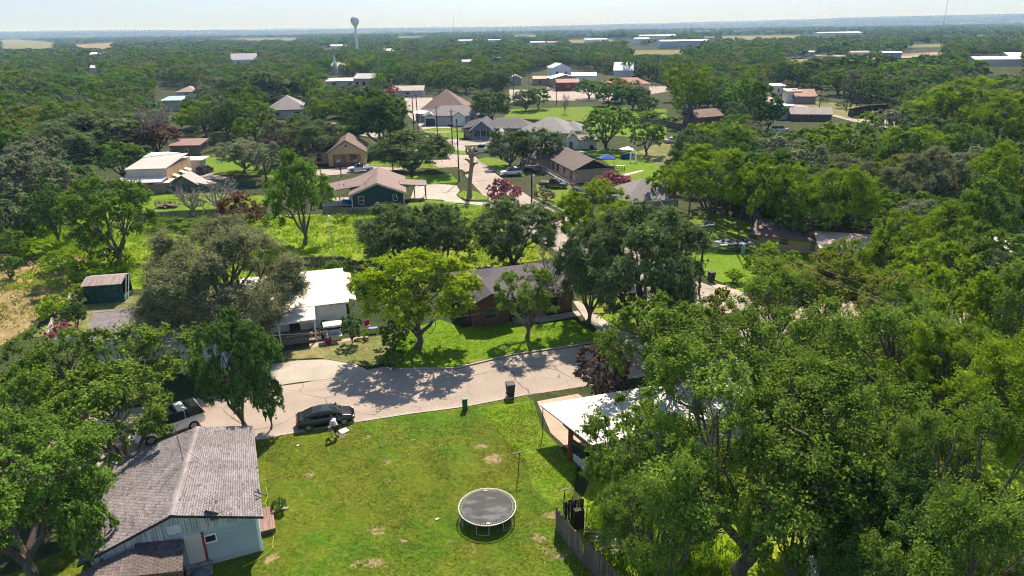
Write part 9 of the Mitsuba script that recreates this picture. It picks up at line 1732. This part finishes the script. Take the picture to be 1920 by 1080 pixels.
pale:-134,321,12,5.9 155,198,7,3.7 -124,290,10,5.2 -192,252,8,4.5 74,225,8,3.9 61,172,7,2.9 306,409,12,6.5 145,213,7,3.4 93,361,11,5.6 171,271,7,4.1 -238,327,9,4.7 -136,411,12,5.8 158,257,9,3.6 -182,267,9,3.7 -246,398,9,5.4 178,299,7,4.1 148,253,7,3.4 119,399,9,5.3 165,251,7,3.4 134,417,10,5.5 -256,519,11,6.8 -140,378,9,4.9 220,309,8,4.0 -233,333,7,4.3 105,428,10,5.4 -171,321,9,4.0 -137,423,10,5.2 -303,416,9,5.1 -259,464,9,5.6 -228,313,8,3.6 -136,446,9,5.1 -199,472,11,5.3 -228,449,9,5.0 -189,453,12,5.0 -241,350,8,3.9 72,495,12,5.4 -167,496,10,5.4 -256,386,9,4.2 -300,615,12,6.6 -170,309,7,3.3 338,463,11,4.9 -201,493,10,5.2 -166,417,9,4.3 -222,441,9,4.6 -177,347,8,3.6 -43,252,6,2.7 -263,351,8,3.7 169,489,9,5.0 112,518,10,5.3 -184,621,11,6.3 -203,352,8,3.6 159,263,7,2.7 442,581,12,5.8 -188,425,10,4.2 -214,362,7,3.6 -158,514,12,5.0 -44,455,10,4.4 -337,567,10,5.5 -225,349,8,3.3 -128,406,8,3.9 -194,439,8,4.2 -146,411,7,3.9 -53,466,10,4.4 -60,471,7,4.4 -77,425,9,3.9 -159,467,9,4.2 170,542,11,4.8 2,466,9,4.2 -410,581,11,5.1 89,496,8,4.4 -449,604,12,5.3 -236,416,8,3.7 213,567,9,5.0 -439,631,9,5.5 119,425,9,3.7 -428,613,11,5.2 -198,380,8,3.3 -139,468,8,4.0 -169,463,8,3.9 214,383,7,3.2 406,558,9,4.7 -191,599,12,5.0 -108,371,7,3.1 169,618,10,5.1 97,483,7,4.0 139,533,9,4.4 -407,546,8,4.5 -253,454,9,3.7 -303,598,8,4.9 -235,599,12,4.9 -291,571,9,4.6 87,433,7,3.5 53,544,9,4.2 -58,524,9,4.0 137,455,8,3.5 338,535,8,4.1 169,521,6,4.0 332,542,10,4.1 1,531,9,4.0 -468,639,8,4.8 -175,548,7,4.1 -191,548,8,4.0 -249,614,8,4.5 189,525,7,3.8 -62,410,7,2.9 397,546,8,3.9 109,562,7,4.0 96,451,7,3.1 -420,639,7,4.4 100,614,10,4.1 -298,580,10,3.9 441,617,8,4.1 -9,517,7,3.4 -197,510,7,3.3 -57,499,7,3.2 -240,545,7,3.4 -429,629,9,3.9 203,579,7,3.5 186,596,8,3.5 185,499,7,2.9 376,610,7,3.5 -265,586,8,3.4 65,525,7,3.0 -172,592,7,3.3 -201,623,7,3.3 141,607,7,3.2 37,609,8,3.1 -402,639,8,3.2 217,616,7,3.1 420,626,7,3.1 -210,577,7,2.7 -463,636,7,2.8
tan:-267,394,12,7.2 -105,238,9,4.4 121,347,12,6.1 142,195,8,3.4 -162,240,11,4.1 -45,229,8,3.9 -170,228,8,3.7 -176,262,10,4.1 -250,372,11,5.7 127,394,10,5.9 -136,240,8,3.6 80,253,8,3.5 -189,268,8,3.7 -253,409,9,5.5 79,291,9,3.9 -17,398,11,5.3 -221,380,9,4.9 -74,214,7,2.8 146,461,12,5.9 -221,428,11,5.3 -166,379,11,4.7 66,503,11,5.9 106,398,11,4.7 100,369,9,4.3 -261,363,7,4.2 -428,586,12,6.7 125,412,8,4.7 6,508,10,5.8 -196,634,12,7.1 -42,262,6,3.0 -325,467,12,5.3 -31,633,12,7.0 -237,445,11,4.8 117,361,9,3.9 131,446,12,4.8 -214,479,10,5.1 -194,281,8,3.0 361,477,9,5.1 -265,531,12,5.5 272,371,10,3.9 164,400,8,4.1 303,490,8,5.0 379,618,12,6.3 184,404,9,4.1 -46,640,12,6.5 -224,487,10,4.9 -92,331,7,3.4 -326,535,10,5.3 -316,497,8,4.8 -220,466,7,4.5 72,518,10,5.0 -234,366,8,3.5 74,613,11,5.7 -47,395,8,3.7 -371,605,11,5.6 -58,429,8,3.9 -295,592,12,5.3 -52,473,8,4.3 -332,450,7,4.1 -215,510,10,4.6 47,606,9,5.4 88,573,9,5.1 -199,614,10,5.4 253,414,7,3.6 -312,450,9,3.9 104,582,8,5.0 -320,629,11,5.4 -306,486,9,4.2 14,569,11,4.8 111,432,9,3.7 -395,561,11,4.7 -286,517,8,4.3 -262,481,10,4.0 -265,439,8,3.6 -232,484,7,3.9 -200,518,8,4.2 73,484,8,3.9 -276,437,8,3.5 -277,576,8,4.5 207,439,7,3.4 267,432,8,3.3 181,428,7,3.3 -236,570,9,4.4 209,411,7,3.2 319,519,9,4.0 177,423,8,3.2 -21,428,7,3.3 -36,429,7,3.2 -121,543,7,4.1 98,519,7,3.9 111,401,7,3.0 445,624,8,4.6 441,608,9,4.5 -87,635,11,4.7 141,428,7,3.1 154,427,7,3.1 -328,501,7,3.6 183,616,7,4.4 13,503,9,3.6 -68,572,9,4.0 161,440,8,3.1 -329,485,8,3.4 -282,434,7,3.0 -18,470,7,3.2 143,439,7,2.9 -153,556,7,3.6 -73,624,9,4.0 357,583,9,3.7 -99,574,8,3.7 -195,584,9,3.6 406,551,7,3.4 -119,630,8,3.8 55,625,9,3.7 -220,628,7,3.7 -159,623,8,3.5 -189,568,8,3.2 -163,574,7,3.1 -385,594,8,3.1 -295,558,7,2.8 -417,594,7,2.9
olive:134,213,7,4.0 -64,193,7,3.6 85,310,10,5.6 -109,213,8,3.9 -96,232,10,4.2 -127,232,10,4.2 -181,246,11,4.4 -109,207,9,3.7 127,220,8,3.8 189,302,10,5.2 150,259,9,4.5 129,364,11,6.0 155,285,10,4.7 -145,281,10,4.6 -137,456,12,7.3 150,226,9,3.7 98,305,11,4.8 66,261,8,4.1 62,179,7,2.9 81,329,11,5.1 130,186,7,2.9 -130,398,10,6.1 -142,219,7,3.4 240,326,12,4.9 -246,484,12,7.1 -205,437,11,6.4 166,240,7,3.5 -116,350,8,5.1 86,419,10,6.0 -206,378,9,5.4 -282,427,12,6.0 186,266,8,3.8 210,314,7,4.4 166,275,8,3.8 -155,458,11,6.3 -172,256,7,3.5 114,199,7,2.7 -208,465,11,6.2 192,274,7,3.7 179,243,8,3.3 224,326,7,4.2 161,280,7,3.6 -69,247,8,3.2 -52,486,11,6.1 143,294,8,3.7 182,292,8,3.7 -212,447,10,5.6 176,343,8,4.3 -293,456,12,5.6 177,329,8,4.1 394,518,10,6.3 -158,423,12,5.1 162,247,8,3.0 67,273,8,3.3 152,345,8,4.1 109,352,8,4.2 -298,394,9,4.7 197,312,9,3.7 69,546,12,6.3 226,308,7,3.6 197,413,8,4.8 -86,586,11,6.7 109,497,11,5.7 -172,556,12,6.3 -108,280,7,3.2 173,254,7,2.9 -183,273,7,3.1 -207,475,10,5.3 -167,443,9,5.0 -80,432,8,4.8 -161,598,12,6.6 136,478,9,5.2 118,407,7,4.4 193,355,9,3.8 165,332,7,3.5 160,548,11,5.8 -114,525,11,5.5 -108,639,12,6.6 103,331,8,3.4 206,585,10,5.9 -211,371,8,3.7 -316,443,9,4.4 -168,527,10,5.2 155,472,10,4.7 -184,564,10,5.5 -229,542,12,5.3 236,372,8,3.6 -106,507,9,4.9 259,351,8,3.4 -166,400,8,3.8 -188,439,10,4.2 19,542,10,5.1 -107,486,8,4.6 244,391,8,3.7 -143,463,8,4.3 189,407,7,3.8 96,493,11,4.6 -74,546,10,5.0 -258,441,7,4.1 -68,505,9,4.6 -138,511,8,4.6 -111,564,11,5.0 -222,504,7,4.5 -455,623,12,5.5 -171,482,8,4.3 187,588,12,5.2 -198,577,10,5.1 -56,541,9,4.7 -195,385,7,3.4 -148,494,11,4.3 53,554,11,4.8 167,421,7,3.7 -358,529,11,4.5 -120,448,9,3.9 -350,588,11,5.0 129,386,8,3.3 -178,498,8,4.3 -189,467,10,4.0 73,535,8,4.5 -299,403,7,3.4 420,577,10,4.9 -469,625,8,5.2 -107,604,10,5.1 179,411,7,3.4 -169,538,8,4.4 -216,553,7,4.6 -107,517,9,4.3 8,601,8,4.9 258,347,7,2.9 165,407,8,3.3 -3,536,10,4.3 -247,520,7,4.2 85,515,9,4.1 -111,493,7,4.0 -89,619,12,4.9 219,396,8,3.2 -437,605,9,4.8 -118,586,9,4.6 -145,509,9,4.0 -161,451,9,3.6 158,556,9,4.4 -13,492,7,3.9 -168,454,7,3.6 -395,541,8,4.2 147,537,10,4.2 -249,475,8,3.7 -196,447,8,3.5 -109,479,8,3.7 163,594,7,4.6 -87,607,8,4.7 -134,524,9,4.0 -60,504,7,3.9 180,624,10,4.7 -93,639,8,4.8 -164,533,7,4.0 81,617,9,4.6 -314,503,7,3.7 -463,617,8,4.6 -154,485,8,3.6 -180,517,8,3.8 -156,533,9,3.9 -322,507,8,3.7 -16,523,7,3.8 -91,613,11,4.5 5,593,9,4.3 -140,545,8,3.9 -73,633,10,4.6 -188,480,8,3.5 -193,491,7,3.5 129,596,7,4.3 115,582,8,4.2 -180,471,7,3.4 -153,490,7,3.5 -99,619,8,4.3 -203,594,10,4.2 -236,562,10,3.9 67,538,6,3.8 48,614,8,4.3 54,568,7,3.9 -197,418,7,2.9 -262,474,8,3.2 -84,515,7,3.5 91,607,8,4.1 86,580,8,3.9 -85,452,6,3.1 -114,541,8,3.6 -267,476,7,3.2 -106,525,7,3.5 188,581,7,3.9 -145,498,8,3.3 -163,463,7,3.1 -417,617,8,4.1 -166,477,7,3.1 -400,545,9,3.6 -128,639,8,4.2 -148,535,9,3.5 -212,535,6,3.5 119,468,7,3.1 -127,563,7,3.7 -188,534,7,3.5 401,543,8,3.5 -45,582,9,3.7 -206,560,6,3.6 161,475,7,3.0 -75,618,8,3.9 454,597,8,3.8 -59,452,7,2.9 -140,634,8,3.9 -56,476,6,2.9 110,617,7,3.7 152,569,7,3.4 -151,596,8,3.6 -144,530,6,3.1 107,612,7,3.6 120,519,7,3.0 179,632,8,3.5 -206,554,8,3.1 -428,623,7,3.4 67,609,6,3.3 -62,547,7,3.0 -161,618,7,3.2 125,580,7,3.0 226,611,7,3.1 -393,636,7,3.2 -456,632,7,2.9 51,585,7,2.7 146,606,7,2.7
bare:154,252,8,4.2 101,292,11,4.6 -78,218,6,3.4 -71,402,10,5.4 80,225,7,3.0 205,352,8,4.1 -332,440,9,5.0 -56,605,10,5.8 106,371,8,3.6 -25,593,10,5.5 -40,431,7,3.6 -31,470,7,3.8 -130,429,8,3.4 3,481,7,3.6 -251,496,9,3.7 -3,556,9,3.8 121,540,8,3.6 444,602,8,3.4 167,526,7,2.9 30,582,6,3.2
plum:-205,274,7,4.1 185,245,7,3.2 -270,371,8,4.3 -53,549,11,5.9 -211,334,7,3.4 19,625,12,6.0 310,423,9,4.0 37,620,12,5.2 287,453,8,3.8 -332,480,10,4.0 5,564,7,4.6 272,434,8,3.4 -391,620,9,4.8 -248,468,7,3.5 -230,528,7,3.9 -88,469,8,3.4 -26,450,8,3.3 -81,622,8,4.4 105,568,7,3.7 -25,584,8,3.7 162,615,7,3.9 79,538,7,3.1
"""

# ---------------------------------------------------------------- trees
R0, H0 = 5.0, 10.0          # nominal crown radius and height of a prototype


def grow(seed, lobes, ncl, nper, leaf, species, zb=.30, open_=.0, limbs=True, even=False, crf=.112, flat=.55, twigs=.35, up=.6):
    rng = np.random.default_rng(seed)
    c = np.array([0, 0, (zb + 1) * H0 / 2]); ax = np.array([R0, R0, (1 - zb) * H0 / 2])
    # lobes: limb ends that carry separate masses of foliage
    i = np.arange(lobes) + .5; big = (14 / lobes) ** .5
    ph = np.arccos(1 - 1.62 * i / lobes); th = np.pi * (1 + 5 ** .5) * i + rng.uniform(0, 6)
    ld = np.stack([np.sin(ph) * np.cos(th), np.sin(ph) * np.sin(th), np.cos(ph)], 1) + rng.normal(0, .16, (lobes, 3))
    ld /= np.linalg.norm(ld, axis=1, keepdims=True)
    lr = rng.uniform(.28, .50, lobes) * big
    lc = ld * (1.02 - lr)[:, None] * rng.choice([.82, .95, 1.0, 1.05] if even else [.55, .85, 1.0, 1.12], lobes, p=[.2, .3, .3, .2])[:, None]
    q = rng.integers(0, lobes, ncl * 6)
    d = rng.normal(0, 1, (ncl * 6, 3)) + ld[q] * .55 + [0, 0, .35]
    d /= np.linalg.norm(d, axis=1, keepdims=True)
    p = lc[q] + d * (lr[q] * rng.uniform(.55, 1.0, ncl * 6) ** .6)[:, None]
    dist = np.linalg.norm(p[:, None] - lc[None], axis=2) / lr[None]
    dist[np.arange(len(q)), q] = 9
    keep = (dist.min(1) > .62) | (rng.random(len(q)) < .12)
    if open_: keep &= meshkit.noise(p * 2.6, seed) > open_
    p, q = p[keep][:ncl], q[keep][:ncl]
    cl = c + p * ax
    n = len(cl)
    # leaves, strung along short twigs that fan out of every cluster
    rc = crf * R0 * rng.choice([.6, .85, 1.1, 1.5], n, p=[.25, .35, .25, .15]) * rng.uniform(.85, 1.15, n)
    nt = 6
    o = (cl - c) / ax; o /= np.linalg.norm(o, axis=1, keepdims=True) + 1e-9
    td = o[:, None] * .7 + rng.normal(0, .75, (n, nt, 3)) + [0, 0, .15]
    td[..., 2] *= flat * 1.3
    td /= np.linalg.norm(td, axis=2, keepdims=True)
    tl = rng.uniform(.7, 1.6, (n, nt)) * rc[:, None]
    k = np.repeat(np.arange(n), nper)
    w = rng.integers(0, nt, len(k))
    u = rng.random(len(k)) ** .8
    off = rng.normal(0, .17, (len(k), 3))
    pos = cl[k] + td[k, w] * (tl[k, w] * u)[:, None] + off * rc[k][:, None]
    pos[:, 2] -= .22 * rc[k] * u ** 2
    out = (pos - c) / ax
    nrm = np.array([0, 0, up]) + out * .25 + off * 1.4 + rng.normal(0, .42, (len(k), 3))
    nrm /= np.linalg.norm(nrm, axis=1, keepdims=True)
    t = td[k, w] + rng.normal(0, .5, (len(k), 3)); t -= nrm * (t * nrm).sum(1, keepdims=True); t /= np.linalg.norm(t, axis=1, keepdims=True) + 1e-9
    b = np.cross(nrm, t)
    s = (leaf * rng.uniform(.6, 1.35, len(k)))[:, None]
    v = np.stack([pos - t * s * .5, pos + b * s * .30 + nrm * s * .06, pos + t * s * .5 - nrm * s * .05, pos - b * s * .30 + nrm * s * .06], 1).reshape(-1, 3)
    f = np.arange(len(k))[:, None] * 4
    f = np.stack([np.hstack([f, f + 1, f + 2]), np.hstack([f, f + 2, f + 3])], 1).reshape(-1, 3)
    tint = np.clip(rng.normal(.5, .2, n)[k] * .55 + rng.random(len(k)) * .45, 0, 1)
    uv = np.c_[np.repeat(tint, 4), np.full(len(v), species + .5)]
    crown = (v, f, uv)
    # trunk, limbs and twigs
    ms = []
    fork = np.array([rng.normal(0, .25), rng.normal(0, .25), zb * H0 * .62])
    sides = 9 if limbs else 5
    ms.append(tube([[0, 0, -.3], [0, 0, .25], fork * .5 + rng.normal(0, .1, 3), fork], [.46, .34, .29, .26], sides, False))
    ng = min(5, lobes)
    gs = [int(rng.integers(lobes))]
    while len(gs) < ng: gs.append(int(np.argmax(np.min([np.linalg.norm(lc - lc[k], axis=1) for k in gs], axis=0))))
    grp = np.argmin([np.linalg.norm(lc - lc[k], axis=1) for k in gs], axis=0)
    mains = []
    for k in range(ng):
        gm = c + lc[grp == k].mean(0) * ax
        e1 = fork + (gm - fork) * .62 + rng.normal(0, .2, 3)
        a1 = fork + (e1 - fork) * .5 + [0, 0, -.12 * R0 * .5]; a1[:2] += rng.normal(0, .22, 2)
        ms.append(tube([fork - [0, 0, .2], fork + (a1 - fork) * .4, a1, e1], [.24, .20, .16, .115], 7 if limbs else 4, False))
        mains.append((a1, e1))
    for j in range(lobes):
        e = c + lc[j] * ax * .95
        a1, e1 = mains[grp[j]]
        m = a1 + (e1 - a1) * rng.uniform(.35, 1)
        x1 = m + (e - m) * .5 + rng.normal(0, .28, 3) + [0, 0, -.15]
        ms.append(tube([m, x1, e], [.095, .065, .030], 5 if limbs else 3, False))
        m = x1
        if limbs:
            own = np.where(q == j)[0]
            own = own[rng.random(len(own)) < twigs]
            for w in own:
                st = m + (e - m) * rng.uniform(0, 1); mid = (st + cl[w]) / 2 + rng.normal(0, .18, 3)
                ms.append(tube([st, mid, cl[w] + rng.normal(0, .1, 3)], [.045, .028, .010], 3, False))
    return crown, join(ms)


def bare(seed, n=9, depth=4):
    rng = np.random.default_rng(seed); ms = []
    def br(p, d, L, r, k):
        q = p + d * L * .5 + rng.normal(0, .06, 3) * L; e = q + (d + rng.normal(0, .18, 3)) * L * .5
        ms.append(tube([p, q, e], [r, r * .8, r * .6], 5 if k > 2 else 3, False))
        if k == 0: return
        for _ in range(3 if k > 1 else 2):
            nd = d + rng.normal(0, .55, 3) + [0, 0, .12]; nd /= np.linalg.norm(nd)
            br(q + (e - q) * rng.uniform(.1, 1), nd, L * rng.uniform(.55, .8), r * .62, k - 1)
    br(np.zeros(3), np.array([0, 0, 1.0]), 3.0, .36, 1)
    for i in range(n):
        a = 2 * np.pi * i / n + rng.uniform(0, .5)
        d = np.array([math.cos(a) * .75, math.sin(a) * .75, rng.uniform(.5, 1.3)]); d /= np.linalg.norm(d)
        br(np.array([0, 0, rng.uniform(2.2, 3.2)]), d, rng.uniform(2.2, 3.4), .20, depth)
    return join(ms)


PROTO = {}
STYLE = {'pecan': dict(zb=.24, open_=.56, crf=.125), 'oak': dict(zb=.14, crf=.13, even=True), 'olive': dict(zb=.07, crf=.12, flat=.8, even=True), 'bright': dict(zb=.22, open_=.36), 'mid': dict(zb=.22, open_=.38), 'dark': dict(zb=.18, open_=.2), 'bright2': dict(zb=.22, open_=.34), 'pale': dict(zb=.24, open_=.34),
         'plum': dict(zb=.12, open_=.25), 'rust': dict(zb=.12, open_=.3), 'pink': dict(zb=.2), 'tan': dict(zb=.2, open_=.28), 'weed': dict(zb=.02), 'dead': dict(zb=.04, open_=.3)}
DETAIL = {3: (34, 640, 230, .145), 2: (28, 380, 110, .28), 1: (20, 200, 50, .50), 0: (13, 90, 18, .98), -1: (7, 40, 7, 1.9)}


def bark_ent(m): return ent(m, (.135, .115, .10), 6)


def proto(kind, lod, var):
    key = f'{kind}_{lod}_{var}'
    if key in PROTO: return PROTO[key]
    if kind == 'bare':
        m = bare(40 + var)
        scene['proto_' + key] = {'type': 'shapegroup', 'branches': ent(m, (.27, .245, .225), 6)}
        PROTO[key] = (None, 'proto_' + key)
        return PROTO[key]
    st = dict(STYLE[kind]); lb, ncl, nper, lf = DETAIL[lod]
    dn = {'pecan': .42, 'bright': .72, 'mid': .72, 'pale': .6, 'tan': .6, 'bright2': .75, 'plum': .7, 'rust': .7}.get(kind, 1) if lod >= 1 else 1
    ncl = int(ncl * dn ** .7); nper = int(nper * dn ** .6)
    if kind in ('oak', 'olive') and lod >= 2: nper = int(nper * 1.35); lf *= .78
    if kind in ('bright', 'bright2') and lod >= 2: lf *= .9
    seed = (sum(map(ord, kind)) * 7 + lod * 31 + var * 101) % 9973
    crown, trunk = grow(seed, lb, ncl, nper, lf, KIND[kind], limbs=lod >= 1, **st)
    scene['proto_crown_' + key] = {'type': 'shapegroup', 'crown': mikit.ply((crown[0], crown[1]), 'leaf', uv=crown[2])}
    if lod >= 0: scene['proto_trunk_' + key] = {'type': 'shapegroup', 'trunk': bark_ent(trunk)}
    PROTO[key] = ('proto_crown_' + key, 'proto_trunk_' + key if lod >= 0 else None)
    return PROTO[key]


def inst(group, x, y, h, r, rot): return {'type': 'instance', 'group': {'type': 'ref', 'id': group}, 'to_world': T().translate([x, y, 0]).rotate([0, 0, 1], rot).scale([r / R0, r / R0, h / H0])}


rt = np.random.default_rng(77)
NAME = {'bare': 'dead_tree', 'pink': 'flowering_tree'}
LOOK = {'pecan': 'mid green open-crowned', 'oak': 'dark olive green', 'olive': 'olive tan rounded', 'bright': 'bright yellow-green', 'bright2': 'bright golden green', 'dark': 'deep green', 'pale': 'pale grey-green', 'rust': 'reddish brown', 'pink': 'pink flowering', 'mid': 'leafy green', 'bare': 'bare leafless grey', 'plum': 'purplish brown', 'weed': 'fresh green', 'tan': 'golden olive', 'dead': 'withered grey brown'}
NTH = 'first second third fourth fifth sixth seventh eighth ninth tenth eleventh twelfth thirteenth fourteenth fifteenth'.split()
for row in TREES.strip().split('\n'):
    *num, kind, rel, lm, i, m = row.split(',')
    x, y, h, r, shrub, px = map(float, num)
    rel, lm, i, m = int(rel), int(lm), int(i), int(m)
    noun = 'shrub' if shrub else 'tree'
    label = f"{'' if shrub else 'small ' if h < 7.5 else 'tall ' if h > 12 else ''}{LOOK[kind]} {noun} {['left of', 'right of', 'behind', 'in front of', 'near'][rel]} the {LANDMARKS[lm]}"
    if m > 1: label = f'leftmost {label}' if i == 0 else f'rightmost {label}' if i == m - 1 else f'{label}, {NTH[i]} from left'
    lod = 3 if px > 130 else 2 if px > 60 else 1 if px > 24 else 0
    if shrub: lod = min(lod, 2)
    a = proto(kind, lod, int(rt.integers(0, 3 if lod < 3 else 2)))
    k = thing('shrub' if shrub else NAME.get(kind, 'tree'), label, noun)
    rot = float(rt.uniform(0, 360))
    if kind == 'bare':
        scene[k] = inst(a[1], x, y, h * 1.02, r, rot)
    elif a[1] and px > 10:
        scene[k + '__crown'] = inst(a[0], x, y, h, r, rot); scene[k + '__trunk'] = inst(a[1], x, y, h, r, rot)
    else:
        scene[k] = inst(a[0], x, y, h, r, rot)

n = 0
labels['town_trees'] = {'label': 'mixed canopy of smaller trees across the town', 'category': 'trees', 'kind': 'stuff'}
for line in MORE_TREES.strip().split('\n'):
    kind, rows = line.split(':')
    for row in rows.split():
        x, y, h, r = map(float, row.split(','))
        n += 1
        scene[f'town_trees__{n:04d}'] = inst(proto(kind, 0, int(rt.integers(0, 3)))[0], x, y, h, r, float(rt.uniform(0, 360))) if kind != 'bare' else inst(proto('pale', 0, 0)[0], x, y, h, r, 0.)

# the canopy beyond: thinning with distance, kept off the fields and the sight lines to them
from shapely.geometry import Polygon as SP, MultiPoint
from shapely.ops import unary_union
from shapely import contains_xy
clear = unary_union([MultiPoint([(x * s, y * s) for x, y in p for s in (.74, 1)]).convex_hull for p in FIELDS])
keepoff = unary_union([MultiPoint([(x * s, y * s) for s in (.70, 1.02) for x, y in ((cx_ - w, cy_), (cx_ + w, cy_))]).convex_hull for cx_, cy_, w in ((*(228.9, 1082.5), 60), (*(309.5, 1705.8), 70), (*(157.8, 1501.6), 40), (*(365.8, 542.7), 40), (*(-289.2, 1177.1), 18), (*(730.3, 1707.8), 110), (*(-273.4, 739.7), 16), (*(-99.9, 1634.9), 24), (*(-34.1, 1646.3), 18), (*(47.4, 1294.1), 16), (*(75.0, 1277.1), 14), (*(407.8, 1478.9), 14))])
clear = unary_union([clear, keepoff])
labels['distant_trees'] = {'label': 'continuous far-off canopy running to the horizon', 'category': 'trees', 'kind': 'stuff'}
n = 0
for y0, y1, num, lod, grow_ in ((630, 1100, 3400, -1, 1.0), (1100, 2200, 5200, -1, 1.3), (2200, 4600, 5200, -1, 1.8)):
    yy = np.sqrt(rt.uniform(y0 ** 2, y1 ** 2, num)); xx = rt.uniform(-.88, .88, num) * yy
    dens = meshkit.fbm(np.stack([xx / 260, yy / 420, xx * 0], -1), 4, 9)
    ok = (~contains_xy(clear, xx, yy)) & (dens > (.30 if y0 < 1000 else .40))
    for x, y in zip(xx[ok], yy[ok]):
        n += 1
        h = rt.uniform(6.5, 12.5) * (.8 + .2 * grow_); r = h * rt.uniform(.5, .8) * grow_
        kind = ('oak', 'mid', 'dark', 'mid', 'olive', 'pecan')[int(rt.integers(0, 6))]
        scene[f'distant_trees__{n:05d}'] = inst(proto(kind, lod, int(rt.integers(0, 2)))[0], x, y, h, r, float(rt.uniform(0, 360)))
